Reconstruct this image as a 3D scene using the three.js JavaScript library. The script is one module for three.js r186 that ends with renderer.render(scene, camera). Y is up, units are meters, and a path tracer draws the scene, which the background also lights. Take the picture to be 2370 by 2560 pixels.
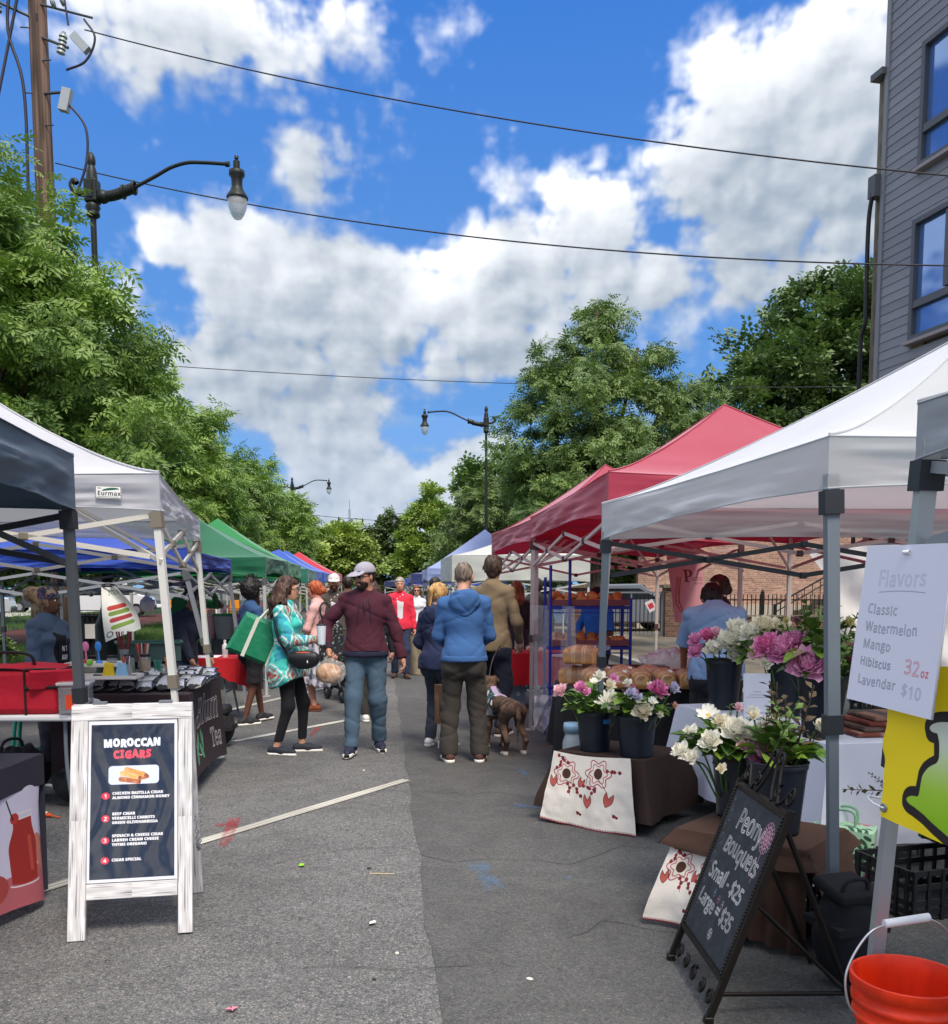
import * as THREE from 'three';
import { mergeGeometries, toCreasedNormals } from 'three/addons/utils/BufferGeometryUtils.js';
import { RoundedBoxGeometry } from 'three/addons/geometries/RoundedBoxGeometry.js';

// ---------------------------------------------------------------- camera, sky, sun, exposure
const scene = new THREE.Scene();
const renderer = new THREE.WebGLRenderer();
renderer.toneMapping = THREE.LinearToneMapping;
renderer.toneMappingExposure = 2.05;
renderer.shadowMap.enabled = true;
const camera = new THREE.PerspectiveCamera(71.19, 948 / 1360, 0.1, 4000);
camera.position.set(0, 1.6, 0);
camera.rotation.x = -5.5 * Math.PI / 180;
camera.setViewOffset(948, 1360, 0, 0, 948, 1024);
scene.add(camera);

const SUN = new THREE.Vector3(0.22, 0.8, 0.5).normalize();
const sun = new THREE.DirectionalLight(0xfff1e0, 2.1);
sun.position.copy(SUN).multiplyScalar(60);
sun.castShadow = true; sun.shadow.radius = 40;
Object.assign(sun.shadow.camera, { left: -45, right: 45, top: 45, bottom: -45, near: 1, far: 160 });
sun.shadow.mapSize.set(4096, 4096);
scene.add(sun, sun.target);

// seeded random numbers and value noise
function rng(seed) { let s = seed >>> 0; return () => { s = (s + 0x6d2b79f5) | 0; let t = Math.imul(s ^ (s >>> 15), 1 | s); t = (t + Math.imul(t ^ (t >>> 7), 61 | t)) ^ t; return ((t ^ (t >>> 14)) >>> 0) / 4294967296; }; }
const { sin, cos, abs, max, min, PI, hypot, sqrt, floor, atan2, pow, exp } = Math;
const clamp = (x, a = 0, b = 1) => x < a ? a : x > b ? b : x, lerp = (a, b, t) => a + (b - a) * t;
const sstep = (a, b, x) => { const t = clamp((x - a) / (b - a)); return t * t * (3 - 2 * t); };
const hash = (x, y, z) => { let h = Math.imul(x, 374761393) ^ Math.imul(y, 668265263) ^ Math.imul(z, 1274126177); h = Math.imul(h ^ (h >>> 13), 1274126177); return ((h ^ (h >>> 16)) >>> 0) / 4294967296; };
function noise(x, y, z = 0) {
  const X = floor(x), Y = floor(y), Z = floor(z); let u = x - X, v = y - Y, w = z - Z;
  u = u * u * (3 - 2 * u); v = v * v * (3 - 2 * v); w = w * w * (3 - 2 * w);
  const a = lerp(lerp(hash(X, Y, Z), hash(X + 1, Y, Z), u), lerp(hash(X, Y + 1, Z), hash(X + 1, Y + 1, Z), u), v);
  if (w === 0) return a * 2 - 1;
  return lerp(a, lerp(lerp(hash(X, Y, Z + 1), hash(X + 1, Y, Z + 1), u), lerp(hash(X, Y + 1, Z + 1), hash(X + 1, Y + 1, Z + 1), u), v), w) * 2 - 1;
}
const fbm = (x, y, z = 0, o = 4) => { let s = 0, a = 0.5; for (let i = 0; i < o; i++) { s += a * noise(x, y, z); a *= 0.5; x = x * 2.03 + 17.1; y = y * 2.03 + 5.7; z *= 2.01; } return s; };

// cumulus clouds over blue: each bank is [azimuth, elevation, half width, half height, weight] in degrees
const BANKS = [
  [-16.8,28.2, 9, 4.6, 1], [-12.8,27.4, 6, 4.2, .85], [-8.2,28.6, 4.6, 4, .72], [-5.7,25.9, 2.6, 3.6, .55], [-15.0,25.0, 4.6, 2.4, .42], [-10.6,25.9, 4, 3, .5], [-3.0,28.6, 3, 3, .38],
  [-8.8,22.5, 4.4, 3, .68], [1.1,25.0, 2, 1.9, .5], [2.5,23.9, 2, 1.2, .3],
  [14.8,25.3, 5.5, 5, .9], [18.2,21.7, 7.6, 7, 1.25], [20.6,26.0, 5, 5, 1], [13.2,22.2, 4.4, 6, .95], [18.3,18.1, 6, 4.2, .9], [23.8,22.1, 7, 9, 1.1], [26.5,25.0, 7, 6, .9],
  [-14.4,18.0, 7, 4, 1.1], [-9.6,16.2, 9, 4.6, 1.2], [-3.7,15.9, 8, 4.6, 1.15], [1.7,17.0, 7, 4.6, 1.1], [6.7,19.4, 4.6, 5.6, 1], [4.9,21.7, 2.4, 3, .8], [9.4,17.3, 5.4, 3.4, .95], [1.1,21.5, 2.4, 2.2, .6], [1.7,13.4, 6, 2.4, .9], [7.6,15.8, 5, 2.4, .7],
  [-14.5,13.0, 6, 3, 1], [-14.0,11.7, 7, 3.6, 1], [-9.1,10.5, 7, 3.6, 1.1], [-10.8,13.2, 7, 3, .95], [-3.7,13.4, 8, 2.6, .95], [1.1,13.4, 6, 2.6, .95], [-8.0,8.0, 6, 2.8, 1.05], [-1.3,12.2, 5, 2, .7], [-5.0,6.5, 7, 2.2, 1.05], [-0.7,6.6, 5, 2.4, 1.05], [-5.0,4.2, 9, 2.4, 1], [1.1,7.7, 3.4, 2.2, .9], [-3.1,9.5, 2, 1.2, .5], [-9.8,3.2, 9, 2, .9], [3.9,3.3, 9, 2, .9],
  [12.0,14.0, 2, 1.2, .32], [9.0,23.0, 3, 2.4, .5], [-22.0,14.8, 8, 4, .7], [-23.6,6.8, 9, 4, .8], [11.3,7.3, 8, 3, .7], [22.2,12.2, 7, 3, .6]];
function skyTexture() {
  const W = 4096, H = 2048, GW = 1440, GH = 361, grid = new Float32Array(GW * GH), data = new Float32Array(W * H * 4);
  for (let j = 0; j < GH; j++) for (let i = 0; i < GW; i++) {                 // smooth density of the banks
    const az = i / 4 - 180, el = j / 4, ce = cos(el * PI / 180), ar = az * PI / 180, X = sin(ar) * ce * 9, Z = cos(ar) * ce * 9, Y = el / 10;
    const wx = fbm(az * .16 + 3, el * .2, 1, 3) * 2.2, wy = fbm(az * .16 + 40, el * .2 + 9, 2, 3) * 1.8;
    let d = -1.2;
    for (const [a, e, rx, ry, w] of BANKS) {
      const dx = (az - a + wx) / rx, dy = (el - e + wy) / (dy0(el, e, ry)), q = dx * dx + dy * dy;
      if (q < 9) { const v = w * (1.1 - q); d = v > d ? v + max(0, .25 - (v - d)) * .3 : d + max(0, .25 - (d - v)) * .3; }
    }
    const edge = max(sstep(26, 40, abs(az)), sstep(36, 46, el));             // beyond the banks: denser cover put in out of view to raise the fill
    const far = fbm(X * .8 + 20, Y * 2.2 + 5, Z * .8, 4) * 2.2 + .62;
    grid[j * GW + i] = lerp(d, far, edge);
  }
  function dy0(el, e, ry) { return el > e ? ry : ry * .75; }
  const G = (az, el) => {
    let x = ((az + 180) * 4 % GW + GW) % GW, y = clamp(el * 4, 0, GH - 1.001), i = floor(x), j = floor(y); const u = x - i, v = y - j, i2 = (i + 1) % GW;
    return lerp(lerp(grid[j * GW + i], grid[j * GW + i2], u), lerp(grid[(j + 1) * GW + i], grid[(j + 1) * GW + i2], u), v);
  };
  const puffs = (x, y) => { let s = 0, a = .6, f = .42; for (let o = 0; o < 4; o++) { s += a * (abs(noise(x * f + o * 9.1, y * f * 1.15 + o * 3.3, 2.5)) * 2 - .55); a *= .52; f *= 2.1; } return s; };
  for (let row = 0; row < H; row++) {
    const el = ((row + .5) / H - .5) * 180, k = clamp(el / 38);
    for (let col = 0; col < W; col++) {
      const o = (row * W + col) * 4; data[o + 3] = 1;
      if (el < -.2) { data[o] = .17; data[o + 1] = .17; data[o + 2] = .17; continue; }
      const ang = ((col + .5) / W - .5) * 2 * PI, az = atan2(cos(ang), -sin(ang)) * 180 / PI;
      const ce = cos(el * PI / 180), s = 1 / (.35 + el * .02), nx = az * ce, ny = el;
      const blue = [lerp(.16, .016, pow(k, .5)), lerp(.3, .1, pow(k, .6)), lerp(.48, .375, k)];
      let g = G(az, el);
      if (g > -.9) {
        const big = fbm(nx * .3, ny * .36, 3, 3), puff = puffs(nx, ny), n = fbm(nx * 1.5 + 7, ny * 1.7, 5, 5);
        const d = g + big * .7 + puff * .7 + n * .32 - .2;
        const soft = sstep(.9, .3, g);                                          // thin banks fray, thick ones have firm edges
        const a = sstep(-.1, lerp(.5, 1.15, soft), d);
        if (a > 0) {
          const up = max(0, G(az - .3, el + 2) + .1) * .8 + max(0, G(az - .6, el + 4.4) + .1) * .9 + max(0, G(az - .8, el + 7) + .1) * .6;
          const relief = puffs(nx - .5, ny + .75) - puff + (fbm(nx * .3 - .12, ny * .36 + .2, 3, 3) - big) * 1.5;
          const body = exp(-up * .95) * 1.2 + .05, thick = sstep(.0, .7, max(d, g + .45));
          const over = max(sstep(26, 40, abs(az)), sstep(36, 46, el));             // unseen cover, brightened above the visible clouds as added fill light
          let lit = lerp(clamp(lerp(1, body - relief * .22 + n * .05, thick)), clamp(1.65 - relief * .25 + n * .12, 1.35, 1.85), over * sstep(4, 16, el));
          const far = sstep(13, 1, el) * .45, c = [lerp(lerp(.21, .71, lit), .38, far), lerp(lerp(.255, .72, lit), .44, far), lerp(lerp(.315, .735, lit), .54, far)];
          for (let q = 0; q < 3; q++) blue[q] = lerp(blue[q], c[q], a);
        }
      }
      for (let q = 0; q < 3; q++) data[o + q] = blue[q] * .87;
    }
  }
  const t = new THREE.DataTexture(data, W, H, THREE.RGBAFormat, THREE.FloatType);
  t.mapping = THREE.EquirectangularReflectionMapping; t.magFilter = THREE.LinearFilter; t.needsUpdate = true;
  return t;
}
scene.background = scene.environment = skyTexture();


// ---------------------------------------------------------------- things, parts and names
const used = {};
const numbered = n => { const k = used[n] = (used[n] ?? -1) + 1; return k ? `${n}_${String(k).padStart(3, '0')}` : n; };
function tag(o, label, category, group) { o.userData.label = label; o.userData.category = category; if (group) o.userData.group = group; return o; }
function thing(name, label, category, pos = [0, 0, 0], turn = 0, group) {
  const o = new THREE.Group(); o.name = numbered(name); o.position.set(...pos); o.rotation.y = turn; scene.add(o);
  return tag(o, label, category, group);
}
function part(parent, name, geo, mat, label) {
  const m = new THREE.Mesh(geo, mat); m.name = name; m.castShadow = m.receiveShadow = true; parent.add(m);
  if (label) m.userData.label = label;
  return m;
}
function solo(name, label, category, geo, mat, pos = [0, 0, 0], turn = 0, group) {
  const m = part(scene, numbered(name), geo, mat); m.position.set(...pos); m.rotation.y = turn; return tag(m, label, category, group);
}
function struct(name, geo, mat) { const m = part(scene, numbered(name), geo, mat); m.userData.kind = 'structure'; return m; }
function copy(o, label, pos, turn) {
  const c = o.clone(); c.name = numbered(o.name.replace(/_\d{3}$/, '')); c.userData = { ...o.userData }; if (label) c.userData.label = label;
  if (pos) c.position.set(...pos); if (turn !== undefined) c.rotation.y = turn; scene.add(c); return c;
}
// ---------------------------------------------------------------- shapes
const V = (x, y, z) => new THREE.Vector3(x, y, z), A3 = v => Array.isArray(v) ? V(...v) : v;
const clean = g => { const h = g.index ? g.toNonIndexed() : g; for (const k of Object.keys(h.attributes)) if (!['position', 'normal', 'uv'].includes(k)) h.deleteAttribute(k); return h; };
const merge = list => list.length === 1 ? list[0] : mergeGeometries(list.map(clean));
const mv = (g, x = 0, y = 0, z = 0, rx = 0, ry = 0, rz = 0) => { if (rx) g.rotateX(rx); if (rz) g.rotateZ(rz); if (ry) g.rotateY(ry); return g.translate(x, y, z); };
function boxUV(g) {          // uv in metres on the dominant plane
  const p = g.attributes.position, n = g.attributes.normal, uv = new Float32Array(p.count * 2);
  for (let i = 0; i < p.count; i++) {
    const x = abs(n.getX(i)), y = abs(n.getY(i)), z = abs(n.getZ(i));
    if (y >= x && y >= z) { uv[2 * i] = p.getX(i); uv[2 * i + 1] = p.getZ(i); } else if (x >= z) { uv[2 * i] = p.getZ(i); uv[2 * i + 1] = p.getY(i); } else { uv[2 * i] = p.getX(i); uv[2 * i + 1] = p.getY(i); }
  }
  g.setAttribute('uv', new THREE.BufferAttribute(uv, 2)); return g;
}
const box = (w, h, d, x = 0, y = 0, z = 0, rx, ry, rz) => mv(boxUV(new THREE.BoxGeometry(w, h, d)), x, y, z, rx, ry, rz);
const rbox = (w, h, d, r, x = 0, y = 0, z = 0, rx, ry, rz) => mv(boxUV(new RoundedBoxGeometry(w, h, d, 2, r)), x, y, z, rx, ry, rz);
const cyl = (r1, r2, h, x = 0, y = 0, z = 0, n = 16, rx, ry, rz) => mv(new THREE.CylinderGeometry(r1, r2, h, n), x, y, z, rx, ry, rz);
const ball = (r, x = 0, y = 0, z = 0, sx = 1, sy = 1, sz = 1, n = 12) => new THREE.SphereGeometry(r, n, max(5, n * .7 | 0)).scale(sx, sy, sz).translate(x, y, z);
function bar(p, q, w, d = w, round = 0) {        // a straight bar from p to q
  p = A3(p); q = A3(q); const dir = q.clone().sub(p), L = dir.length();
  const g = round ? new THREE.CylinderGeometry(d / 2, w / 2, L, 10) : boxUV(new THREE.BoxGeometry(w, L, d));
  dir.normalize(); let side = V(0, 1, 0).cross(dir); if (side.length() < .3) side.set(1, 0, 0).addScaledVector(dir, -dir.x); side.normalize();
  const m = new THREE.Matrix4().makeBasis(side, dir, side.clone().cross(dir)).setPosition(p.clone().add(q).multiplyScalar(.5));
  return g.applyMatrix4(m);
}
const rod = (p, q, r, r2 = r) => bar(p, q, r * 2, r2 * 2, 1);
const tube = (pts, r, seg = pts.length * 6, n = 6, closed = false) => new THREE.TubeGeometry(new THREE.CatmullRomCurve3(pts.map(A3), closed), seg, r, n, closed);
const lathe = (prof, n = 20, x = 0, y = 0, z = 0) => new THREE.LatheGeometry(prof.map(p => new THREE.Vector2(...p)), n).translate(x, y, z);
function sheet(fn, nu, nv, flip) {               // surface fn(u, v) -> [x, y, z], uv in 0..1
  const pos = [], uv = [], idx = [];
  for (let j = 0; j <= nv; j++) for (let i = 0; i <= nu; i++) { pos.push(...fn(i / nu, j / nv)); uv.push(i / nu, j / nv); }
  for (let j = 0; j < nv; j++) for (let i = 0; i < nu; i++) { const a = j * (nu + 1) + i, b = a + 1, c = a + nu + 1, d = c + 1; flip ? idx.push(a, c, b, b, c, d) : idx.push(a, b, c, b, d, c); }
  const g = new THREE.BufferGeometry(); g.setAttribute('position', new THREE.Float32BufferAttribute(pos, 3)); g.setAttribute('uv', new THREE.Float32BufferAttribute(uv, 2)); g.setIndex(idx); g.computeVertexNormals(); return g;
}
const scaleUV = (g, a, b) => { const u = g.attributes.uv; for (let i = 0; i < u.count; i++) u.setXY(i, u.getX(i) * a, u.getY(i) * b); return g; };
function prism(pts, depth, bevel = 0) {          // outline in xy pulled along z, centred
  const s = new THREE.Shape(pts.map(p => new THREE.Vector2(...p)));
  return new THREE.ExtrudeGeometry(s, { depth, bevelEnabled: bevel > 0, bevelSize: bevel, bevelThickness: bevel, bevelSegments: 1, curveSegments: 8 }).translate(0, 0, -depth / 2);
}
const paint = (g, fn) => {                       // vertex colours from position, linear values
  const p = g.attributes.position, c = new Float32Array(p.count * 3);
  for (let i = 0; i < p.count; i++) { const q = fn(p.getX(i), p.getY(i), p.getZ(i), i); c[3 * i] = q[0]; c[3 * i + 1] = q[1]; c[3 * i + 2] = q[2]; }
  g.setAttribute('color', new THREE.BufferAttribute(c, 3)); return g;
};
// ---------------------------------------------------------------- materials and textures
const RGB = h => new THREE.Color(h).toArray();
function tex(w, h, fn, srgb = true, rx = 1, ry = rx) {     // fn(x, y) -> [r, g, b] 0..255 (or one number)
  const d = new Uint8Array(w * h * 4);
  for (let y = 0; y < h; y++) for (let x = 0; x < w; x++) { const c = fn(x, y), o = (y * w + x) * 4; if (c.length) { d[o] = c[0]; d[o + 1] = c[1]; d[o + 2] = c[2]; } else d[o] = d[o + 1] = d[o + 2] = c; d[o + 3] = 255; }
  const t = new THREE.DataTexture(d, w, h); t.wrapS = t.wrapT = THREE.RepeatWrapping; t.magFilter = THREE.LinearFilter; if (srgb) t.colorSpace = THREE.SRGBColorSpace; t.repeat.set(rx, ry); t.needsUpdate = true; return t;
}
function canvasTex(w, h, draw) { const c = document.createElement('canvas'); c.width = w; c.height = h; draw(c.getContext('2d'), w, h); const t = new THREE.CanvasTexture(c); t.colorSpace = THREE.SRGBColorSpace; t.anisotropy = 8; return t; }
const rep = (t, a, b = a) => { const c = t.clone(); c.repeat.set(a, b); c.needsUpdate = true; return c; };
// a noise that repeats after n cells
const per = (x, y, n, s) => { const X = floor(x), Y = floor(y), m = v => ((v % n) + n) % n; let u = x - X, v = y - Y; u = u * u * (3 - 2 * u); v = v * v * (3 - 2 * v); const h = (a, b) => hash(m(a), m(b), s); return lerp(lerp(h(X, Y), h(X + 1, Y), u), lerp(h(X, Y + 1), h(X + 1, Y + 1), u), v); };
const cloudT = tex(512, 512, (x, y) => { let s = 0, a = .5; for (let o = 0, n = 4; o < 6; o++, n *= 2, a *= .5) s += a * per(x / 512 * n, y / 512 * n, n, o); return s * 255; }, false);
const weaveT = tex(256, 256, (x, y) => 128 + 50 * sin(x * PI / 4) * (((y / 8 | 0) & 1) ? 1 : -1) + 60 * (per(x / 4, y / 4, 64, 3) - .5), false);
const woodT = tex(512, 512, (x, y) => { const n = per(x / 64, y / 256, 2, 5) * .0 + per(x / 512 * 8, y / 512 * 2, 8, 7) * 3 + per(x / 512 * 64, y / 512 * 4, 64, 9); return clamp(.5 + .32 * sin(x / 512 * PI * 2 * 10 + n * 3.2) + .35 * (per(x / 512 * 128, y / 512 * 8, 128, 4) - .5)) * 255; }, false);
const M = (color, roughness = .8, o = {}) => new THREE.MeshPhysicalMaterial({ color, roughness, ...o });
const cloth = (color, o = {}) => M(color, .92, { bumpMap: rep(weaveT, o.rep ?? 12), bumpScale: .0006, side: THREE.DoubleSide, ...(delete o.rep, o) });
const mottle = (c1, c2, rx = 1, ry = rx, k = 1.6) => { const a = RGB255(c1), b = RGB255(c2); return tex(256, 256, (x, y) => { let s = 0, m = .5; for (let o = 0, n = 4; o < 6; o++, n *= 2, m *= .5) s += m * per(x / 256 * n, y / 256 * n, n, o + 31); const t = clamp((s - .5) * k * 2 + .5); return [lerp(a[0], b[0], t), lerp(a[1], b[1], t), lerp(a[2], b[2], t)]; }, true, rx, ry); };
function RGB255(h) { const n = parseInt(h.slice(1), 16); return [n >> 16, n >> 8 & 255, n & 255]; }
const steelGrey = M('#8d9296', .45, { metalness: .6 }), alu = M('#c9cbc8', .4, { metalness: .35 }), greyPole = M('#6f7b85', .5, { metalness: .2 }), blackPlastic = M('#1a1b1e', .55), blackIron = M('#17181b', .5, { metalness: .3 }), whitePlastic = M('#e4e6e8', .45), darkGreyMetal = M('#3b4148', .5, { metalness: .3 });

// ---------------------------------------------------------------- smooth surfaces from joined capsules (figures, bread, bags)
const smin = (a, b, k) => { const h = max(k - abs(a - b), 0) / k; return min(a, b) - h * h * k * .25; };
const smax = (a, b, k) => -smin(-a, -b, k);
function cap(a, b, r1, r2) {                     // tapered capsule
  const [ax, ay, az] = a, bx = b[0] - ax, by = b[1] - ay, bz = b[2] - az, L = bx * bx + by * by + bz * bz || 1e-9;
  return (x, y, z) => { const px = x - ax, py = y - ay, pz = z - az; let t = (px * bx + py * by + pz * bz) / L; t = t < 0 ? 0 : t > 1 ? 1 : t; const dx = px - t * bx, dy = py - t * by, dz = pz - t * bz; return sqrt(dx * dx + dy * dy + dz * dz) - (r1 + t * (r2 - r1)); };
}
function ell(c, r, yaw = 0, tilt = 0) {          // ellipsoid, turned by tilt about x then yaw about y
  const cy = cos(yaw), sy = sin(yaw), ct = cos(tilt), st = sin(tilt), m = min(...r);
  return (x, y, z) => { let px = x - c[0], py = y - c[1], pz = z - c[2]; let qx = cy * px - sy * pz, qz = sy * px + cy * pz; const qy = ct * py + st * qz; qz = -st * py + ct * qz; px = qx / r[0]; py = qy / r[1]; pz = qz / r[2]; const k0 = sqrt(px * px + py * py + pz * pz), gx = px / r[0], gy = py / r[1], gz = pz / r[2], k1 = sqrt(gx * gx + gy * gy + gz * gz); return k1 < 1e-9 ? -m : k0 * (k0 - 1) / k1; };
}
const join = (list, k) => (x, y, z) => { let d = list[0](x, y, z); for (let i = 1; i < list.length; i++) d = smin(d, list[i](x, y, z), k); return d; };
function nets(f, lo, hi, c, skip = 1.0) {        // surface nets over a box, cells of c metres; blocks far from the surface are skipped
  const n = [0, 1, 2].map(i => max(2, Math.ceil((hi[i] - lo[i]) / c))), B = 4, nx = n[0] + 1, ny = n[1] + 1, nz = n[2] + 1;
  const val = new Float32Array(nx * ny * nz).fill(1), id = (i, j, k) => (k * ny + j) * nx + i, rad = c * B * .87 * skip + c;
  const bl = n.map(v => Math.ceil(v / B)), live = [];
  for (let k = 0; k < bl[2]; k++) for (let j = 0; j < bl[1]; j++) for (let i = 0; i < bl[0]; i++) {
    const d = f(lo[0] + (i + .5) * B * c, lo[1] + (j + .5) * B * c, lo[2] + (k + .5) * B * c);
    if (abs(d) > rad * 1.35) { if (d < 0) for (let z = k * B; z <= min(n[2], k * B + B); z++) for (let y = j * B; y <= min(n[1], j * B + B); y++) for (let x = i * B; x <= min(n[0], i * B + B); x++) { const q = id(x, y, z); if (val[q] === 1) val[q] = -1; } continue; }
    live.push([i * B, j * B, k * B]);
  }
  const done = new Uint8Array(val.length);
  for (const [bi, bj, bk] of live) for (let k = bk; k <= min(n[2], bk + B); k++) for (let j = bj; j <= min(n[1], bj + B); j++) for (let i = bi; i <= min(n[0], bi + B); i++) { const q = id(i, j, k); if (!done[q]) { done[q] = 1; val[q] = f(lo[0] + i * c, lo[1] + j * c, lo[2] + k * c); } }
  const vid = new Int32Array(val.length).fill(-1), pos = [], seen = new Uint8Array(val.length);
  const cells = [];
  for (const [bi, bj, bk] of live) for (let k = bk; k < min(n[2], bk + B); k++) for (let j = bj; j < min(n[1], bj + B); j++) for (let i = bi; i < min(n[0], bi + B); i++) {
    const q = id(i, j, k); if (seen[q]) continue; seen[q] = 1;
    let sx = 0, sy = 0, sz = 0, m = 0;
    const edge = (a, b, x, y, z, dx, dy, dz) => { const va = val[a], vb = val[b]; if ((va < 0) !== (vb < 0)) { const t = va / (va - vb); sx += x + dx * t; sy += y + dy * t; sz += z + dz * t; m++; } };
    for (let a = 0; a < 2; a++) for (let b = 0; b < 2; b++) { edge(id(i, j + a, k + b), id(i + 1, j + a, k + b), 0, a, b, 1, 0, 0); edge(id(i + a, j, k + b), id(i + a, j + 1, k + b), a, 0, b, 0, 1, 0); edge(id(i + a, j + b, k), id(i + a, j + b, k + 1), a, b, 0, 0, 0, 1); }
    if (m) { vid[q] = pos.length / 3; pos.push(lo[0] + (i + sx / m) * c, lo[1] + (j + sy / m) * c, lo[2] + (k + sz / m) * c); cells.push(i, j, k); }
  }
  const idx = [], quad = (a, b, e, d, flip) => { if (a < 0 || b < 0 || e < 0 || d < 0) return; flip ? idx.push(a, e, b, a, d, e) : idx.push(a, b, e, a, e, d); };
  for (let q = 0; q < cells.length; q += 3) {
    const i = cells[q], j = cells[q + 1], k = cells[q + 2], v0 = val[id(i, j, k)] < 0;
    if (j && k && v0 !== val[id(i + 1, j, k)] < 0) quad(vid[id(i, j - 1, k - 1)], vid[id(i, j, k - 1)], vid[id(i, j, k)], vid[id(i, j - 1, k)], !v0);
    if (i && k && v0 !== val[id(i, j + 1, k)] < 0) quad(vid[id(i - 1, j, k - 1)], vid[id(i - 1, j, k)], vid[id(i, j, k)], vid[id(i, j, k - 1)], !v0);
    if (i && j && v0 !== val[id(i, j, k + 1)] < 0) quad(vid[id(i - 1, j - 1, k)], vid[id(i, j - 1, k)], vid[id(i, j, k)], vid[id(i - 1, j, k)], !v0);
  }
  const g = new THREE.BufferGeometry(), uv = new Float32Array(pos.length / 3 * 2);
  for (let i = 0; i < pos.length / 3; i++) { uv[2 * i] = atan2(pos[3 * i], pos[3 * i + 2]) * .3; uv[2 * i + 1] = pos[3 * i + 1]; }
  g.setAttribute('position', new THREE.Float32BufferAttribute(pos, 3)); g.setAttribute('uv', new THREE.BufferAttribute(uv, 2)); g.setIndex(idx); g.computeVertexNormals(); return g;
}


// ---------------------------------------------------------------- ground
const aggregate = (base, spread, bright, seed) => tex(1024, 1024, (x, y) => {
  const f = per(x / 3, y / 3, 1024 / 3 | 0, seed), g = hash(x, y, seed), c = per(x / 1024 * 128, y / 1024 * 128, 128, seed + 1), b = per(x / 1024 * 16, y / 1024 * 16, 16, seed + 2);
  let v = base + (f - .5) * spread * 1.5 + (g - .5) * spread + (c - .5) * spread * .9 + (b - .5) * 9; if (f > .78 && g > .3) v += bright * (f - .6) * 2; if (f < .16) v -= spread * .5;
  return [v + (c - .5) * 5, v, v - 1 + (.5 - c) * 5];
});
const asphaltOld = M('#ffffff', .93, { map: aggregate(94, 27, 54, 11), vertexColors: true, bumpMap: rep(cloudT, 3), bumpScale: .012 });
const asphaltNew = M('#ffffff', .9, { map: aggregate(79, 15, 30, 23), vertexColors: true, bumpMap: rep(cloudT, 4), bumpScale: .006 });
const SX = -.0963;                                     // the street drifts this much to the left per metre
const along = (lat, z) => [lat - SX * z, z];           // across the street and down it
function ground(x0, x1, zs, y, mat, skew, tone) {
  const g = sheet((u, v) => { const z = zs[min(zs.length - 1, Math.round(v * (zs.length - 1)))]; const X = lerp(typeof x0 === 'function' ? x0(z) : x0, x1, u); return [X + (skew ? -SX * z * -1 : 0), y, z]; }, 40, zs.length - 1);
  const p = g.attributes.position, uv = g.attributes.uv; for (let i = 0; i < p.count; i++) uv.setXY(i, p.getX(i) / 1.7, p.getZ(i) / 1.7);
  return paint(g, (X, Y, Z) => { const t = 1 + tone * (fbm(X * .9, Z * .7, 3, 4) * .34 + fbm(X * .22 + 8, Z * .2, 5, 3) * .26 - .2 * sstep(.2, .36, fbm(X * 1.7 + 31, Z * 1.3 + 7, 9, 4)) + .14 * sstep(.24, .4, fbm(X * 2.3 + 3, Z * 1.9 + 70, 4, 4))); return [t * .98, t, t * 1.01]; });
}
const zList = []; for (let z = 4; z > -60; z -= z > -16 ? .3 : 1.2) zList.push(z); zList.push(-80, -110, -160, -260, -420);
struct('ground', ground(-260, 260, [60, 20, 4, -40, -100, -200, -420], -.03, M('#5c5b57', .95), 0, .3), M('#55554f', .95));
struct('road', ground(-9.5, 9, zList, 0, asphaltOld, 0, 1), asphaltOld);
const seamX = z => -.6 + .0963 * (z + 8.34) + .012 * sin(z * 3.1) + .008 * sin(z * 7.7 + 1);
struct('road_patch', ground(seamX, 5.6, zList.filter(z => z > -60), .004, asphaltNew, 0, .8), asphaltNew);
const linePaint = M('#dcdcd6', .8, { map: mottle('#a9a8a2', '#f0efea', 2.5, 1, 3.2) });
const flatQuad = (a, b, w, y) => { const d = V(b[0] - a[0], 0, b[2] - a[2]).normalize(), n = V(-d.z, 0, d.x).multiplyScalar(w / 2); return sheet((u, v) => { const t = v, s = u * 2 - 1; return [lerp(a[0], b[0], t) + n.x * s, y, lerp(a[2], b[2], t) + n.z * s]; }, 1, 12); };
for (const [a, b] of [[[-0.568,0,-7.847], [-2.365,0,-4.824]], [[-1.476,0,-11.585], [-2.523,0,-9.856]], [[-2.368,0,-15.361], [-3.606,0,-11.142]], [[-2.989,0,-19.424], [-4.271,0,-14.452]]]) struct('painted_line', flatQuad(a, b, .1, .006), linePaint);
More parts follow.
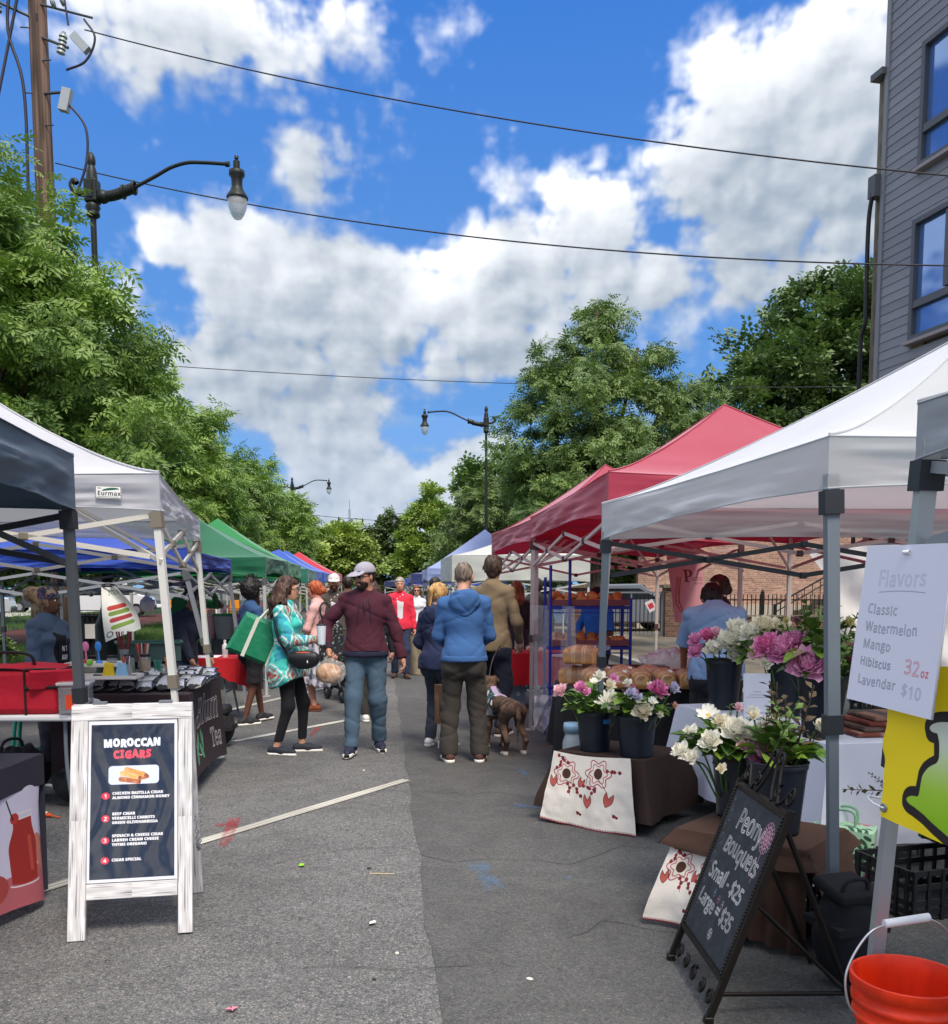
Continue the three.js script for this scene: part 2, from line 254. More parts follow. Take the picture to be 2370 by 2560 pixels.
// sprayed survey marks and chalk, each a ragged flat patch of paint
function mark(a, b, w, color, seed) {
  const g = flatQuad(a, b, w, .008), m = M(color, .9, { alphaMap: tex(128, 128, (x, y) => { let s = 0, k = .5; for (let o = 0, n = 5; o < 5; o++, n *= 2, k *= .6) s += k * per(x / 128 * n, y / 128 * n, n, seed + o); const e = min(1, min(x, 127 - x) / 40, min(y, 127 - y) / 26); return clamp((s * .78 - .62 + e * .42) * 3) * 105; }, false), transparent: true });
  struct('paint_mark', g, m);
}
mark([-1.537,0,-5.633], [-1.692,0,-6.6], .13, '#b2303a', 3); mark([-1.76,0,-6.281], [-1.584,0,-6.336], .16, '#b2303a', 9);
mark([0.003,0,-5.459], [0.119,0,-4.874], .16, '#5f82a3', 14); mark([0.25,0,-6.887], [0.52,0,-6.854], .2, '#5b7c9e', 21); mark([0.458,0,-5.141], [0.55,0,-5.123], .1, '#5b7c9e', 27); mark([-1.779,0,-10.061], [-1.795,0,-11.015], .1, '#b2303a', 33); mark([0.392,0,-8.324], [0.463,-0,-7.978], .12, '#5b7c9e', 5);
// a hairline crack in the old asphalt
struct('road_crack', merge([...[[-1.2, -5.6, 2.2, 1], [.5, -4.4, 1.1, 2], [-.9, -7.3, 1.4, 4]].flatMap(([x, z, L, s]) => [...Array(14).keys()].map(i => { const P = k => [x + k / 14 * L + .08 * noise(k * .6, s, 3), z + .22 * noise(k * .45, s * 7, 5) + .05 * noise(k * 1.7, s, 8)]; return [P(i), P(i + 1)]; })), [[-.02, -3.9], [-.35, -3.86]], [[-.35, -3.86], [-.55, -3.9]], [[-.55, -3.9], [-.75, -3.88]]].map(([p, q]) => flatQuad([p[0], 0, p[1]], [q[0], 0, q[1]], .004, .0075))), M('#3d3d3c', 1));
// pavements with kerbs, lawn and brick walk
const strip = (l0, l1, z0, z1, h, y0 = -.02) => sheet((u, v) => { const q = [[l0, y0], [l0, h], [l1, h], [l1, y0]], k = u * 3, i = min(2, floor(k)), t = k - i, z = lerp(z0, z1, v); return [lerp(q[i][0], q[i + 1][0], t) + .0963 * z, lerp(q[i][1], q[i + 1][1], t), z]; }, 3, 24, true);
const concrete = M('#a8a397', .9, { map: mottle('#8f8a7e', '#bdb7aa', 8, 20) });
struct('kerb', toCreasedNormals(strip(5.1, 5.3, 6, -120, .14), .5), M('#8f8c85', .9)); struct('kerb', toCreasedNormals(strip(-6.2, -6.0, 6, -120, .14), .5), M('#8f8c85', .9));
struct('pavement', toCreasedNormals(strip(5.302, 11, 6, -120, .12), .5), concrete);
const lawn = struct('lawn', toCreasedNormals(strip(-30, -6.202, 6, -120, .12), .5), M('#3c5a20', .95, { map: mottle('#2d4a18', '#587a30', 20, 40) }));
struct('brick_walk', toCreasedNormals(strip(-13, -9.4, 6, -120, .135), .5), M('#8a5a4a', .9, { map: tex(128, 128, (x, y) => { const r = y >> 4, b = ((x + (r & 1) * 16) >> 5), e = (y & 15) < 2 || ((x + (r & 1) * 16) & 31) < 2, t = hash(b, r, 4) * 34; return e ? [96, 84, 76] : [122 + t, 72 + t * .6, 60 + t * .5]; }, true, 12, 60) }));
struct('side_street', sheet((u, v) => [lerp(-60, -24, u), .15, lerp(-30, -90, v)], 1, 1), M('#b5b3ac', .95));
{ // tufts of grass on the lawn
  const r = rng(5), blade = merge([0, 1, 2, 3, 4].map(i => { const a = i * 1.3, g = new THREE.BufferGeometry(); g.setAttribute('position', new THREE.Float32BufferAttribute([cos(a) * .02 - .006, 0, sin(a) * .02, cos(a) * .02 + .006, 0, sin(a) * .02, cos(a) * .06, .09 + .02 * (i % 3), sin(a) * .06], 3)); g.setAttribute('uv', new THREE.Float32BufferAttribute([0, 0, 1, 0, .5, 1], 2)); g.computeVertexNormals(); return g; }));
  const N = 26000, im = new THREE.InstancedMesh(blade, M('#ffffff', .8, { side: THREE.DoubleSide }), N), m = new THREE.Matrix4(), q = new THREE.Quaternion(), c = new THREE.Color();
  for (let i = 0; i < N; i++) { const z = -12 - 60 * r() * r(), l = r() < .35 ? -6.4 - 2.8 * r() : -13.2 - 14 * r(), s = .8 + r() * 1.1; m.compose(V(l + .0963 * z, .118, z), q.setFromAxisAngle(V(0, 1, 0), r() * 6), V(s, s, s)); im.setMatrixAt(i, m); im.setColorAt(i, c.setRGB(.045 + .05 * r(), .11 + .07 * r(), .02 + .015 * r())); }
  im.name = 'grass'; tag(im, 'short green grass of the park lawn behind the stalls', 'grass').userData.kind = 'stuff'; scene.add(im);
}

// ---------------------------------------------------------------- grey clapboard apartment building
{
  const E = V(7.86, 0, -19), D = V(.229, 0, 1).normalize(), Nn = V(-D.z, 0, D.x), TOP = 13.1, LEN = 16;   // facade runs from the corner E towards the street's near end
  const b = thing('apartment_building', 'tall grey clapboard apartment building with blue reflecting windows above the white tent', 'building', [E.x, 0, E.z], atan2(D.x, D.z) - PI / 2);
  // local axes: x along the facade, z outward
  const grey = [M('#7a7f88', .7), M('#757a84', .72), M('#7f848d', .7)].map(m => { m.bumpMap = rep(woodT, .5, 2); m.bumpScale = .0015; return m; }), trim = M('#4d5259', .6), beige = M('#a7a296', .85, { map: mottle('#918c80', '#b5b0a4', 2) });
  part(b, 'wall', merge([box(LEN, TOP - .02, 6, LEN / 2, TOP / 2, -4.06)]), M('#a09b92', .9));
  const wins = [[1.05, 9.15], [.98, 6.12], [1.0, 3.1], [5.4, 9.15], [5.4, 6.12], [5.4, 3.1]], WW = 2.6, WH = 2.15;
  const shapes = new Map(), r = rng(8), dy = .172;
  for (let y = .3, k = 0; y < TOP - .05; y += dy, k++) {
    const spans = []; let s = 0;
    const cut = wins.filter(w => y + dy > w[1] && y < w[1] + WH).sort((a, c) => a[0] - c[0]);
    for (const w of cut) { spans.push([s, w[0]]); s = w[0] + WW; } spans.push([s, LEN]);
    for (const [a, c] of spans) {
      const L = Math.round((c - a) * 1000) / 1000; if (L < .05) continue;
      if (!shapes.has(L)) shapes.set(L, boxUV(prism([[0, 0], [.026, 0], [.012, dy + .014], [0, dy + .014]], L).rotateY(-PI / 2)));
      const m = part(b, 'clapboard', shapes.get(L), grey[r() * 3 | 0]); m.position.set((a + c) / 2, y, 0); m.rotation.y = PI; m.rotation.y = 0; m.scale.z = -1; m.scale.z = 1;
    }
  }
  part(b, 'parapet_cap', merge([box(3.0, .16, .5, 1.4, TOP + .05, -.2), box(13.2, .16, .5, 9.5, TOP + 1.1, -.2)]), trim);
  part(b, 'parapet', box(13.1, 1.05, .3, 9.5, TOP + .5, -.16), grey[0]);
  part(b, 'corner_board', box(.11, TOP, .07, .0, TOP / 2, .02), M('#7a7f86', .7));
  const glass = M('#6890cc', .03, { metalness: .4, transmission: .35, thickness: 0 });
  for (const [x, y] of wins) {
    const w = part(b, 'window', merge([box(WW, .09, .14, x + WW / 2, y + .045, .035), box(WW, .09, .14, x + WW / 2, y + WH - .045, .035), box(.09, WH - .18, .14, x + .045, y + WH / 2, .035), box(.09, WH - .18, .14, x + WW - .045, y + WH / 2, .035), box(WW - .18, .13, .12, x + WW / 2, y + .64, .03), box(.13, WH - .86, .12, x + .93, y + .705 + (WH - .795) / 2, .03)]), trim);
    part(w, 'sill', box(WW + .16, .06, .2, x + WW / 2, y - .03, .06), M('#8b8587', .6)); part(w, 'lintel', box(WW + .1, .07, .1, x + WW / 2, y + WH + .035, .03), M('#7b8087', .6));
    for (const [px, py, pw, ph] of [[.09, .705, .775, WH - .795], [.995, .705, WW - 1.085, WH - .795], [.09, .09, WW - .18, .485]]) part(w, 'pane', box(pw, ph, .012, x + px + pw / 2, y + py + ph / 2, .0), glass);
    part(w, 'curtain', sheet((u, v) => [x + .12 + u * .5, y + .72 + v * 1.3, -.12 + .025 * sin(u * 34)], 40, 1), M('#c9ccd2', .9, { side: THREE.DoubleSide }));
  }
  const back = thing('rear_building', 'pale rendered rear wing with dark downpipe behind the grey clapboard building', 'building', [E.x, 0, E.z], atan2(D.x, D.z) - PI / 2);
  part(back, 'wall', box(.24, 11.3, 6.6, -.18, 5.65, -3.32), beige); part(back, 'coping', box(.36, .12, 6.9, -.18, 11.36, -3.3), trim);
  part(back, 'gutter', box(.22, .4, .24, -.16, 9.3, .06), trim); part(back, 'downpipe', tube([[-.16, 9.2, .14], [-.22, 8.8, .16], [-.22, 7.2, .16], [-.22, 6.75, .16], [-.32, 6.55, .16], [-.34, 6.3, .16], [-.34, 4, .16], [-.34, 0, .16]], .042, 80, 8), blackIron);
}
// ---------------------------------------------------------------- brick house with its railed stair, fence and pillars
{
  const b = thing('brick_house', 'weathered red brick house wall behind the iron fence and red canopies', 'building', [8.2, 0, -36], -.06);
  const brickT = tex(512, 512, (x, y) => { const R = floor(y / 16), X = x + (R & 1) * 20, B = floor(X / 42.667), e = y % 16 < 2.2 || X % 42.667 < 2.4, h = hash(((B % 12) + 12) % 12, R, 6), n = per(x / 512 * 64, y / 512 * 64, 64, 8) - .5, w = per(x / 512 * 6, y / 512 * 6, 6, 9); return e ? [168 + n * 30, 156 + n * 30, 142 + n * 30] : [136 + h * 40 + w * 16 + n * 30, 102 + h * 32 + w * 16 + n * 30, 86 + h * 26 + w * 16 + n * 26]; });
  const brick = M('#ffffff', .9, { map: rep(brickT, .42, .42), bumpMap: rep(brickT, .42, .42), bumpScale: .01 });
  part(b, 'wall', box(16, 6.25, 9, 6, 3.12, -4.5), brick); part(b, 'coping', box(16.2, .15, .5, 6, 6.3, -.2), concrete);
  for (const x of [2.1, 9.3]) { const w = part(b, 'window', merge([box(1.2, .1, .1, x, 5.9, .02), box(1.2, .1, .1, x, 4.3, .02), box(.1, 1.5, .1, x - .55, 5.1, .02), box(.1, 1.5, .1, x + .55, 5.1, .02)]), whitePlastic); part(w, 'pane', box(1, 1.5, .03, x, 5.1, 0.005), M('#27303a', .1)); }
  part(b, 'plinth', box(16.06, 1.0, .2, 6, .5, .06), M('#b3ab9b', .9));
  const st = thing('stair_railing', 'black iron stair railing climbing the brick wall beside the white drape', 'railing', [10.9, 0, -33.6]);
  for (let i = 0; i < 6; i++) part(st, 'step', box(1.5, .2 * (i + 1), .32, .8 + i * .32 - .6, .1 * (i + 1), -1.1, 0, PI / 2), concrete);
  part(st, 'handrail', merge([rod([-.2, 1, -.3], [2.4, 2.5, -.3], .03), rod([-.2, .75, -.3], [2.4, 2.25, -.3], .02), rod([-.2, 0, -.3], [-.2, 1.05, -.3], .05)]), blackIron);
  for (let i = 0; i < 9; i++) part(st, 'baluster', rod([i * .28, .1 + i * .15, -.3], [i * .28, 1.1 + i * .16, -.3], .014), blackIron);
  function fence(label, a, n2, len, h, turn, step = .14) {
    const f = thing('iron_fence', label, 'fence', a, turn, undefined); const g = merge([rod([0, 0, 0], [0, h, 0], .016), new THREE.ConeGeometry(.022, .07, 6).translate(0, h + .03, 0)]), pg = merge([box(.1, h + .12, .1, 0, (h + .12) / 2, 0), new THREE.ConeGeometry(.08, .1, 4).rotateY(PI / 4).translate(0, h + .17, 0)]);
    for (let x = 0; x <= len; x += step) { const m = part(f, 'picket', g, blackIron); m.position.x = x; }
    for (let x = -.06; x <= len + .1; x += 2.1) part(f, 'post', pg, blackIron).position.x = x;
    part(f, 'rail', merge([box(len, .04, .04, len / 2, h - .14, 0), box(len, .04, .04, len / 2, .16, 0)]), blackIron);
  }
  fence('black iron picket fence in front of the brick house wall', [7.5, .12, -31.5], 0, 6.5, 1.25, .02);
  const wallB = thing('brick_pillar', 'brown brick pillar to the right of the iron gate', 'pillar', [6.15, .12, -29.5]); const pb = M('#ffffff', .9, { map: tex(128, 128, (x, y) => { const R = y >> 4, X = x + (R & 1) * 16, e = (y & 15) < 3 || (X & 31) < 3, h = hash((X >> 5) & 3, R, 7) * 40; return e ? [120, 110, 100] : [92 + h, 66 + h * .7, 54 + h * .6]; }, true, 1.6, 1.6) });
  part(wallB, 'shaft', box(.95, 1.5, .6, .2, .75, 0), pb); part(wallB, 'cap', box(1.1, .1, .75, .2, 1.55, 0), concrete);
  const w2 = copy(wallB, 'brown brick pillar to the left of the iron gate, beside the blue rack', [3.2, .12, -29.5]);
  const low = thing('garden_wall', 'low brown brick retaining wall under the iron fence', 'wall', [7.0, .12, -31.2]); part(low, 'masonry', box(7, .55, .3, 3.4, .27, 0), pb); part(low, 'coping', box(7.1, .06, .38, 3.4, .58, 0), concrete);
  const gate = thing('iron_gate', 'black barred driveway gate with a small red and white sign', 'gate', [3.9, .12, -29.4]);
  const pg = rod([0, .06, 0], [0, 1.32, 0], .014); for (let i = 0; i < 15; i++) part(gate, 'picket', pg, blackIron).position.x = .1 + i * .125;
  part(gate, 'frame', merge([box(1.95, .05, .05, .95, 1.36, 0), box(1.95, .05, .05, .95, .1, 0), box(.06, 1.4, .06, 0, .7, 0), box(.06, 1.4, .06, 1.9, .7, 0), box(.04, 1.2, .04, .95, .72, 0.01)]), steelGrey);
  part(gate, 'sign', box(.26, .34, .02, 1.55, .95, .04, 0, 0, .5), M('#d8cfd0', .6)); part(gate, 'sign_panel', box(.16, .16, .024, 1.55, .95, .044, 0, 0, .5), M('#c03040', .6));
}
// ---------------------------------------------------------------- parked cars
function car(name, label, pos, turn, color, L, H, long) {
  const t = thing(name, label, name === 'van' ? 'van' : 'car', pos, turn), hood = long ? .9 : 1.1;
  const side = [[-L / 2, .35], [-L / 2 + .05, .95], [-L / 2 + .25, H * .97], [L / 2 - hood - .9, H], [L / 2 - hood, long ? 1.15 : 1.05], [L / 2 - .1, .95], [L / 2, .6], [L / 2 - .05, .35]];
  part(t, 'body', prism(side, 1.75, .05), M(color, .25, { clearcoat: 1 })); part(t, 'window', prism([[-L / 2 + .45, 1.08], [-L / 2 + .55, H * .92], [L / 2 - hood - .95, H * .93], [L / 2 - hood - .2, 1.12]], 1.86), M('#161a20', .08));
  part(t, 'windscreen', box(.05, .75, 1.5, L / 2 - hood - .42, (H + 1.08) / 2, 0, 0, 0, .85), M('#1b2128', .06));
  for (const x of [-L / 2 + .85, L / 2 - .85]) for (const z of [-.82, .82]) { const w = part(t, 'wheel', cyl(.34, .34, .22, x, .34, z, 20, PI / 2), M('#141416', .8)); part(w, 'rim', cyl(.2, .2, .235, x, .34, z, 14, PI / 2), steelGrey); }
  for (const z of [-.6, .6]) { part(t, 'headlight', rbox(.06, .16, .34, .02, L / 2 - .04, .76, z), M('#dfe6ea', .1)); part(t, 'tail_light', rbox(.06, .22, .2, .02, -L / 2 + .02, .85, z), M('#a01818', .2)); }
  part(t, 'bumper', rbox(.12, .2, 1.7, .04, L / 2, .45, 0), M('#2b2d30', .5));
}
car('van', 'white van parked across the park lawn on the left', [-19.5, .15, -50], .25, '#d9dcdf', 5.2, 2.3, 1);
car('parked_car', 'silver car on the street far behind the headscarf woman', [-24.6, .15, -46], .3, '#aeb3b8', 4.3, 1.5, 0);
car('parked_car', 'dark car parked on the far left street', [-29, .15, -58], .3, '#30363d', 4.3, 1.5, 0);
car('suv', 'white estate car parked behind the black iron gate', [5.2, .12, -33.6], .25, '#6a7078', 4.6, 1.6, 0);
// ---------------------------------------------------------------- street lamps
const lampIron = M('#1d2422', .5, { metalness: .35 });
function makeLamp(label, pos, turn) {
  const t = thing('street_lamp', label, 'street lamp', pos, turn, 'black teardrop street lamps along both kerbs'), k = .00274, Y = y => 7.45 - (y - 1115) * k, X = x => (x - 525) * k;
  part(t, 'post', lathe([[0, 0], [.26, 0], [.26, .12], [.2, .2], [.2, .9], [.14, 1.05], [.1, 1.2], [.085, 1.6], [.06, 4], [.045, 6.6], [.045, Y(1255)]], 18), lampIron);
  part(t, 'collar', merge([rbox(.2, .34, .2, .03, 0, 7.45, 0), box(.08, .22, .23, 0, 7.45, 0), lathe([[.05, Y(1258)], [.1, Y(1245)], [.1, Y(1228)], [.085, Y(1220)], [.115, Y(1200)], [.09, Y(1180)]], 16)]), lampIron);
  part(t, 'finial', lathe([[.085, Y(1052)], [.08, Y(1035)], [.075, Y(1010)], [.055, Y(985)], [.045, Y(976)], [.062, Y(970)], [.065, Y(950)], [.055, Y(930)], [.03, Y(912)], [0, Y(902)]], 16), lampIron);
  part(t, 'scroll', tube([[-.1, 7.42, 0], [X(455), Y(1125), 0], [X(422), Y(1105), 0], [X(408), Y(1075), 0], [X(425), Y(1052), 0], [X(440), Y(1068), 0]], .042, 30, 8), lampIron);
  part(t, 'sleeve', merge([tube([[.1, Y(1145), 0], [X(650), Y(1135), 0], [X(720), Y(1112), 0], [X(765), Y(1098), 0]], .078, 16, 10), mv(new THREE.TorusGeometry(.088, .02, 8, 14), X(762), Y(1099), 0, 0, PI / 2, .28), mv(new THREE.TorusGeometry(.088, .02, 8, 14), X(700), Y(1120), 0, 0, PI / 2, .28), ball(.1, X(585), Y(1143), 0)]), lampIron);
  part(t, 'arm', merge([tube([[X(762), Y(1098), 0], [X(880), Y(1042), 0], [X(970), Y(997), 0], [X(1060), Y(974), 0], [X(1150), Y(975), 0], [X(1290), Y(986), 0]], .028, 30, 8), cyl(.04, .04, .06, X(1285), Y(986), 0, 10, 0, 0, PI / 2), cyl(.05, .05, .1, X(1335), Y(990), 0, 12), lathe([[.03, Y(960)], [.034, Y(946)], [0, Y(940)]], 10, X(1335))]), lampIron);
  part(t, 'housing', lathe([[.03, Y(1000)], [.06, Y(1015)], [.115, Y(1022)], [.12, Y(1045)], [.085, Y(1062)], [.08, Y(1105)], [.1, Y(1125)], [.14, Y(1148)], [.16, Y(1158)], [.16, Y(1170)], [.145, Y(1172)]], 18, X(1335)), lampIron);
  part(t, 'globe', lathe([[.145, Y(1171)], [.143, Y(1190)], [.13, Y(1220)], [.1, Y(1250)], [.055, Y(1274)], [0, Y(1282)]], 20, X(1335)), M('#dfe6e6', .15, { transmission: .55, thickness: 0 }));
  return t;
}
const lamp0 = makeLamp('nearest street lamp, rising out of the leafy tree beside the wooden pole', [-5.77, .12, -15], -.05);
copy(lamp0, 'street lamp with its arm to the left, beside the tree behind the red canopies', [.44, .12, -35], PI);
copy(lamp0, 'second lamp along the left tree row, arm over the green tents', [-10.75, .12, -57], -.1);
copy(lamp0, 'small distant lamp in front of the yellowish far left trees', [-12.4, .12, -88], -.1);
copy(lamp0, 'distant lamp against the bright green tree in the middle', [-4.6, .12, -82], PI);
// ---------------------------------------------------------------- utility pole and wires
const woodPole = M('#ffffff', .9, { map: (() => { const t = tex(256, 512, (x, y) => { const n = per(x / 256 * 48, y / 512 * 4, 48, 3), w = per(x / 256 * 12, y / 512 * 10, 12, 5), k = hash(x >> 3, y >> 4, 9) > .992 ? -40 : 0, s = 88 + (n - .5) * 70 + (w - .5) * 30 + k; return [s * 1.06, s * .86, s * .74]; }); t.repeat.set(1, 3); return t; })() });
const wireMat = M('#20232a', .6);
{
  const p = thing('utility_pole', 'brown wooden utility pole with insulators above the left trees', 'utility pole', [-7.78, 0, -18]);
  part(p, 'shaft', cyl(.15, .19, 13.4, 0, 6.7, 0, 20), woodPole);
  const at = (x, y, dz = 0) => { const q = [0, 0]; return [x, y, dz]; }, ins = M('#8e9a9a', .35), hw = M('#4a4f55', .5, { metalness: .5 });
  const insul = (x, y, h, n, rot) => { const g = []; for (let i = 0; i < n; i++) g.push(cyl(.06, .075, h / n * .6, 0, i * h / n, 0, 12)); g.push(cyl(.035, .035, h, 0, h / 2, 0, 8)); return mv(merge(g), x, y, .2, 0, 0, rot); };
  part(p, 'insulator', insul(.47, 11.05, .34, 5, -.2), ins); part(p, 'insulator', insul(-.38, 12.15, .3, 4, .08), ins); part(p, 'insulator', insul(-.62, 11.75, .3, 4, .1), ins);
  part(p, 'insulator', mv(merge([0, 1].map(i => lathe([[.02, 0], [.09, .02], [.07, .07], [.02, .08]], 12, 0, i * .17))), .32, 11.86, .2, 0, 0, -1.35), ins);
  part(p, 'cutout_box', box(.16, .38, .14, .52, 10.24, .2, 0, 0, -.25), M('#9aa3a8', .5)); part(p, 'cutout_box', box(.14, .36, .12, .82, 11.2, .2, 0, 0, .75), M('#9aa3a8', .5));
  part(p, 'bracket', merge([rod([.1, 11.35, .1], [.6, 11.12, .2], .025), rod([.1, 10.4, .1], [.5, 10.38, .2], .025), rod([-.1, 11.7, .1], [-.75, 11.95, .2], .025), rod([.1, 8.05, .1], [.5, 8.03, .2], .028), rod([.1, 11.9, .1], [1.05, 11.62, .2], .02), rod([.1, 7.35, .1], [.42, 7.28, .2], .03)]), hw);
  part(p, 'cable', merge([tube([[.55, 10.2, .2], [.85, 9.8, .2], [.85, 9.2, .2], [.6, 8.5, .2], [.5, 8.05, .2], [.3, 7.6, .2], [.0, 7.1, .22]], .022, 40), tube([[.9, 11.6, .2], [1.08, 11.3, .2], [.9, 10.9, .2], [.55, 10.75, .2]], .02, 20), tube([[.3, 13.2, .2], [.5, 12.4, .2], [.62, 11.5, .2]], .018, 16), tube([[-.4, 12.1, .2], [-.45, 11.4, .2], [-.24, 10.6, .19], [-.22, 8.5, .19], [-.22, 7, .19]], .028, 30), tube([[-.18, 12.3, .2], [-.4, 11.4, .2], [-.8, 9.6, .3], [-1.2, 7.8, .4]], .026, 30)]), M('#1d2033', .5));
  for (let i = 0; i < 7; i++) part(p, 'step_bolt', rod([i & 1 ? .1 : -.1, 8.2 + i * .55, .12], [i & 1 ? .26 : -.26, 8.2 + i * .55, .14], .012), hw);
}
const wire = (label, a, b, sag, r) => { const pts = []; for (let i = 0; i <= 16; i++) { const t = i / 16; pts.push([lerp(a[0], b[0], t), lerp(a[1], b[1], t) - sag * 4 * t * (1 - t), lerp(a[2], b[2], t)]); } solo('overhead_wire', label, 'wire', tube(pts, r, 64, 6), wireMat); };
wire('highest overhead wire, from the pole insulators across the open sky', [-6.953,11.533,-18], [8.236,6.811,-13], .35, .011);
wire('second overhead wire, crossing the sky below the highest one', [-7.571,9.259,-18], [8.298,5.839,-13], .5, .011);
wire('third overhead wire, running into the tree beside the red canopies', [-10.942,8.525,-30], [14.973,8.646,-34], .3, .012);
wire('short low wire far down the street between the lamps', [-10.372,6.197,-60], [0.192,5.785,-60], .2, .016);
for (const [x, y, h, l] of [[683, 975, 40, 'tall lattice radio mast far behind the trees'], [700, 0, 27, 'thinner and shorter radio mast far behind the trees']]) { const b = [-54.385,3.229,-420], m = thing('radio_mast', l, 'radio mast', [b[0] + (x - 683) * 1.6, 0, -420]); part(m, 'tower', merge([rod([0, 0, 0], [0, h, 0], .28, .12), ...(h > 30 ? [rod([.7, 0, 0], [.4, h * .9, 0], .1), rod([-.7, 0, 0], [-.4, h * .9, 0], .1)] : [])]), M('#77808a', .6)); for (let i = 1; i < 8; i++) part(m, 'cross_brace', box(1.3 - i * .09, .2, .2, 0, i * h / 9, 0), M('#8a6a66', .6)); }


// ---------------------------------------------------------------- trees
const twoSided = (pts, tris) => { const g = new THREE.BufferGeometry(); g.setAttribute('position', new THREE.Float32BufferAttribute(pts.flat(), 3)); g.setAttribute('uv', new THREE.Float32BufferAttribute(new Array(pts.length * 2).fill(.5), 2)); g.setIndex(tris.flat()); const n = g.toNonIndexed(); n.computeVertexNormals(); return n; };
const leaflet = (x, y, z, dx, dy, dz, L, W) => { const d = V(dx, dy, dz).normalize(), s = d.clone().cross(V(0, 1, .2)).normalize().multiplyScalar(W), a = V(x, y, z), m = a.clone().addScaledVector(d, L * .45), e = a.clone().addScaledVector(d, L); const up = V(0, W * .35, 0); return twoSided([a.toArray(), m.clone().add(s).add(up).toArray(), e.toArray(), m.clone().sub(s).add(up).toArray(), m.toArray()], [[0, 4, 1], [1, 4, 2], [2, 4, 3], [3, 4, 0]]); };
const onePinnate = () => merge([...[0, 1, 2].flatMap(i => [-1, 1].map(s => leaflet(0, -.03 * i * i, .2 + i * .24 + s * .03, s * .85, -.3, .6, .46 - abs(i - 1) * .04, .085))), leaflet(0, -.12, .86, 0, -.35, 1, .48, .085)]);
const pinnate = merge([onePinnate(), onePinnate().rotateZ(1.1).rotateX(.5).rotateY(1.2), onePinnate().scale(.85, .85, .85).rotateZ(-.9).rotateX(.35).rotateY(-1.4)]);
const broad = merge([0, 1, 2, 3, 4, 5, 6].map(i => { const a = i * 2.4, r = .1 + .1 * i; return leaflet(cos(a) * r * .7, .06 * (i % 3), sin(a) * r * .7, cos(a), -.2 + .2 * (i % 2), sin(a), .52, .2); }));
const bark = M('#ffffff', .95, { map: mottle('#3d352d', '#6d6156', 3, 8) });
const leafMat = M('#ffffff', .55, { transmission: .45, thickness: 0, side: THREE.DoubleSide });
function tree(label, pos, trunk, blobs, o) {
  const t = thing('tree', label, 'tree', pos), r = rng(o.seed), [th, tr] = trunk;
  const g = [tube([[0, 0, 0], [.05, th * .4, .03], [-.03, th, 0]], tr, 12, 9)];
  part(t, 'trunk', g[0], bark);
  const main = [0, th * .9, 0];
  for (const b of blobs) part(t, 'limb', tube([main, [b[0] * .45, lerp(th, b[1], .55), b[2] * .45], [b[0] * .85, b[1] + b[4] * .2, b[2] * .85]], tr * .34, 10, 6), bark);
  const vol = blobs.map(b => pow(b[3] * b[4] * b[5], .72)), tot = vol.reduce((a, c) => a + c), mats = [], cols = [];
  const q = new THREE.Quaternion(), m = new THREE.Matrix4(), e = new THREE.Euler(), c = new THREE.Color();
  blobs.forEach((b, bi) => {
    const n = Math.round(o.n * vol[bi] / tot), clumps = Math.max(6, Math.round(n / 26));
    for (let k = 0; k < clumps; k++) {
      const u = r() * 2 - 1, a = r() * 2 * PI, s = sqrt(1 - u * u), rad = .5 + .55 * pow(r(), .6) + (r() < .12 ? .22 : 0), C = [b[0] + b[3] * s * cos(a) * rad, b[1] + b[4] * u * rad, b[2] + b[5] * s * sin(a) * rad];
      if (C[1] < (o.low ?? .6)) continue;
      const out = V(s * cos(a), u + .35, s * sin(a)), cr = (o.clump ?? .42) * (.6 + .8 * r()), tone = r();
      for (let i = 0; i < n / clumps; i++) {
        const d = V(r() + r() - 1, (r() + r() - 1) * .7, r() + r() - 1);
        const dir = out.clone().multiplyScalar(.7).add(V(r() * 2 - 1, (r() * 2 - 1) * .6 - (o.droop ?? .2), r() * 2 - 1)).normalize();
        const L = o.leaf * (.5 + .85 * r()); e.set(-Math.asin(clamp(dir.y, -1, 1)), atan2(dir.x, dir.z), (r() - .5) * 1.4, 'YXZ');
        m.compose(V(C[0] + d.x * cr, C[1] + d.y * cr, C[2] + d.z * cr), q.setFromEuler(e), V(L, L, L)); mats.push(m.clone());
        const w = clamp(tone * .6 + r() * .4); cols.push([lerp(o.dark[0], o.light[0], w), lerp(o.dark[1], o.light[1], w), lerp(o.dark[2], o.light[2], w)]);
      }
    }
  });
  const im = new THREE.InstancedMesh(o.geo, leafMat, mats.length); mats.forEach((x, i) => { im.setMatrixAt(i, x); im.setColorAt(i, c.setRGB(...cols[i])); });
  im.name = 'crown'; im.userData.kind = 'stuff'; im.castShadow = im.receiveShadow = true; t.add(im); return t;
}
const ASH = { geo: pinnate, dark: [.09, .2, .025], light: [.31, .48, .06], droop: .35 }, LIN = { geo: broad, dark: [.06, .14, .03], light: [.22, .38, .07], droop: .1 }, YEL = { geo: broad, dark: [.17, .28, .04], light: [.44, .56, .09], droop: .2 };
tree('nearest leafy street tree at the left edge, wrapping the lamp post', [-7.4, .1, -13.2], [2.4, .16], [[-.3, 4.6, 0, 2.4, 2.2, 2.2], [1.3, 4.1, .2, 1.5, 1.7, 1.7], [.6, 5.7, -.4, 1.5, 1.2, 1.5], [1.9, 3.3, 0, 1.4, .9, 1.4], [-1.2, 6.2, .2, 1.6, 1.4, 1.4], [.4, 3.0, .6, 1.9, 1.1, 1.6], [2.1, 4.9, -.3, .7, .7, .8], [-1.8, 3.4, .8, 1.6, 1.4, 1.4], [.2, 6.6, 0, 1.2, 1.0, 1.2]], { ...ASH, seed: 3, n: 12500, leaf: .235, clump: .36 });
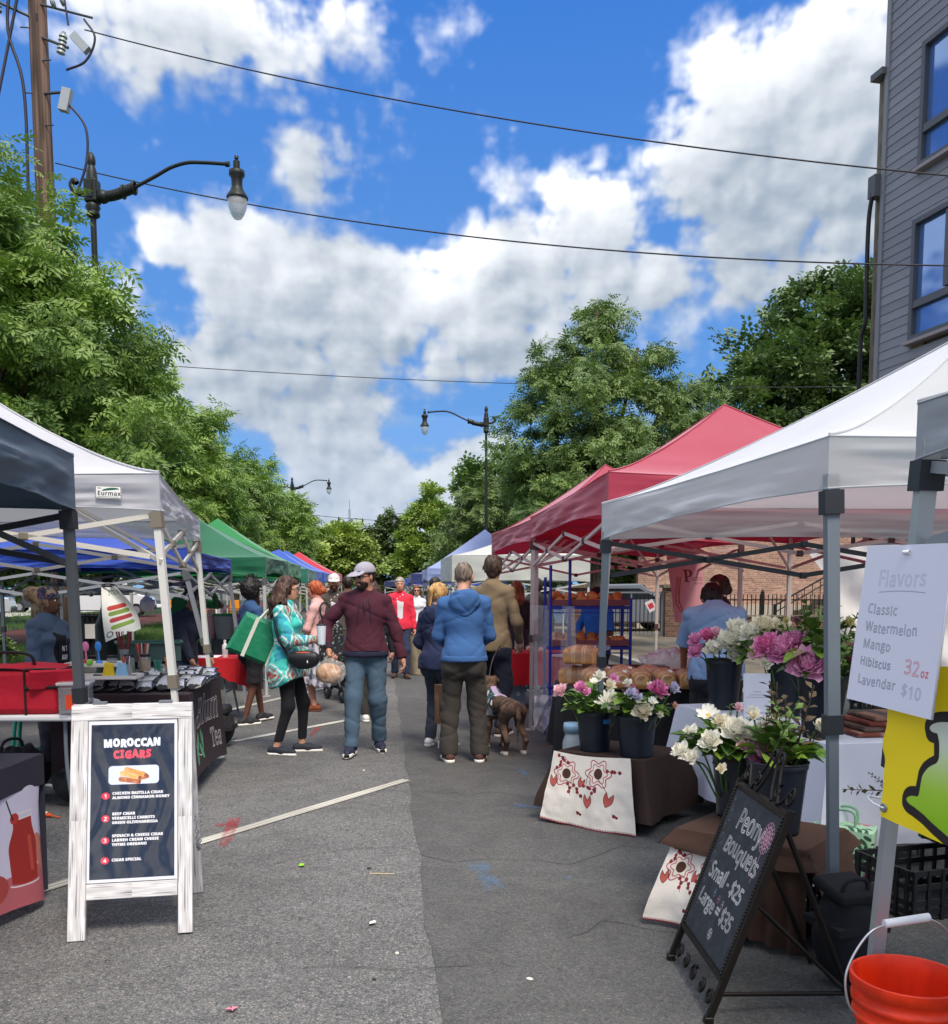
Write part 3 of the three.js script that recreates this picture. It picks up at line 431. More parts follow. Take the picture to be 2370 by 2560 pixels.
tree('second street tree in the left row, behind the white tent', [-8.2, .1, -21.5], [2.4, .16], [[.0, 4.6, 0, 2.3, 2.2, 2.2], [1.1, 3.9, .3, 1.5, 1.5, 1.7], [1.9, 3.2, 0, 1.0, 1.0, 1.4], [-.6, 5.5, 0, 1.8, 1.2, 1.6], [.8, 2.8, .8, 1.7, .9, 1.6]], { ...ASH, seed: 7, n: 8600, leaf: .26, clump: .42 });
tree('third street tree in the left row, behind the green tents', [-10.0, .1, -34], [2.4, .17], [[.6, 4.9, 0, 2.3, 2.0, 2.2], [1.6, 4.1, .3, 1.5, 1.6, 1.7], [2.3, 3.2, 0, 1.0, 1.2, 1.4], [.2, 3.4, .4, 2.4, 1.6, 2], [-.4, 6, 0, 1.5, 1, 1.4]], { ...ASH, seed: 11, n: 5200, leaf: .33, clump: .5 });
tree('fourth street tree in the left row, beside the second lamp', [-11.0, .1, -48], [2.4, .17], [[.6, 4.3, 0, 2.2, 2.2, 2.2], [1.8, 3.4, .3, 1.3, 1.6, 1.5]], { ...ASH, seed: 13, n: 2800, leaf: .42, clump: .5 });
tree('yellowish sunlit tree at the far end of the left row', [-9.9, .1, -72], [2, .18], [[0, 4.0, 0, 2.6, 2.3, 2.4], [-1.8, 3.6, 0, 2, 2.4, 2]], { ...YEL, seed: 17, n: 4500, leaf: .5, clump: .55 });
tree('pale yellow green tree left of the far yellowish tree', [-13.4, .1, -66], [2, .18], [[0, 4.2, 0, 2.4, 2.6, 2.4], [1.2, 3, 0, 1.8, 2, 2]], { ...YEL, seed: 18, n: 3600, leaf: .5, clump: .55 });
tree('bright pointed tree in the middle at the end of the street', [-3.5, .1, -78], [2.5, .22], [[0, 8.2, 0, 1.1, 1.6, 1.1], [0, 5.6, 0, 2.3, 2.6, 2.2], [-.4, 3.4, 0, 2.9, 1.9, 2.5], [1.2, 4.2, 0, 1.8, 2, 1.8]], { ...YEL, dark: [.15, .27, .04], light: [.4, .54, .08], seed: 19, n: 7000, leaf: .5, clump: .5 });
tree('rounded green tree left of the bright pointed tree', [-7.0, .1, -84], [2.2, .22], [[0, 5.6, 0, 2.4, 2.2, 2.4], [-.6, 3.2, 0, 2.8, 2.2, 2.4]], { ...YEL, dark: [.05, .1, .02], light: [.14, .22, .04], seed: 23, n: 5000, leaf: .5, clump: .5 });
tree('dark dense tree behind the right lamp post', [1.0, .1, -56], [2.6, .24], [[.3, 7.0, 0, 2.2, 2, 2], [0, 4.8, 0, 2.8, 2.4, 2.4], [-.6, 3, 0, 2.6, 2, 2.2], [1.8, 5, 0, 2, 2, 2]], { ...LIN, seed: 29, n: 8000, leaf: .42, clump: .5 });
tree('leafy green street tree rising behind the red canopies', [3.0, .12, -24], [2.6, .13], [[0, 8.1, 0, .5, .9, .5], [-.1, 7.0, 0, 1.1, .9, 1], [1.2, 7.2, 0, .6, .8, .6], [-1.1, 6.7, 0, .55, .8, .6], [.2, 5.7, 0, 2.0, 1.3, 1.7], [-1.2, 5.0, .2, 1.1, 1.1, 1.1], [1.9, 5.4, 0, 1.2, 1.1, 1.2], [-1.2, 4.0, .2, .9, .8, 1], [.5, 4.0, .5, 2.1, 1.3, 1.8], [-.9, 3.2, .6, 1.2, .9, 1.2], [2.0, 4.0, .3, 1.3, 1.1, 1.2], [2.2, 6.2, 0, .6, .6, .6]], { ...ASH, dark: [.06, .14, .03], light: [.24, .38, .07], seed: 31, n: 7600, leaf: .25, clump: .4, droop: .3 });
tree('low leafy tree left of the willow leaved tree, behind the lamp', [1.3, .12, -41], [2, .12], [[0, 4.5, 0, 2.2, 1.6, 1.7], [-1.2, 3.7, 0, 1.6, 1.3, 1.4], [1.2, 2.9, 0, 1.5, 1.0, 1.3], [.9, 4.7, 0, 1.2, .9, 1]], { ...ASH, dark: [.06, .13, .03], light: [.22, .34, .06], seed: 37, n: 2600, leaf: .36, clump: .4 });
tree('broad dark round tree behind the grey clapboard building', [14.6, .1, -41], [4, .4], [[0.2, 10.2, 0, 3.7, 3.9, 3.4], [2.6, 12.4, 0, 2.6, 2.7, 2.8], [-2.4, 8.3, 0, 2.7, 3.0, 2.8], [-1, 6.6, 1, 3.8, 2.4, 3], [3.2, 8, 0, 3.2, 3.4, 3], [-3.3, 6.4, 0, 1.5, 1.7, 2], [2.4, 14.4, 0, .9, .9, .9]], { ...LIN, dark: [.055, .12, .03], light: [.19, .32, .06], seed: 41, n: 15000, leaf: .46, clump: .7, low: 3 });
tree('dark hedge like tree behind the parked white estate car', [5.6, .12, -38], [1.2, .16], [[0, 3.4, 0, 2.2, 1.8, 1.6], [-2, 2.6, 0, 1.7, 1.6, 1.3], [2, 2.8, 0, 1.6, 1.7, 1.3]], { ...LIN, seed: 43, n: 4500, leaf: .36, clump: .4, low: .4 });
tree('low drooping tree far behind the headscarf woman', [-11.5, .1, -26], [1.8, .14], [[0, 3.4, 0, 2.6, 1.6, 2], [1.6, 2.5, .3, 1.3, .9, 1.3], [-2.4, 2.9, 0, 2.2, 1.2, 2]], { ...LIN, seed: 47, n: 4200, leaf: .38, clump: .45, low: 1.5 });
for (const [p, l, s] of [[[-17.5, .1, -38], 'round park tree behind the van', 53], [[-24, .1, -70], 'spreading tree across the far left street', 59], [[-14.5, .1, -58], 'park tree behind the orange cafe chairs', 61]]) tree(l, p, [3, .2], [[0, 5, 0, 3, 2.2, 2.6], [2, 4, 0, 2.4, 1.6, 2], [-2, 4.4, 0, 2.4, 1.8, 2]], { ...YEL, dark: [.05, .1, .02], light: [.16, .24, .04], seed: s, n: 3000, leaf: .55, clump: .6, low: 2 });
{ // bushes
  const bush = (label, pos, r, seed, cols) => tree(label, pos, [.25, .03], [[0, r * .7, 0, r, r * .7, r]], { ...(cols ?? LIN), seed, n: 420, leaf: .17, clump: .16, low: .02 });
  bush('low dark bush on the lawn at the left edge', [-9.9, .12, -19], .6, 71); bush('second low bush on the lawn, nearer the trash can', [-9.3, .12, -21.5], .5, 72);
}


// ---------------------------------------------------------------- pop-up tents: canopy, valances, legs, folding truss
function tent(label, cat, P, apex, o) {          // P: four corners [x, z, valance top, valance bottom] street-near, street-far, back-far, back-near
  const t = thing('market_tent', label, 'tent', [P[0][0], 0, P[0][1]], 0, undefined), ox = P[0][0], oz = P[0][1];
  const Q = P.map(p => [p[0] - ox, p[2], p[1] - oz]), lowY = P.map(p => p[3]), ap = [apex[0] - ox, apex[1], apex[2] - oz];
  const mat = M(o.color, .75, { side: THREE.DoubleSide, transmission: o.trans ?? .24, thickness: 0, bumpMap: rep(weaveT, 24), bumpScale: .0004 });
  const K = o.k ?? 1.28, seed = o.seed ?? 1, N = o.fine ? 36 : 14, wr = o.wrinkle ?? 1;
  const roof = [], seams = [];
  for (let i = 0; i < 4; i++) {
    const a = Q[i], b = Q[(i + 1) % 4];
    roof.push(sheet((u, v) => { const w = 1 - v, e = [lerp(a[0], b[0], u), lerp(a[1], b[1], u), lerp(a[2], b[2], u)], side = 4 * u * (1 - u) * w; const f = fbm(u * 5 + i * 7, v * 4, seed, 3) * .014 * wr * min(1, v * 4) * w; return [lerp(e[0], ap[0], v), lerp(e[1], ap[1], pow(v, K)) - side * (o.sag ?? .05) * sin(PI * min(1, v * 1.6 + .08)) + f, lerp(e[2], ap[2], v)]; }, N, N, true));
    if (o.fine) seams.push(tube([0, .1, .25, .5, .75, 1].map(v => [lerp(a[0], ap[0], v), lerp(a[1], ap[1], pow(v, K)) + .004, lerp(a[2], ap[2], v)]), .007, 30, 5));
    const n = V(b[2] - a[2], 0, -(b[0] - a[0])).normalize();
    const VF = (u, v) => {
      const c = 4 * u * (1 - u), h = lerp(lowY[i], lowY[(i + 1) % 4], u), top = lerp(a[1], b[1], u) - c * .012, lift = (o.arch ?? .035) * pow(c, .8);
      const g = sin(u * 9 + i * 2 + v * 4 + seed) * .35 + sin((u * 2.2 - v * .8) * 9 + seed * 2) * .3 + fbm(u * 6 + seed, v * 3 + u * 5, i, 3) * 1.1, edge = min(1, min(u, 1 - u) * 14);
      const out = ((g * .022 - .02 * c) * v * wr + fbm(u * 3, v * 7, seed + i, 3) * .016 * wr) * edge;
      return [lerp(a[0], b[0], u) - n.x * out, lerp(top, h + lift, v), lerp(a[2], b[2], u) - n.z * out];
    };
    const val = part(t, 'valance', sheet(VF, o.fine ? 90 : 30, o.fine ? 16 : 7), mat);
    if (o.fine) part(val, 'hem', merge([tube([...Array(61).keys()].map(k => VF(k / 60, 1)), .0045, 120, 5), tube([...Array(41).keys()].map(k => VF(k / 40, .015)), .004, 80, 5)]), mat);
  }
  part(t, 'canopy', merge(roof), mat); if (seams.length) part(t, 'seam', merge(seams), mat);
  const lm = o.leg ?? alu, fm = o.frame ?? lm, bm = o.joint ?? M('#55585c', .5), w = o.legW ?? .042;
  for (let i = 0; i < 4; i++) {
    if (o.hideBack && i > 1) continue;
    const q = [...Q[i]], top = lowY[i], foot = o.feet?.[i] ?? [0, 0], f = [q[0] + foot[0], 0, q[2] + foot[1]], s = y => [lerp(q[0], f[0], 1 - y / top), y, lerp(q[2], f[2], 1 - y / top)];
    const kk = .04 / hypot(ap[0] - q[0], ap[2] - q[2]), ix = (ap[0] - q[0]) * kk, iz = (ap[2] - q[2]) * kk; q[0] += ix; q[2] += iz; f[0] += ix; f[2] += iz;
    const leg = part(t, 'leg', merge([bar(s(1.02), s(top + .06), w, w), bar(s(.02), s(1.1), w * .8, w * .8), box(.1, .012, .1, f[0], .008, f[2])]), lm);
    part(leg, 'corner_bracket', bar(s(top - .1), s(top - .005), w * 1.55, w * 1.55), o.joint ?? bm); part(leg, 'collar', bar(s(1.0), s(1.08), w * 1.35, w * 1.35), o.joint ?? bm);
  }
  const bars = o.bars ?? [0, 1, 2, 3], bw = w * .42;
  for (const i of bars) {
    const a = Q[i], b = Q[(i + 1) % 4], pt = (u, dy) => [lerp(a[0], b[0], u) * .985 + ap[0] * .015, lerp(lowY[i], lowY[(i + 1) % 4], u) + dy, lerp(a[2], b[2], u) * .985 + ap[2] * .015], T = -.03, B = o.drop ?? -.27, I = o.inset ?? 0;
    for (const [u0, y0, u1, y1] of [[.015, T, .5, B], [.015, B, .5, T], [.5, T, .985, B], [.5, B, .985, T]]) part(t, 'scissor_bar', bar(pt(u0, y0 + I), pt(u1, y1 + I), bw, bw * 1.7), fm);
    for (const [u, y] of [[.5, T], [.5, B], [.2575, (T + B) / 2], [.7425, (T + B) / 2]]) part(t, 'joint', mv(rbox(.05, .05, .05, .01), ...pt(u, y + I)), bm);
  }
  if (o.fine && o.rafter !== 0) for (let i = 0; i < 4; i++) part(t, 'rafter', bar([Q[i][0], lowY[i] - .3, Q[i][2]], [ap[0], ap[1] - .5, ap[2]], bw, bw * 1.6), fm);
  if (o.fine) part(t, 'centre_pole', rod([ap[0], ap[1] - .06, ap[2]], [ap[0], ap[1] - .75, ap[2]], .022), fm);
  return t;
}
const white = '#dfe4ea', blackFrame = M('#2a2f36', .5, { metalness: .2 });
// right row
tent('large white tent over the flower stall, on dark grey legs', '', [[1.42, -3.87, 2.21, 2.0], [.97, -7.3, 2.24, 1.97], [4.1, -7.5, 2.22, 1.97], [4.5, -3.87, 2.21, 2.0]], [2.85, 3.07, -5.55], { color: '#d0d7db', leg: greyPole, frame: blackFrame, joint: blackFrame, fine: 1, rafter: 0, seed: 4, legW: .05, feet: [[.08, 0], [-.04, 0]], trans: .66, arch: .03, bars: [1, 2] });
tent('pale grey tent at the right edge, holding the whiteboard on its leg', '', [[1.75, -.1, 2.2, 2.01], [1.415, -3.1, 2.19, 2.01], [4.45, -3.12, 2.19, 2.01], [4.7, -.1, 2.19, 2.0]], [3.05, 2.9, -1.6], { color: '#a6aeb5', leg: M('#b9c0c4', .35, { metalness: .5 }), frame: M('#9aa2a8', .4, { metalness: .5 }), joint: blackFrame, fine: 1, rafter: 0, seed: 9, legW: .052, feet: [[0, 0], [-.07, -.12]], trans: .35, bars: [0, 1] });
const pinkLeg = M('#b39a9a', .45, { metalness: .3 }), redO = { color: '#b22f4f', trans: .36, leg: M('#c9c2bb', .4, { metalness: .3 }), frame: M('#cdb3b3', .5), joint: M('#54363a', .5), fine: 1, arch: .05, wrinkle: 1.3 };
tent('nearer red tent over the bread stall', '', [[1.04, -7.45, 2.5, 2.17], [.63, -10.72, 2.39, 2.13], [3.56, -10.75, 2.36, 2.1], [4.1, -7.6, 2.4, 2.12]], [2.33, 3.3, -9.05], { ...redO, seed: 12, feet: [[-.13, .05], [-.02, .02]] });
tent('farther red tent behind the bread stall, beside the cream tent', '', [[.69, -10.84, 2.4, 2.13], [.255, -13.9, 2.38, 2.08], [2.72, -14.1, 2.36, 2.05], [3.1, -11.0, 2.38, 2.1]], [1.7, 3.19, -12.5], { ...redO, seed: 17 });
tent('cream white tent with a deep valance behind the tan jacket man', '', [[-.46, -20, 2.3, 1.74], [-.8, -23, 2.3, 1.74], [2.2, -23.2, 2.3, 1.74], [2.43, -20, 2.3, 1.74]], [.85, 2.75, -21.5], { color: '#c4cac4', seed: 21, bars: [0, 3] });
tent('tall lavender blue tent with a pointed roof behind the cream tent', '', [[-1.2, -24.5, 2.12, 1.8], [-1.5, -27.6, 2.1, 1.8], [1.4, -27.8, 2.1, 1.8], [1.7, -24.6, 2.1, 1.8]], [.3, 3.2, -26.1], { color: '#93a4d6', seed: 23, bars: [0, 3], k: 1.1 });
tent('navy tent in front of the open box truck', '', [[-1.9, -29, 2.05, 1.75], [-2.2, -32, 2.05, 1.75], [.7, -32, 2.05, 1.75], [1, -29, 2.05, 1.75]], [-.6, 2.4, -30.5], { color: '#2c3a74', seed: 25, bars: [0, 3] });
tent('mid blue tent left of the navy tent, far down the right row', '', [[-2.7, -37, 1.98, 1.7], [-3, -40, 1.98, 1.7], [0, -40, 1.98, 1.7], [.3, -37, 1.98, 1.7]], [-1.3, 2.35, -38.5], { color: '#2d57b4', seed: 27, bars: [0, 3] });
tent('farthest dark navy tent of the right row', '', [[-4.4, -47, 1.95, 1.68], [-4.7, -50, 1.95, 1.68], [-1.7, -50, 1.95, 1.68], [-1.4, -47, 1.95, 1.68]], [-3, 2.2, -48.5], { color: '#26315f', seed: 29, bars: [0, 3] });
// left row
tent('dark slate tent at the left edge, in front of the white tent', '', [[-1.57, -2.05, 2.285, 2.005], [-2.07, -5.0, 2.285, 2.005], [-5.1, -5.5, 2.285, 2.005], [-4.6, -2.5, 2.285, 2.005]], [-3.4, 3.0, -3.8], { color: '#53677a', leg: M('#4f565d', .5, { metalness: .2 }), frame: blackFrame, joint: blackFrame, fine: 1, seed: 31, trans: .1, bars: [1], legW: .045, feet: [[0, 0], [.05, 0]], wrinkle: 1.6 });
const l1 = tent('white tent over the tea stall on the left, with a small logo patch', '', [[-1.86, -5.7, 2.28, 2.06], [-2.54, -8.9, 2.23, 2.04], [-5.6, -8.95, 2.23, 2.04], [-4.95, -5.6, 2.28, 2.06]], [-3.75, 3.1, -7.3], { color: '#cfd2d9', leg: M('#dcded9', .4, { metalness: .1 }), frame: M('#cfcdc4', .5), joint: M('#7b7468', .5), fine: 1, seed: 33, feet: [[.14, 0], [.14, 0]], trans: .5, wrinkle: 1.3 });
part(l1, 'logo_patch', sheet((u, v) => [-.37 + u * .155 , -.0, 0].map((q, i) => i === 1 ? 2.13 + v * .075 - u * .006 : i === 2 ? .028 : q), 1, 1), M('#ffffff', .7, { map: canvasTex(256, 128, (c, w, h) => { c.fillStyle = '#e9ece8'; c.fillRect(0, 0, w, h); c.strokeStyle = '#2a2d30'; c.lineWidth = 6; c.strokeRect(5, 5, w - 10, h - 10); c.fillStyle = '#1f5a48'; c.beginPath(); c.ellipse(150, 44, 85, 24, -.12, PI, 2 * PI); c.fill(); c.fillStyle = '#15171a'; c.font = 'bold 62px sans-serif'; c.fillText('Eurmax', 20, 98); c.font = 'bold 20px sans-serif'; c.fillText('THE', 22, 34); c.fillRect(20, 108, 210, 4); }) }), 'white patch with the black lettered logo');
tent('royal blue low tent behind the white tent', '', [[-3.0, -10, 2.02, 1.79], [-3.3, -13, 1.98, 1.81], [-6.5, -13.1, 2, 1.8], [-6.2, -10, 2.02, 1.79]], [-4.75, 2.55, -11.5], { color: '#2346a6', leg: M('#8d9298', .4, { metalness: .4 }), frame: M('#8a8f96', .5), seed: 35, feet: [[.42, 0], [.2, 0]], trans: .1, wrinkle: 1.5, fine: 1 });
tent('dark green tent behind the blue tent', '', [[-3.05, -14, 2.06, 1.76], [-3.3, -17, 2.08, 1.77], [-6.4, -17, 2.08, 1.77], [-6.1, -14, 2.06, 1.76]], [-4.45, 2.72, -15.5], { color: '#0f6b49', seed: 37, trans: .2, wrinkle: 1.5, arch: .08 });
tent('brighter green tent beside the woman with curly black hair', '', [[-3.5, -18, 2.1, 1.76], [-3.8, -21, 2.1, 1.76], [-6.8, -21, 2.1, 1.76], [-6.5, -18, 2.1, 1.76]], [-5.2, 3.02, -19.5], { color: '#1d8a4a', seed: 39, trans: .25, arch: .08, bars: [0, 3] });
tent('teal green tent in the middle of the left row', '', [[-3.9, -22.4, 2.06, 1.74], [-4.2, -25.4, 2.06, 1.74], [-7.2, -25.4, 2.06, 1.74], [-6.9, -22.4, 2.06, 1.74]], [-5.5, 2.72, -23.9], { color: '#2c7d6c', seed: 41, bars: [0, 3] });
tent('blue tent with a straight valance, fourth from the far end of the left row', '', [[-4.4, -26, 2.1, 1.78], [-4.62, -29, 2.1, 1.78], [-7.7, -29, 2.1, 1.78], [-7.4, -26, 2.1, 1.78]], [-5.6, 2.72, -27.5], { color: '#1f52b8', seed: 43, bars: [0, 3] });
tent('second blue tent, just in front of the small red tent', '', [[-4.7, -30, 2.1, 1.8], [-4.95, -33.4, 2.1, 1.8], [-8, -33.4, 2.1, 1.8], [-7.8, -30, 2.1, 1.8]], [-6.2, 2.85, -31.7], { color: '#2458b8', seed: 45, bars: [0, 3] });
tent('small bright red tent at the end of the left row', '', [[-5.1, -35, 2.16, 1.85], [-5.3, -38.4, 2.16, 1.85], [-8.4, -38.4, 2.16, 1.85], [-8.2, -35, 2.16, 1.85]], [-6.7, 3.0, -36.7], { color: '#c41f3c', seed: 47, bars: [0, 3], trans: .25 });
{ // white sidewall hanging from the back of the white tent on the right
  const a = [2.516,1.852,-7.6], b = [3.157,1.921,-7.6];
  const s = thing('sidewall', 'white sidewall sheet hanging behind the peonies, gathered to one side', 'drape', [3.86, 0, -11.2]); s.scale.set(1.5, 1.03, 1);
  part(s, 'sheet', sheet((u, v) => { const y = lerp(2.0, .62, v), inn = sin(v * PI) * .28 * (1 - u) + (v > .55 ? (v - .55) * .0 : 0), l = v < .5 ? lerp(.02, .3, pow(sin(v * PI), 1.2)) : lerp(.3, -.12, pow((v - .5) * 2, 1.3)); const x = lerp(l, 1.65, u); return [x, y + .05 * sin(u * 3), .05 * sin((x * 2.2 + y * 1.4) * 6) * (.4 + v) + .06 * sin(x * 9 - y * 3) * v + fbm(x * 2, y * 2, 1, 3) * .06]; }, 70, 50), M('#f2f3f1', .9, { side: THREE.DoubleSide, transmission: .5, thickness: 0, bumpMap: rep(weaveT, 30), bumpScale: .0005 }));
  part(s, 'tie', tube([[.02, 1.98, 0], [-.04, 2.05, .02], [.02, 2.1, 0]], .006, 12), blackPlastic);
}
{ // open box truck
  const t = thing('box_truck', 'white box truck with its rear box open, at the far end of the street', 'truck', [-4.4, 0, -80], .05);
  part(t, 'cargo_box', merge([box(.12, 2.7, 5, -1.15, 2.6, -2.5), box(.12, 2.7, 5, 1.15, 2.6, -2.5), box(2.42, .12, 5, 0, 3.98, -2.5), box(2.42, .12, 5, 0, 1.2, -2.5), box(2.3, 2.7, .1, 0, 2.6, -4.9)]), M('#d4d8da', .5)); part(t, 'load', box(1.6, 1.4, 1.2, -.1, 1.96, -3), M('#3a3633', .9));
  part(t, 'frame', merge([box(.2, 2.9, .12, -1.15, 2.6, .02), box(.2, 2.9, .12, 1.15, 2.6, .02), box(2.5, .2, .12, 0, 4, .02)]), whitePlastic);
  for (const x of [-.95, .95]) part(t, 'wheel', cyl(.45, .45, .3, x, .45, -3.6, 16, 0, 0, PI / 2), blackPlastic); part(t, 'bumper', box(2.2, .2, .15, 0, .6, 0), blackIron);
}


// ---------------------------------------------------------------- flower buckets and bouquets
const petal = (L, W, curl, cup, frill = 0) => sheet((u, v) => { const s = u * 2 - 1, w = W * pow(sin(PI * clamp(v * .8 + .12)), .7) * (1 - .1 * v), a = curl * v; return [s * w, L * v * sin(a * .5 + .9) * .5 + cup * s * s * W * .8, L * v * cos(a * .55) + frill * sin(s * 7) * v * .1 * L]; }, 3, 4);
function bloom(n, R, kind, seed) {
  const r = rng(seed), g = [];
  for (let i = 0; i < n; i++) {
    const t = i / n, az = i * 2.39996, up = kind === 'peony' ? lerp(-.35, 1.45, pow(t, .8)) : kind === 'mum' ? lerp(-.2, 1.35, t) : .1, L = R * (kind === 'peony' ? lerp(1.15, .72, t) : kind === 'mum' ? lerp(1.05, .6, t) : 1) * (.85 + .3 * r());
    const p = petal(L, kind === 'mum' ? L * .17 : L * (kind === 'daisy' ? .28 : .36), kind === 'peony' ? 1.2 : .5, .35, kind === 'peony' ? 1 : 0);
    p.rotateZ((r() - .5) * .5); p.rotateX(-up * .9 + (r() - .5) * .25); p.rotateY(az); p.translate(0, R * .12 * t, 0); g.push(p);
  }
  return merge(g);
}
const B = { peony: [1, 2, 3].map(s => bloom(74, 1, 'peony', s)), mum: [bloom(64, 1, 'mum', 5)], daisy: [bloom(12, 1, 'daisy', 7)], rose: [bloom(22, 1, 'peony', 9)] };
const heart = ball(.3, 0, .12, 0, 1, .5, 1, 8), petalM = {};
const PM = h => petalM[h] ??= M('#ffffff', .7, { side: THREE.DoubleSide, transmission: .22, thickness: 0, map: mottle(h, '#' + new THREE.Color(h).lerp(new THREE.Color('#ffffff'), .3).getHexString(), 1, 1, 1.2) });
const bigLeaf = sheet((u, v) => { const s = u * 2 - 1, w = .44 * pow(sin(PI * pow(v, .8)), .7); return [s * w, abs(s) * w * .45 - v * v * .32, v]; }, 4, 6), leafGreen = ['#5f8a25', '#3f6a22', '#76992e', '#2f5424'].map(c => M('#ffffff', .5, { side: THREE.DoubleSide, transmission: .25, thickness: 0, map: mottle(c, '#' + new THREE.Color(c).lerp(new THREE.Color('#9bb84a'), .25).getHexString(), 2) }));
const sprig = merge([rod([0, 0, 0], [.03, 1, .02], .012, .006), ...[...Array(16).keys()].map(i => leaflet(.03 * i / 16, .15 + i * .054, 0, cos(i * 2.4), .5, sin(i * 2.4), .2 - i * .006, .045))]);
const sprigM = [M('#5d7a34', .6, { side: THREE.DoubleSide }), M('#51442f', .7, { side: THREE.DoubleSide })];
const O3 = new THREE.Object3D();
function bouquet(label, pos, R, H, flowers, o = {}) {     // flowers: [kind, colour, dx, dy, dz, radius]
  const t = thing('bouquet', label, 'bouquet', pos, 0, o.group), r = rng(o.seed ?? 3);
  for (let [k, c, x, y, z, s] of flowers) {
    s *= 1.12; x *= 1.08; y += .03; const f = part(t, 'flower', B[k][(r() * B[k].length) | 0], PM(c)); f.position.set(x, y, z); f.scale.setScalar(s); f.rotation.set(clamp(z * 2.2, -.2, 1.1) + .25, r() * 6, clamp(-x * 2.4, -.9, .9), 'YXZ'); f.rotation.set(.55 + clamp(z, -.2, .3), 0, clamp(-x * 2.5, -.8, .8));
    if (k === 'daisy') part(f, 'flower_centre', heart, PM('#d8b02a'));
    const st = part(t, 'stem', tube([[x * .3, -H * .6, z * .3], [x * .7, lerp(-.05, y, .5), z * .7], [x, y - .01, z]], .0045, 8, 5), leafGreen[1]);
  }
  const n = o.leaves ?? 46, LL = o.leaf ?? .1;
  for (let i = 0; i < n; i++) {
    const a = r() * 2 * PI, q = sqrt(r()), up = (1 - q * .6) * R * (o.tall ?? 1) * (.15 + .85 * r()), m = part(t, 'leaf', bigLeaf, leafGreen[(r() * (o.dark ? 2 : 4) | 0) + (o.dark ? 1 : 0)]);
    m.position.set(cos(a) * q * R * .85, up + .01, sin(a) * q * R * .85); m.rotation.set(-.75 + r() * .95 - (1 - q) * .6, PI / 2 - a + (r() - .5) * 1.4, (r() - .5) * .6, 'YXZ'); m.scale.setScalar(LL * (.5 + r() * .75));
  }
  for (let i = 0; i < (o.sprigs ?? 6); i++) { const a = r() * 6.28, m = part(t, 'sprig', sprig, sprigM[o.brown && i < o.brown ? 1 : 0]); m.position.set(cos(a) * R * .4, -.02, sin(a) * R * .4); m.rotation.set((r() - .5) * 1.1, a, (r() - .5) * 1.1); m.scale.setScalar((o.sprig ?? .2) * (.7 + r() * .6)); }
  return t;
}
const bucketM = M('#151d29', .42, { bumpMap: rep(cloudT, 2), bumpScale: .002 }), waterM = M('#20261f', .1);
function bucket(label, pos, rt, rb, h) {
  const t = thing('flower_bucket', label, 'bucket', pos);
  part(t, 'body', lathe([[0, .004], [rb, 0], [rb, .008], [lerp(rb, rt, .3), h * .3], [lerp(rb, rt, .62), h * .62], [rt - .002, h - .03], [rt + .003, h - .028], [rt + .004, h], [rt - .004, h], [rt - .008, h - .03], [rb - .006, .03], [0, .03]], 32), bucketM);
  part(t, 'rim', mv(new THREE.TorusGeometry(rt + .003, .005, 6, 36), 0, h, 0, PI / 2), bucketM); part(t, 'stems', merge([...Array(14).keys()].map(i => rod([cos(i * 2.4) * rb * .5, .03, sin(i * 2.4) * rb * .5], [cos(i * 2.1) * rt * .7, h + .02, sin(i * 2.1) * rt * .7], .005))), leafGreen[1]).userData.kind = 'stuff';
  return t;
}
const W = '#f3f1e2', PK = '#ea93c8', HP = '#e565ad', LP = '#f0c3cc', CR = '#f3ead0', PU = '#b784ad';


// ---------------------------------------------------------------- the flower stall
const crumple = (r, seed, sy = .6, amp = .05) => { const g = nets(ell([0, r[1], 0], r), [-r[0] - .08, -.06, -r[2] - .08], [r[0] + .08, r[1] * 2 + .1, r[2] + .08], .016), p = g.attributes.position; for (let i = 0; i < p.count; i++) { const n = (abs(fbm(p.getX(i) * 9 + seed, p.getY(i) * 9, p.getZ(i) * 9, 4)) - .15) * amp * 2.4; p.setXYZ(i, p.getX(i) * (1 + n), max(.002, p.getY(i) * (1 + n * 2)), p.getZ(i) * (1 + n)); } g.computeVertexNormals(); return g; };
function skirt(w, d, h, drop, seed, amp = .02, corner = .07) {   // a cloth laid over a table: top with hanging sides that fold at the corners
  const top = rbox(w + .01, .012, d + .01, .005, 0, h + .002, 0), pts = [], N = 160, per4 = 2 * (w + d);
  const pos = s => { s *= per4; const hw = w / 2, hd = d / 2; if (s < w) return [-hw + s, hd, 0, 1, min(s, w - s)]; s -= w; if (s < d) return [hw, hd - s, 1, 0, min(s, d - s)]; s -= d; if (s < w) return [hw - s, -hd, 0, -1, min(s, w - s)]; s -= w; return [-hw, -hd + s, -1, 0, min(s, d - s)]; };
  const side = sheet((u, v) => { const [x, z, nx, nz, e] = pos(u % 1), c = exp(-e * 14), f = (sin(u * per4 * 17 + seed) * .5 + fbm(u * 22, v * 1.5, seed, 3) * 1.4) * amp * v + c * corner * v + .006 + v * .03; const out = f, y = h + .004 - drop * v * (1 + .0 * c) + c * .03 * v; const cx = sign0(x) * c, cz = sign0(z) * c; return [x + nx * out + (nx ? 0 : cx * out), y, z + nz * out + (nz ? 0 : cz * out)]; }, N, 14);
  function sign0(q) { return q < 0 ? -1 : 1; }
  return merge([top, side]);
}
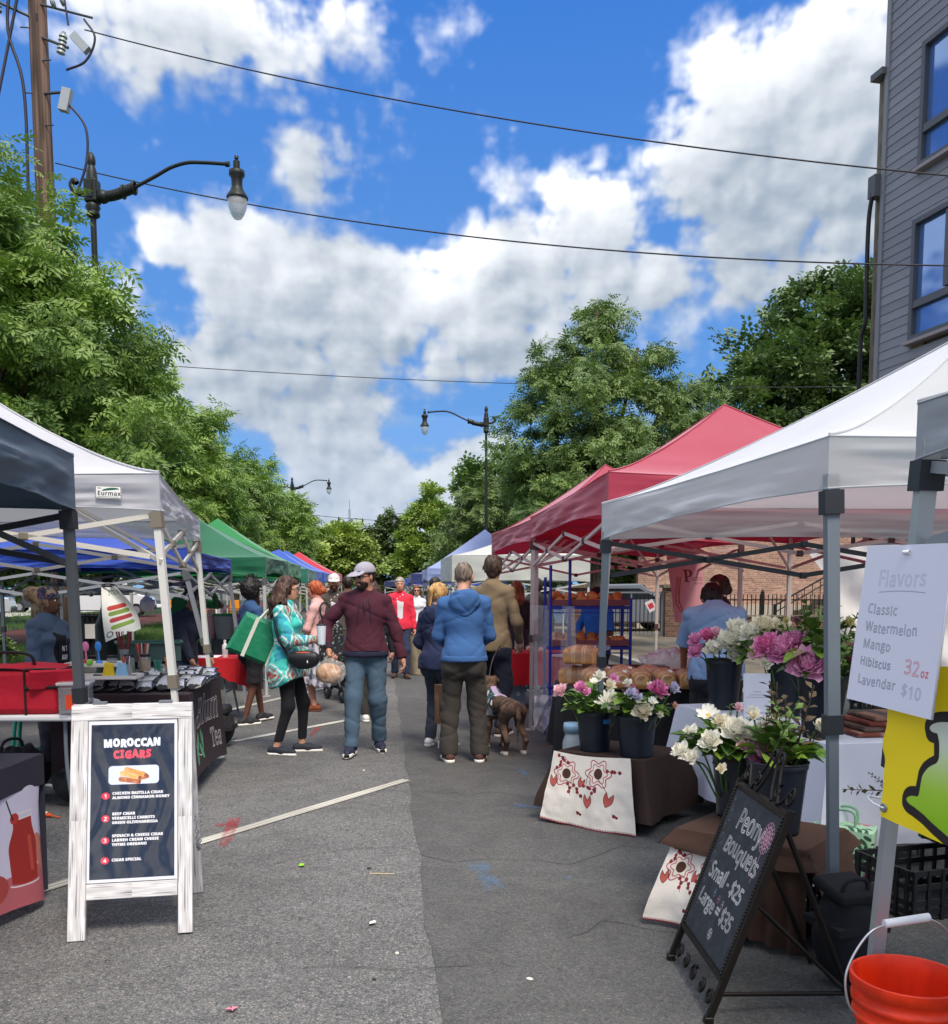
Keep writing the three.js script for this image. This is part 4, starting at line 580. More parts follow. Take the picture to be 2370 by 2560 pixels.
function foldingTable(label, pos, turn, w, d, h, legM, topM) {
  const t = thing('folding_table', label, 'table', pos, turn);
  part(t, 'tabletop', rbox(w, .045, d, .018, 0, h - .022, 0), topM ?? whitePlastic);
  for (const x of [-1, 1]) for (const z of [-1, 1]) part(t, 'leg', tube([[x * (w / 2 - .16), h - .05, z * (d / 2 - .09)], [x * (w / 2 - .15), h * .5, z * (d / 2 - .07)], [x * (w / 2 - .1), .02, z * (d / 2 - .04)]], .014, 10, 8), legM ?? steelGrey);
  for (const x of [-1, 1]) part(t, 'crossbar', rod([x * (w / 2 - .15), h * .45, -d / 2 + .07], [x * (w / 2 - .15), h * .45, d / 2 - .07], .011), legM ?? steelGrey);
  return t;
}
const linen = cloth('#dfe3f2', { rep: 20 }), brownCloth = cloth('#33211c', { rep: 20 }), blackCloth = cloth('#17171d', { rep: 16 }), redCloth = cloth('#b3121f', { rep: 14 });
foldingTable('folding table under the white cloth of the flower stall', [2.1, 0, -6.15], .245, .76, 1.83, .735);
solo('tablecloth', 'white cloth over the flower stall table, below the peony buckets', 'tablecloth', skirt(.78, 1.86, .742, .58, 3, .022, .09), linen, [2.1, 0, -6.15], .245);
// embroidered stand with two mixed bouquets
const embroidery = canvasTex(1024, 768, (c, w, h) => {
  c.fillStyle = '#ddd8ce'; c.fillRect(0, 0, w, h); const r = rng(4);
  for (let i = 0; i < 9000; i++) { c.fillStyle = r() < .5 ? 'rgba(255,255,255,.10)' : 'rgba(120,110,95,.07)'; c.fillRect(r() * w, r() * h, r() < .5 ? 9 : 2, r() < .5 ? 2 : 9); }
  const red = '#7a1c2c', dk = '#3a1418', br = '#4a2a20', flower = (x, y, s) => { c.lineWidth = 11; for (const [q, col] of [[1.5, '#a5394a'], [1.05, '#b86a6c']]) { c.strokeStyle = col; c.beginPath(); for (let a = 0; a <= 64; a++) { const t = a / 64 * 2 * PI, R = s * q * (1 + .2 * cos(t * 6)); c.lineTo(x + cos(t) * R, y + sin(t) * R * .95); } c.stroke(); } c.fillStyle = br; c.beginPath(); c.ellipse(x, y, s * .55, s * .6, 0, 0, 7); c.fill(); c.strokeStyle = dk; c.lineWidth = 3; c.stroke(); };
  const berry = (x, y, n, dx, dy) => { for (let i = 0; i < n; i++) { c.fillStyle = i & 1 ? red : '#8d2838'; c.beginPath(); c.arc(x + dx * i + (i & 1 ? 10 : -8), y + dy * i, 20, 0, 7); c.fill(); } c.strokeStyle = dk; c.lineWidth = 4; c.beginPath(); c.moveTo(x, y); c.lineTo(x + dx * n, y + dy * n); c.stroke(); };
  const tulip = (x, y, s, a) => { c.save(); c.translate(x, y); c.rotate(a); c.fillStyle = '#b5574f'; c.strokeStyle = dk; c.lineWidth = 6; c.beginPath(); c.moveTo(0, s); c.quadraticCurveTo(-s, s * .2, -s * .5, -s); c.lineTo(0, -s * .2); c.lineTo(s * .5, -s); c.quadraticCurveTo(s, s * .2, 0, s); c.fill(); c.stroke(); c.restore(); };
  const vine = (x0, y0, x1, y1, x2, y2) => { c.strokeStyle = dk; c.lineWidth = 6; c.beginPath(); c.moveTo(x0, y0); c.quadraticCurveTo(x1, y1, x2, y2); c.stroke(); };
  flower(215, 220, 92); flower(620, 175, 92); berry(90, 40, 4, 40, 20); berry(130, 110, 3, -20, 34); tulip(70, 330, 66, -.2); berry(250, 330, 3, 14, 40); berry(330, 330, 4, 26, 34); tulip(410, 290, 56, .4); berry(450, 320, 4, 40, 8); vine(470, 330, 480, 180, 540, 150); tulip(500, 480, 72, 0); berry(600, 330, 3, -20, 26); tulip(740, 440, 78, .35); berry(740, 140, 4, 44, 4); vine(90, 60, 160, 10, 210, 90); vine(220, 300, 300, 300, 320, 350); vine(620, 230, 700, 300, 720, 350);
  for (const [x, y] of [[400, 620], [800, 600]]) { c.fillStyle = red; c.beginPath(); c.arc(x, y, 18, 0, 7); c.arc(x + 26, y + 12, 14, 0, 7); c.fill(); vine(x - 24, y - 16, x, y - 30, x + 34, y + 20); }
  c.fillStyle = '#6d1626'; c.fillRect(0, h - 12, w, 12); for (let x = 0; x < w; x += 16) c.fillRect(x, h - 26, 7, 26);
});
function stand(label, pos, turn, w, d, h, which) {
  const t = thing('display_stand', label, 'stand', pos, turn);
  const g = []; for (const x of [-1, 1]) for (const z of [-1, 1]) part(t, 'leg', box(.04, h - .03, .04, x * (w / 2 - .04), (h - .03) / 2, z * (d / 2 - .04)), M('#3c2b20', .8));
  part(t, 'top', rbox(w, .03, d, .008, 0, h - .015, 0), M('#4c3626', .8)); return t;
}
stand('small wooden stand under the brown and embroidered cloths of the mixed bouquets', [1.02, 0, -6.52], -.67, .62, .56, .475);
solo('throw_cloth', 'dark brown cloth over the small stand of the two mixed bouquets', 'cloth', skirt(.66, .6, .478, .41, 8, .022, .08), brownCloth, [1.03, 0, -6.53], -.67);
const embM = M('#ffffff', .92, { map: embroidery, side: THREE.DoubleSide, bumpMap: rep(weaveT, 30), bumpScale: .0006 });
{ const s = solo('embroidered_cloth', 'white cloth embroidered with red flowers, hanging in front of the brown covered stand', 'cloth', sheet((u, v) => { const y = lerp(.49, .03, 1 - v) , k = 1 - v; return [lerp(-.335 - k * .05, .26 + k * .09, u), y - .012 * sin(u * 4) - .03 * u * k, .335 + k * .075 + sin(u * 11 + 1) * .012 * k + fbm(u * 4, v * 3, 2, 3) * .03 * (k + .2)]; }, 50, 30), embM, [1.02, 0, -6.52], -.67); }
bucket('black bucket with a blue tape strip, left of the pair on the embroidered stand', [.835, .484, -6.5], .125, .1, .275); bucket('black bucket without tape, right of the pair on the embroidered stand', [1.085, .484, -6.28], .13, .105, .275);
solo('tape_strip', 'strip of bright blue tape on the rim of a black bucket', 'tape', sheet((u, v) => { const a = lerp(.35, .85, u); return [sin(a) * .1235, .2 + v * .03, cos(a) * .1235]; }, 6, 1), M('#2f86c4', .5), [.835, .484, -6.5], 0);
bouquet('mixed bouquet with a large white chrysanthemum and pink blooms in the taped bucket', [.835, .735, -6.5], .23, .26, [['mum', W, .06, .06, .17, .082], ['peony', LP, -.22, .13, .06, .05], ['peony', PK, -.1, .16, .1, .042], ['rose', PK, -.07, .13, .13, .035], ['peony', HP, .19, .13, .1, .06], ['rose', PK, .1, .2, .02, .05], ['rose', W, .02, .22, .0, .05], ['daisy', W, .2, .04, .16, .03], ['rose', CR, .07, .17, .1, .05], ['daisy', W, -.02, .2, .08, .028]], { seed: 11, leaves: 90, leaf: .085, sprigs: 14, sprig: .17 });
bouquet('mixed bouquet with a cream peony and violet white phlox in the untaped bucket', [1.085, .735, -6.28], .22, .26, [['peony', CR, .0, .03, .19, .065], ['peony', HP, .1, .16, .08, .065], ['rose', '#c9c4dd', -.06, .14, .12, .045], ['rose', '#c9c4dd', -.02, .12, .15, .035], ['daisy', W, .06, .1, .18, .032], ['rose', '#c9c4dd', .2, .17, .05, .05], ['daisy', W, .07, .19, .06, .03], ['rose', '#e3a984', .2, .07, .12, .028], ['rose', CR, .1, .02, .2, .028], ['rose', W, -.06, .2, 0, .035]], { seed: 13, leaves: 90, leaf: .085, sprigs: 12, sprig: .16 });
// the second stand of black crates, its cloths and the low bouquets
const crateM = M('#14161a', .5);
function crate(label, pos, turn, w = .5, d = .36, h = .28) {
  const t = thing('plastic_crate', label, 'crate', pos, turn);
  part(t, 'base', rbox(w, .02, d, .008, 0, .012, 0), crateM);
  const rim = []; for (const y of [.05, h * .36, h * .66, h - .02]) rim.push(box(w, .028, .012, 0, y, d / 2), box(w, .028, .012, 0, y, -d / 2), box(.012, .028, d - .02, w / 2, y, 0), box(.012, .028, d - .02, -w / 2, y, 0));
  rim.forEach(g => part(t, 'slat', g, crateM));
  for (let i = 0; i < 8; i++) for (const z of [-1, 1]) part(t, 'rib', box(.016, h - .01, .016, -w / 2 + .01 + i * (w - .02) / 7, h / 2, z * (d / 2 + .004)), crateM);
  for (let i = 0; i < 6; i++) for (const x of [-1, 1]) part(t, 'rib', box(.016, h - .01, .016, x * (w / 2 + .004), h / 2, -d / 2 + .03 + i * (d - .06) / 5), crateM);
  return t;
}
crate('black crate under the brown cloth behind the chalkboard', [1.36, 0, -4.42], -.7, .5, .4, .23); crate('upper black crate of the cloth covered stand behind the chalkboard', [1.36, .235, -4.42], -.7, .5, .4, .22);
solo('throw_cloth', 'brown cloth over the crates behind the chalkboard, trailing to the ground', 'cloth', merge([skirt(.62, .5, .462, .1, 5, .012, .03), sheet((u, v) => { const k = pow(v, 1.1); return [.33 + .1 * v + fbm(u * 3, v * 2, 4, 3) * .05 * v, .47 - .455 * v, lerp(-.24, .27, u) * (1 - .25 * v) + .02 * sin(u * 16 + v * 2) * v]; }, 30, 20), sheet((u, v) => [lerp(.06, .32, u) + .03 * v, .465 - .45 * v * (.92 + .08 * u), .27 + .05 * v + .02 * sin(u * 18) * v + fbm(u * 3, v * 3, 9, 3) * .03 * v], 24, 20)]), cloth('#3d281f', { rep: 20 }), [1.36, 0, -4.42], -.7);
solo('embroidered_cloth', 'white embroidered cloth hanging below the brown one, left of the chalkboard', 'cloth', sheet((u, v) => { const k = 1 - v; return [lerp(-.32 - k * .1, .06, u), lerp(.4, .03, k), .27 + k * .09 + .014 * sin(u * 9 + 2) * k + fbm(u * 3, v * 3, 6, 3) * .03]; }, 30, 24), embM, [1.36, 0, -4.42], -.7);
bucket('black bucket of the low leafy bouquets, partly behind the chalkboard scrolls', [1.32, .475, -4.66], .135, .105, .33); bucket('black bucket behind the right end of the chalkboard top', [1.405, .475, -4.34], .135, .105, .33);
bouquet('broad leaved bouquet with white snapdragons and pale pink blooms above the chalkboard', [1.28, .755, -4.66], .235, .3, [['peony', W, -.02, .12, .15, .07], ['peony', W, .12, .14, .13, .06], ['peony', PK, .05, .02, .24, .058], ['rose', PU, .12, .02, .2, .04], ['rose', W, -.25, .02, .1, .05], ['rose', W, -.21, .0, .15, .045], ['rose', CR, -.08, .16, .09, .045], ['rose', LP, .17, .1, .14, .035], ['daisy', W, -.12, .19, .04, .05], ['rose', LP, .02, .22, 0, .03], ['rose', CR, -.1, -.04, .22, .028], ['rose', W, .02, -.06, .24, .03], ['peony', W, -.14, .08, .17, .05], ['peony', CR, .18, .04, .18, .055], ['rose', W, .06, .2, .08, .045], ['peony', LP, .0, .07, .22, .04], ['rose', W, -.2, .1, .05, .045], ['rose', '#c8cf9a', .1, -.05, .24, .03]], { seed: 21, leaves: 120, leaf: .12, sprigs: 12, sprig: .24, brown: 5, tall: .7 });
bouquet('dark leaved bouquet with one white bud and brown sprigs, right behind the chalkboard', [1.41, .775, -4.38], .16, .3, [['rose', W, .15, .16, .06, .038], ['rose', CR, -.1, .2, 0, .03]], { seed: 25, leaves: 60, leaf: .1, sprigs: 12, sprig: .34, brown: 10, dark: 1, tall: 1.1 });
// tall buckets on the white table
bucket('tall black bucket of white peonies on the left of the white table', [1.77, .75, -6.7], .128, .098, .35); bucket('black bucket behind the paper price sign on the white table', [2.1, .75, -6.35], .13, .1, .34); bucket('tall black bucket at the near end of the white table, behind the grey leg', [1.99, .75, -5.4], .138, .1, .36);
bouquet('white peonies in full bloom with a few pink ones at their left', [1.77, 1.1, -6.7], .2, .3, [['peony', W, .06, .14, .08, .1], ['peony', W, .1, .04, .14, .08], ['peony', W, -.02, .08, .15, .085], ['peony', W, -.11, .04, .13, .06], ['peony', W, .02, .0, .18, .06], ['peony', PK, -.2, .1, .05, .05], ['peony', PK, -.2, .02, .08, .055], ['peony', HP, -.12, .13, .05, .055], ['peony', LP, -.07, .15, .06, .045], ['rose', W, .16, .1, .1, .06]], { seed: 31, leaves: 24, leaf: .1, sprigs: 3, dark: 1 });
bouquet('cream and blush peonies over dark leaves, behind the paper sign', [2.06, 1.09, -6.36], .26, .3, [['peony', CR, -.12, .2, .02, .085], ['peony', W, -.2, .17, .05, .07], ['peony', CR, -.02, .2, .02, .07], ['peony', LP, -.18, .05, .14, .06], ['rose', W, -.14, -.02, .2, .045], ['rose', LP, .04, .17, .06, .045], ['rose', W, .0, .12, .1, .04], ['rose', '#5a6fc0', .2, .18, 0, .025]], { seed: 33, leaves: 120, leaf: .1, sprigs: 10, sprig: .18, dark: 1 });
bouquet('big pink peonies crowned by tall filler greens behind the grey tent leg', [1.99, 1.1, -5.4], .24, .3, [['peony', '#f0a6d2', -.12, .02, .13, .105], ['peony', PK, -.22, .1, .04, .085], ['peony', HP, -.28, .13, -.02, .075], ['peony', '#d87ab0', -.16, .15, .02, .07], ['peony', HP, .12, .07, .12, .09], ['daisy', '#d8a020', -.08, .24, .02, .03], ['rose', '#7a2036', -.14, .28, -.02, .03], ['rose', '#c8bd6a', .1, .27, .05, .04], ['rose', '#c8bd6a', -.2, .28, 0, .025]], { seed: 35, leaves: 60, leaf: .12, sprigs: 26, sprig: .36, dark: 1, tall: 1.6 });
{ // paper sign in a stand, its printed codes left out
  const t = thing('paper_sign', 'white paper sign in a clear upright holder on the flower table', 'sign', [1.84, .75, -6.12], -.25); t.rotation.x = -.12;
  part(t, 'sheet', rbox(.17, .3, .004, .001, 0, .152, 0), M('#d9dcea', .6)); part(t, 'print', sheet((u, v) => [lerp(-.08, .08, u), lerp(.01, .295, v), .0035], 1, 1), M('#ffffff', .6, { map: canvasTex(256, 440, (c, w, h) => { c.fillStyle = '#d9dcea'; c.fillRect(0, 0, w, h); c.strokeStyle = '#3a3c48'; c.fillStyle = '#4a4c5a'; c.lineWidth = 3; c.beginPath(); c.moveTo(20, 226); c.lineTo(w - 20, 232); c.stroke(); for (const [x, y, l] of [[90, 170, 80], [50, 200, 150], [60, 380, 130], [90, 404, 80]]) for (let i = 0; i < l; i += 9) c.fillRect(x + i, y + (i % 4), 6, 6); }) }));
  part(t, 'holder_foot', box(.18, .008, .1, 0, .004, -.03), M('#cfd6da', .1, { transmission: .7, thickness: 0 }));
}
{ // rolled woven textile, jar and dark crate at the table's near end
  const t = thing('woven_bundle', 'folded reddish woven textile bundle at the near end of the white table', 'textile', [2.42, .75, -5.55], .1);
  for (let i = 0; i < 4; i++) part(t, 'fold', rbox(.5 - i * .04, .03, .34, .014, i * .012, .018 + i * .03, 0), M('#ffffff', .95, { map: mottle(['#8c4a3c', '#6d5a52', '#7a3a30', '#96705c'][i], ['#b0877a', '#5a2f2a', '#a86050', '#4f4a48'][i], 3, 2, 3), bumpMap: rep(weaveT, 8), bumpScale: .003 }));
  crate('dark crate on the white table behind the whiteboard', [2.6, .75, -6.1], .25, .5, .4, .28);
  const j = thing('glass_jar', 'tall clear glass jar beside the tall peony bucket', 'jar', [2.23, .75, -5.72]); part(j, 'body', lathe([[0, 0], [.04, 0], [.045, .02], [.045, .16], [.03, .2], [.032, .24]], 18), M('#dfe8e6', .05, { transmission: .8, thickness: 0 }));
}
crate('lower black crate on the asphalt under the near end of the white table', [2.32, 0, -4.7], .3, .6, .4, .26); crate('black crate set back behind the lowest one, under the yellow banner', [2.7, 0, -4.55], .3, .5, .4, .3); crate('upper black crate stacked behind the yellow banner', [2.62, .305, -4.75], .3, .5, .38, .3);
{ // printed shopping bag
  const t = thing('shopping_bag', 'pale green printed shopping bag under the white table, by the crates', 'bag', [2.02, 0, -5.08], -.5);
  part(t, 'body', prism([[-.13, 0], [.13, 0], [.15, .3], [-.14, .32]], .14, .012), M('#ffffff', .7, { map: (() => { const q = canvasTex(256, 256, (c, w, h) => { c.fillStyle = '#a9d3b4'; c.fillRect(0, 0, w, h); c.fillStyle = '#2b5a3a'; for (let i = 0; i < 14; i++) { c.beginPath(); c.ellipse(150 + (i * 53) % 100, 30 + (i * 37) % 120, 20, 9, i, 0, 7); c.fill(); } c.fillStyle = '#c46a78'; for (let i = 0; i < 5; i++) { c.beginPath(); c.arc(160 + i * 20, 200 + (i % 2) * 18, 16, 0, 7); c.fill(); } c.fillStyle = '#1c1f1c'; c.font = 'italic bold 58px serif'; c.fillText('Mi', 14, 90); c.font = '40px sans-serif'; c.fillText('Shop', 20, 150); }); q.wrapS = q.wrapT = THREE.RepeatWrapping; q.repeat.set(3.4, 3.2); q.offset.set(.5, 0); return q; })() }));
  for (const z of [-.05, .05]) part(t, 'handle', tube([[-.06, .3, z], [-.05, .4, z], [.05, .4, z], [.06, .3, z]], .008, 16), M('#8fbf9c', .8));
}
{ // fallen sprig caught on the tent leg
  const t = thing('sprig_bunch', 'bunch of dark leafy sprigs sticking out beside the pale tent leg', 'sprigs', [1.62, .82, -3.62]);
  for (let i = 0; i < 7; i++) { const m = part(t, 'sprig', sprig, sprigM[i % 3 ? 0 : 1]); m.scale.setScalar(.11 + .016 * i); m.rotation.set(.3 * (i % 3 - 1), i * .9, .9 + .1 * i - (i % 2) * .4); }
}
{ // weight bag on the grey leg
  const t = thing('weight_bag', 'black fabric weight bag strapped round the foot of the dark grey tent leg', 'weight bag', [1.5, 0, -3.72], .3);
  const g = crumple([.13, .21, .12], 15, .8, .05);
  part(t, 'body', g, cloth('#14171d', { rep: 10 })); part(t, 'strap', box(.24, .03, .23, 0, .26, 0), blackCloth); part(t, 'handle', tube([[-.08, .38, .06], [-.06, .45, .07], [.03, .45, .07], [.05, .38, .06]], .009, 16), blackCloth); part(t, 'flap', rbox(.2, .05, .2, .02, 0, .4, 0, .2), blackCloth);
}
// ---------------------------------------------------------------- chalkboard easel
{
  const F = [[.845, .0, -3.97], [.86, 0, -3.37]], up = .36, L = (i, y) => [F[i][0] + y * up, y, F[i][2]];
  const t = thing('chalkboard_easel', 'leaning chalkboard easel with iron scrollwork and chalked peony bouquet prices', 'chalkboard sign', [0, 0, 0]); const iron = M('#26221f', .45, { metalness: .6 });
  const dir = V(...L(1, .5)).sub(V(...L(0, .5))).normalize(), nup = V(up, 1, 0).normalize(), nrm = nup.clone().cross(dir).normalize().multiplyScalar(-1);
  for (const i of [0, 1]) { const leg = part(t, 'leg', merge([bar(L(i, 0.01), L(i, .8), .024, .024)]), iron); part(leg, 'foot', mv(rbox(.034, .03, .034, .006), ...L(i, .015)), iron); }
  const q = (s, y, d = 0) => { const a = L(0, y), b = L(1, y); return [lerp(a[0], b[0], s) + nrm.x * d, lerp(a[1], b[1], s) + nrm.y * d, lerp(a[2], b[2], s) + nrm.z * d]; };
  const panel = part(t, 'board', merge([[.0, -.006], [.0, .006]].map(([, d]) => sheet((u, v) => q(lerp(.015, .985, u), lerp(.165, .775, v), d), 1, 1))), M('#20262c', .8));
  part(t, 'edge_trim', merge([bar(q(0, .165), q(1, .165), .026, .026), bar(q(0, .775), q(1, .775), .026, .026), ...[...Array(46).keys()].flatMap(i => [ball(.006, ...q(.035, .18 + i * .013, .012)), ball(.006, ...q(.965, .18 + i * .013, .012))])]), iron);
  const chalk = canvasTex(900, 980, (c, w, h) => {
    c.fillStyle = '#23292f'; c.fillRect(0, 0, w, h); const r = rng(12); for (let i = 0; i < 500; i++) { c.fillStyle = `rgba(160,175,185,${.012 + r() * .02})`; c.beginPath(); c.ellipse(r() * w, r() * h, 20 + r() * 90, 8 + r() * 30, r() * 6, 0, 7); c.fill(); }
    const write = (s, x, y, px) => { c.save(); c.translate(x, y); c.lineJoin = c.lineCap = 'round'; let q = 0; for (const ch of s) { c.save(); c.translate(q, (r() - .5) * 16); c.rotate((r() - .5) * .13); c.transform(1, 0, -.16, 1 + (r() - .4) * .16, 0, 0); c.font = `${px}px sans-serif`; for (const [dx, a, lw] of [[0, .75 + r() * .25, 4.5], [6 + r() * 4, .4 + r() * .4, 2.6]]) { c.strokeStyle = `rgba(226,226,220,${a})`; c.lineWidth = lw; c.strokeText(ch, dx, dx * .5); } c.restore(); q += c.measureText(ch).width * 0 + wid(ch, px); } c.restore(); }, wid = (ch, px) => { c.font = `${px}px sans-serif`; return c.measureText(ch).width * .97; };
    write('Peony', 230, 215, 180); write('Bouquets', 165, 395, 156); write('Small - $25', 95, 595, 136); write('Large = $35', 75, 780, 136);
    c.strokeStyle = 'rgba(206,150,170,.95)'; c.lineWidth = 4; for (let ring = 0; ring < 4; ring++) for (let i = 0; i < 4 + ring * 4; i++) { const a = i / (4 + ring * 4) * 6.283, x = 780 + cos(a) * ring * 24, y = 150 + sin(a) * ring * 27; c.beginPath(); c.arc(x, y, 17, 0, 7); c.stroke(); } c.beginPath(); c.moveTo(780, 250); c.lineTo(776, 440); c.stroke();
    c.lineWidth = 3; for (const [x, y, col] of [[330, 655, '#7fa8cf'], [430, 668, '#c98090'], [520, 676, '#cfc3c0']]) { c.strokeStyle = c.fillStyle = col; c.beginPath(); c.moveTo(x - 18, y); c.lineTo(x + 18, y); c.lineTo(x + 8, y + 26); c.lineTo(x - 8, y + 26); c.closePath(); c.stroke(); c.beginPath(); c.arc(x, y - 12, 12, 0, 7); c.stroke(); }
    c.strokeStyle = 'rgba(220,220,215,.9)'; for (let i = 0; i < 6; i++) { c.beginPath(); c.ellipse(500 + cos(i * 1.05) * 20, 880 + sin(i * 1.05) * 22, 13, 17, i, 0, 7); c.stroke(); }
    c.strokeStyle = 'rgba(200,205,205,.55)'; for (let k = 0; k < 12; k++) { c.beginPath(); c.arc(60 + (k % 3) * 18, 60 + k * 66, 13 + (k % 3) * 5, .4 * k, 4 + .4 * k); c.stroke(); }
  });
  const cm = M('#ffffff', .85, { map: chalk }); part(t, 'chalk_face', sheet((u, v) => q(lerp(.03, .97, u), lerp(.18, .76, v), .0095), 1, 1), cm);
  const scroll = (pts, r = .0075) => tube(pts.map(([s, y]) => q(s, .79 + y, .0)), r, pts.length * 5, 6), curl = (s, y, R, dirn, turns = 1.4, a0 = 0) => [...Array(12).keys()].map(i => { const a = a0 + dirn * i / 11 * turns * 2 * PI, k = R * (1 - i / 14); return [s + cos(a) * k / .6, y + sin(a) * k]; });
  for (const m of [0, 1]) { const X = s => m ? 1 - s : s;
    for (const g of [[...curl(.1, .045, .038, 1, 1.1, 2).reverse(), [.2, .012], [.26, .0]], [[.24, 0], [.3, .05], [.38, .12], ...curl(.44, .15, .028, -1, 1.2, 3)], curl(.3, .04, .03, -1, 1.2, 2), [[.36, 0], [.42, .05], [.47, .12], [.5, .19]]]) part(t, 'scroll', scroll(g.map(([s, y]) => [X(s), y]), .0062), iron); }
  for (const g of [curl(.12, -.66 - .06, .035, 1, 1.4), curl(.3, -.66 - .06, .03, -1, 1.4, 2), curl(.5, -.72, .034, 1, 1.4, 1), curl(.7, -.72, .03, -1, 1.4, 2), curl(.88, -.72, .035, 1, 1.4)]) part(t, 'scroll', scroll(g, .0065), iron);
  part(t, 'rear_leg', merge([rod([1.12, .76, -3.95], [1.44, .01, -3.93], .011), rod([1.13, .76, -3.42], [1.45, .01, -3.5], .011)]), iron); part(t, 'spreader', merge([rod([.9, .1, -3.4], [1.42, .06, -3.5], .009), rod([1.2, .26, -3.93], [1.44, .05, -3.52], .01)]), iron);
}
// ---------------------------------------------------------------- whiteboard, yellow banner, orange bucket
function board4(TL, TR, BR, BL, th) { const P = [TL, TR, BR, BL].map(p => V(...p)), n = P[1].clone().sub(P[0]).cross(P[3].clone().sub(P[0])).normalize().multiplyScalar(-1); const at = (u, v, d) => P[3].clone().lerp(P[2], u).lerp(P[0].clone().lerp(P[1], u), v).addScaledVector(n, d).toArray(); return { at, n }; }
{
  const TL = [1.262, 1.735, -3.07], TR = [1.352, 1.728, -2.7], BR = [1.31, 1.225, -2.7], BL = [1.212, 1.245, -3.07], { at } = board4(TL, TR, BR, BL, .004);
  const t = thing('whiteboard', 'white foam board listing drink flavours, tied to the pale tent leg', 'sign'); const fb = M('#d3d7e6', .55);
  const rim = sheet((u, v) => { const k = u * 4, i = min(3, floor(k)), f = k - i, c = [[0, 0], [1, 0], [1, 1], [0, 1], [0, 0]]; return at(lerp(c[i][0], c[i + 1][0], f), lerp(c[i][1], c[i + 1][1], f), lerp(-.008, 0, v)); }, 4, 1);
  part(t, 'board', merge([sheet((u, v) => at(u, v, -.008), 1, 1), rim]), M('#cdd2e2', .6)); t.children[0].material.side = THREE.DoubleSide;
  part(t, 'front', sheet((u, v) => at(u, v, .0006), 1, 1), M('#ffffff', .5, { side: THREE.DoubleSide, map: canvasTex(780, 1000, (c, w, h) => {
    c.fillStyle = '#d5d9e8'; c.fillRect(0, 0, w, h); const wr = (s, x, y, px, col, lw, sp = 0) => { c.font = `${px}px sans-serif`; c.strokeStyle = col; c.lineWidth = lw; c.lineJoin = 'round'; c.save(); c.translate(x, y); c.rotate(-.012); if (sp) { let q = 0; for (const ch of s) { c.strokeText(ch, q, (q * 7 % 9) - 4); q += c.measureText(ch).width + sp; } } else c.strokeText(s, 0, 0); c.restore(); };
    wr('Flavors', 150, 250, 128, '#a5abc4', 4, 6); c.strokeStyle = '#8a90ac'; c.lineWidth = 5; c.beginPath(); c.moveTo(170, 290); c.quadraticCurveTo(380, 268, 600, 284); c.stroke();
    wr('Classic', 90, 430, 82, '#6d7288', 3.5, 5); wr('Watermelon', 90, 545, 82, '#6d7288', 3.5, 3); wr('Mango', 90, 655, 80, '#6d7288', 3.5, 4); wr('Hibiscus', 85, 765, 72, '#5d6278', 3.5, 3); wr('Lavendar', 85, 885, 80, '#6d7288', 3.5, 4); wr('32', 500, 770, 120, '#c4586a', 4, 3); wr('oz', 645, 775, 64, '#c4586a', 4, 3); wr('$10', 500, 905, 100, '#aab4c2', 6, 4);
  }) }));
  part(t, 'zip_tie', tube([at(.47, .955, .004), at(.5, .952, .01), at(.54, .955, .004)], .006, 10), whitePlastic); part(t, 'cord', rod(at(.5, .95, -.006), [1.4, 1.72, -3.05], .003), whitePlastic);
}
{
  const t = thing('banner', 'yellow vinyl banner with a thick black outline, tied to the pale tent leg', 'banner', [0, 0, 0]);
  const img = canvasTex(1024, 1024, (c, w, h) => {
    c.fillStyle = '#f5dc16'; c.fillRect(0, 0, w, h); const r = rng(3); const path = () => { c.beginPath(); c.moveTo(1200, 285); c.lineTo(760, 290); c.quadraticCurveTo(520, 300, 508, 372); c.quadraticCurveTo(520, 430, 650, 425); c.quadraticCurveTo(700, 480, 748, 545); c.quadraticCurveTo(600, 590, 540, 660); c.lineTo(503, 775); c.quadraticCurveTo(350, 780, 340, 840); c.quadraticCurveTo(330, 895, 480, 905); c.lineTo(640, 930); c.lineTo(1200, 1060); };
    const g = c.createLinearGradient(0, 150, 0, 950); g.addColorStop(0, '#d8e0e6'); g.addColorStop(.4, '#d9e6d0'); g.addColorStop(.75, '#a5d23a'); g.addColorStop(1, '#8cc414'); c.fillStyle = g; path(); c.fill(); c.strokeStyle = '#231d1f'; c.lineWidth = 62; c.lineJoin = 'round'; path(); c.stroke();
  });
  part(t, 'vinyl', sheet((u, v) => { const bulge = fbm(u * 3 + 1, v * 3, 2, 3) * .035, inset = v > .42 ? sstep(.42, .6, v) * .035 : 0; const s = u + inset * (1 - u); return [lerp(1.292, 1.62, s) + bulge * .6, lerp(.875 - .1 * u, 1.36 + .05 * u, v) + .0, lerp(-3.0, -2.2, s) + bulge]; }, 40, 30), M('#ffffff', .38, { map: (img.repeat.set(3, 1), img), side: THREE.DoubleSide }));
  part(t, 'grommet', mv(new THREE.TorusGeometry(.011, .004, 8, 18), 1.304, .905, -2.972, 0, -1.2), steelGrey); part(t, 'cord', tube([[1.304, .905, -2.965], [1.29, .91, -3.02], [1.31, .915, -3.1], [1.345, .91, -3.09]], .004, 16), whitePlastic);
}
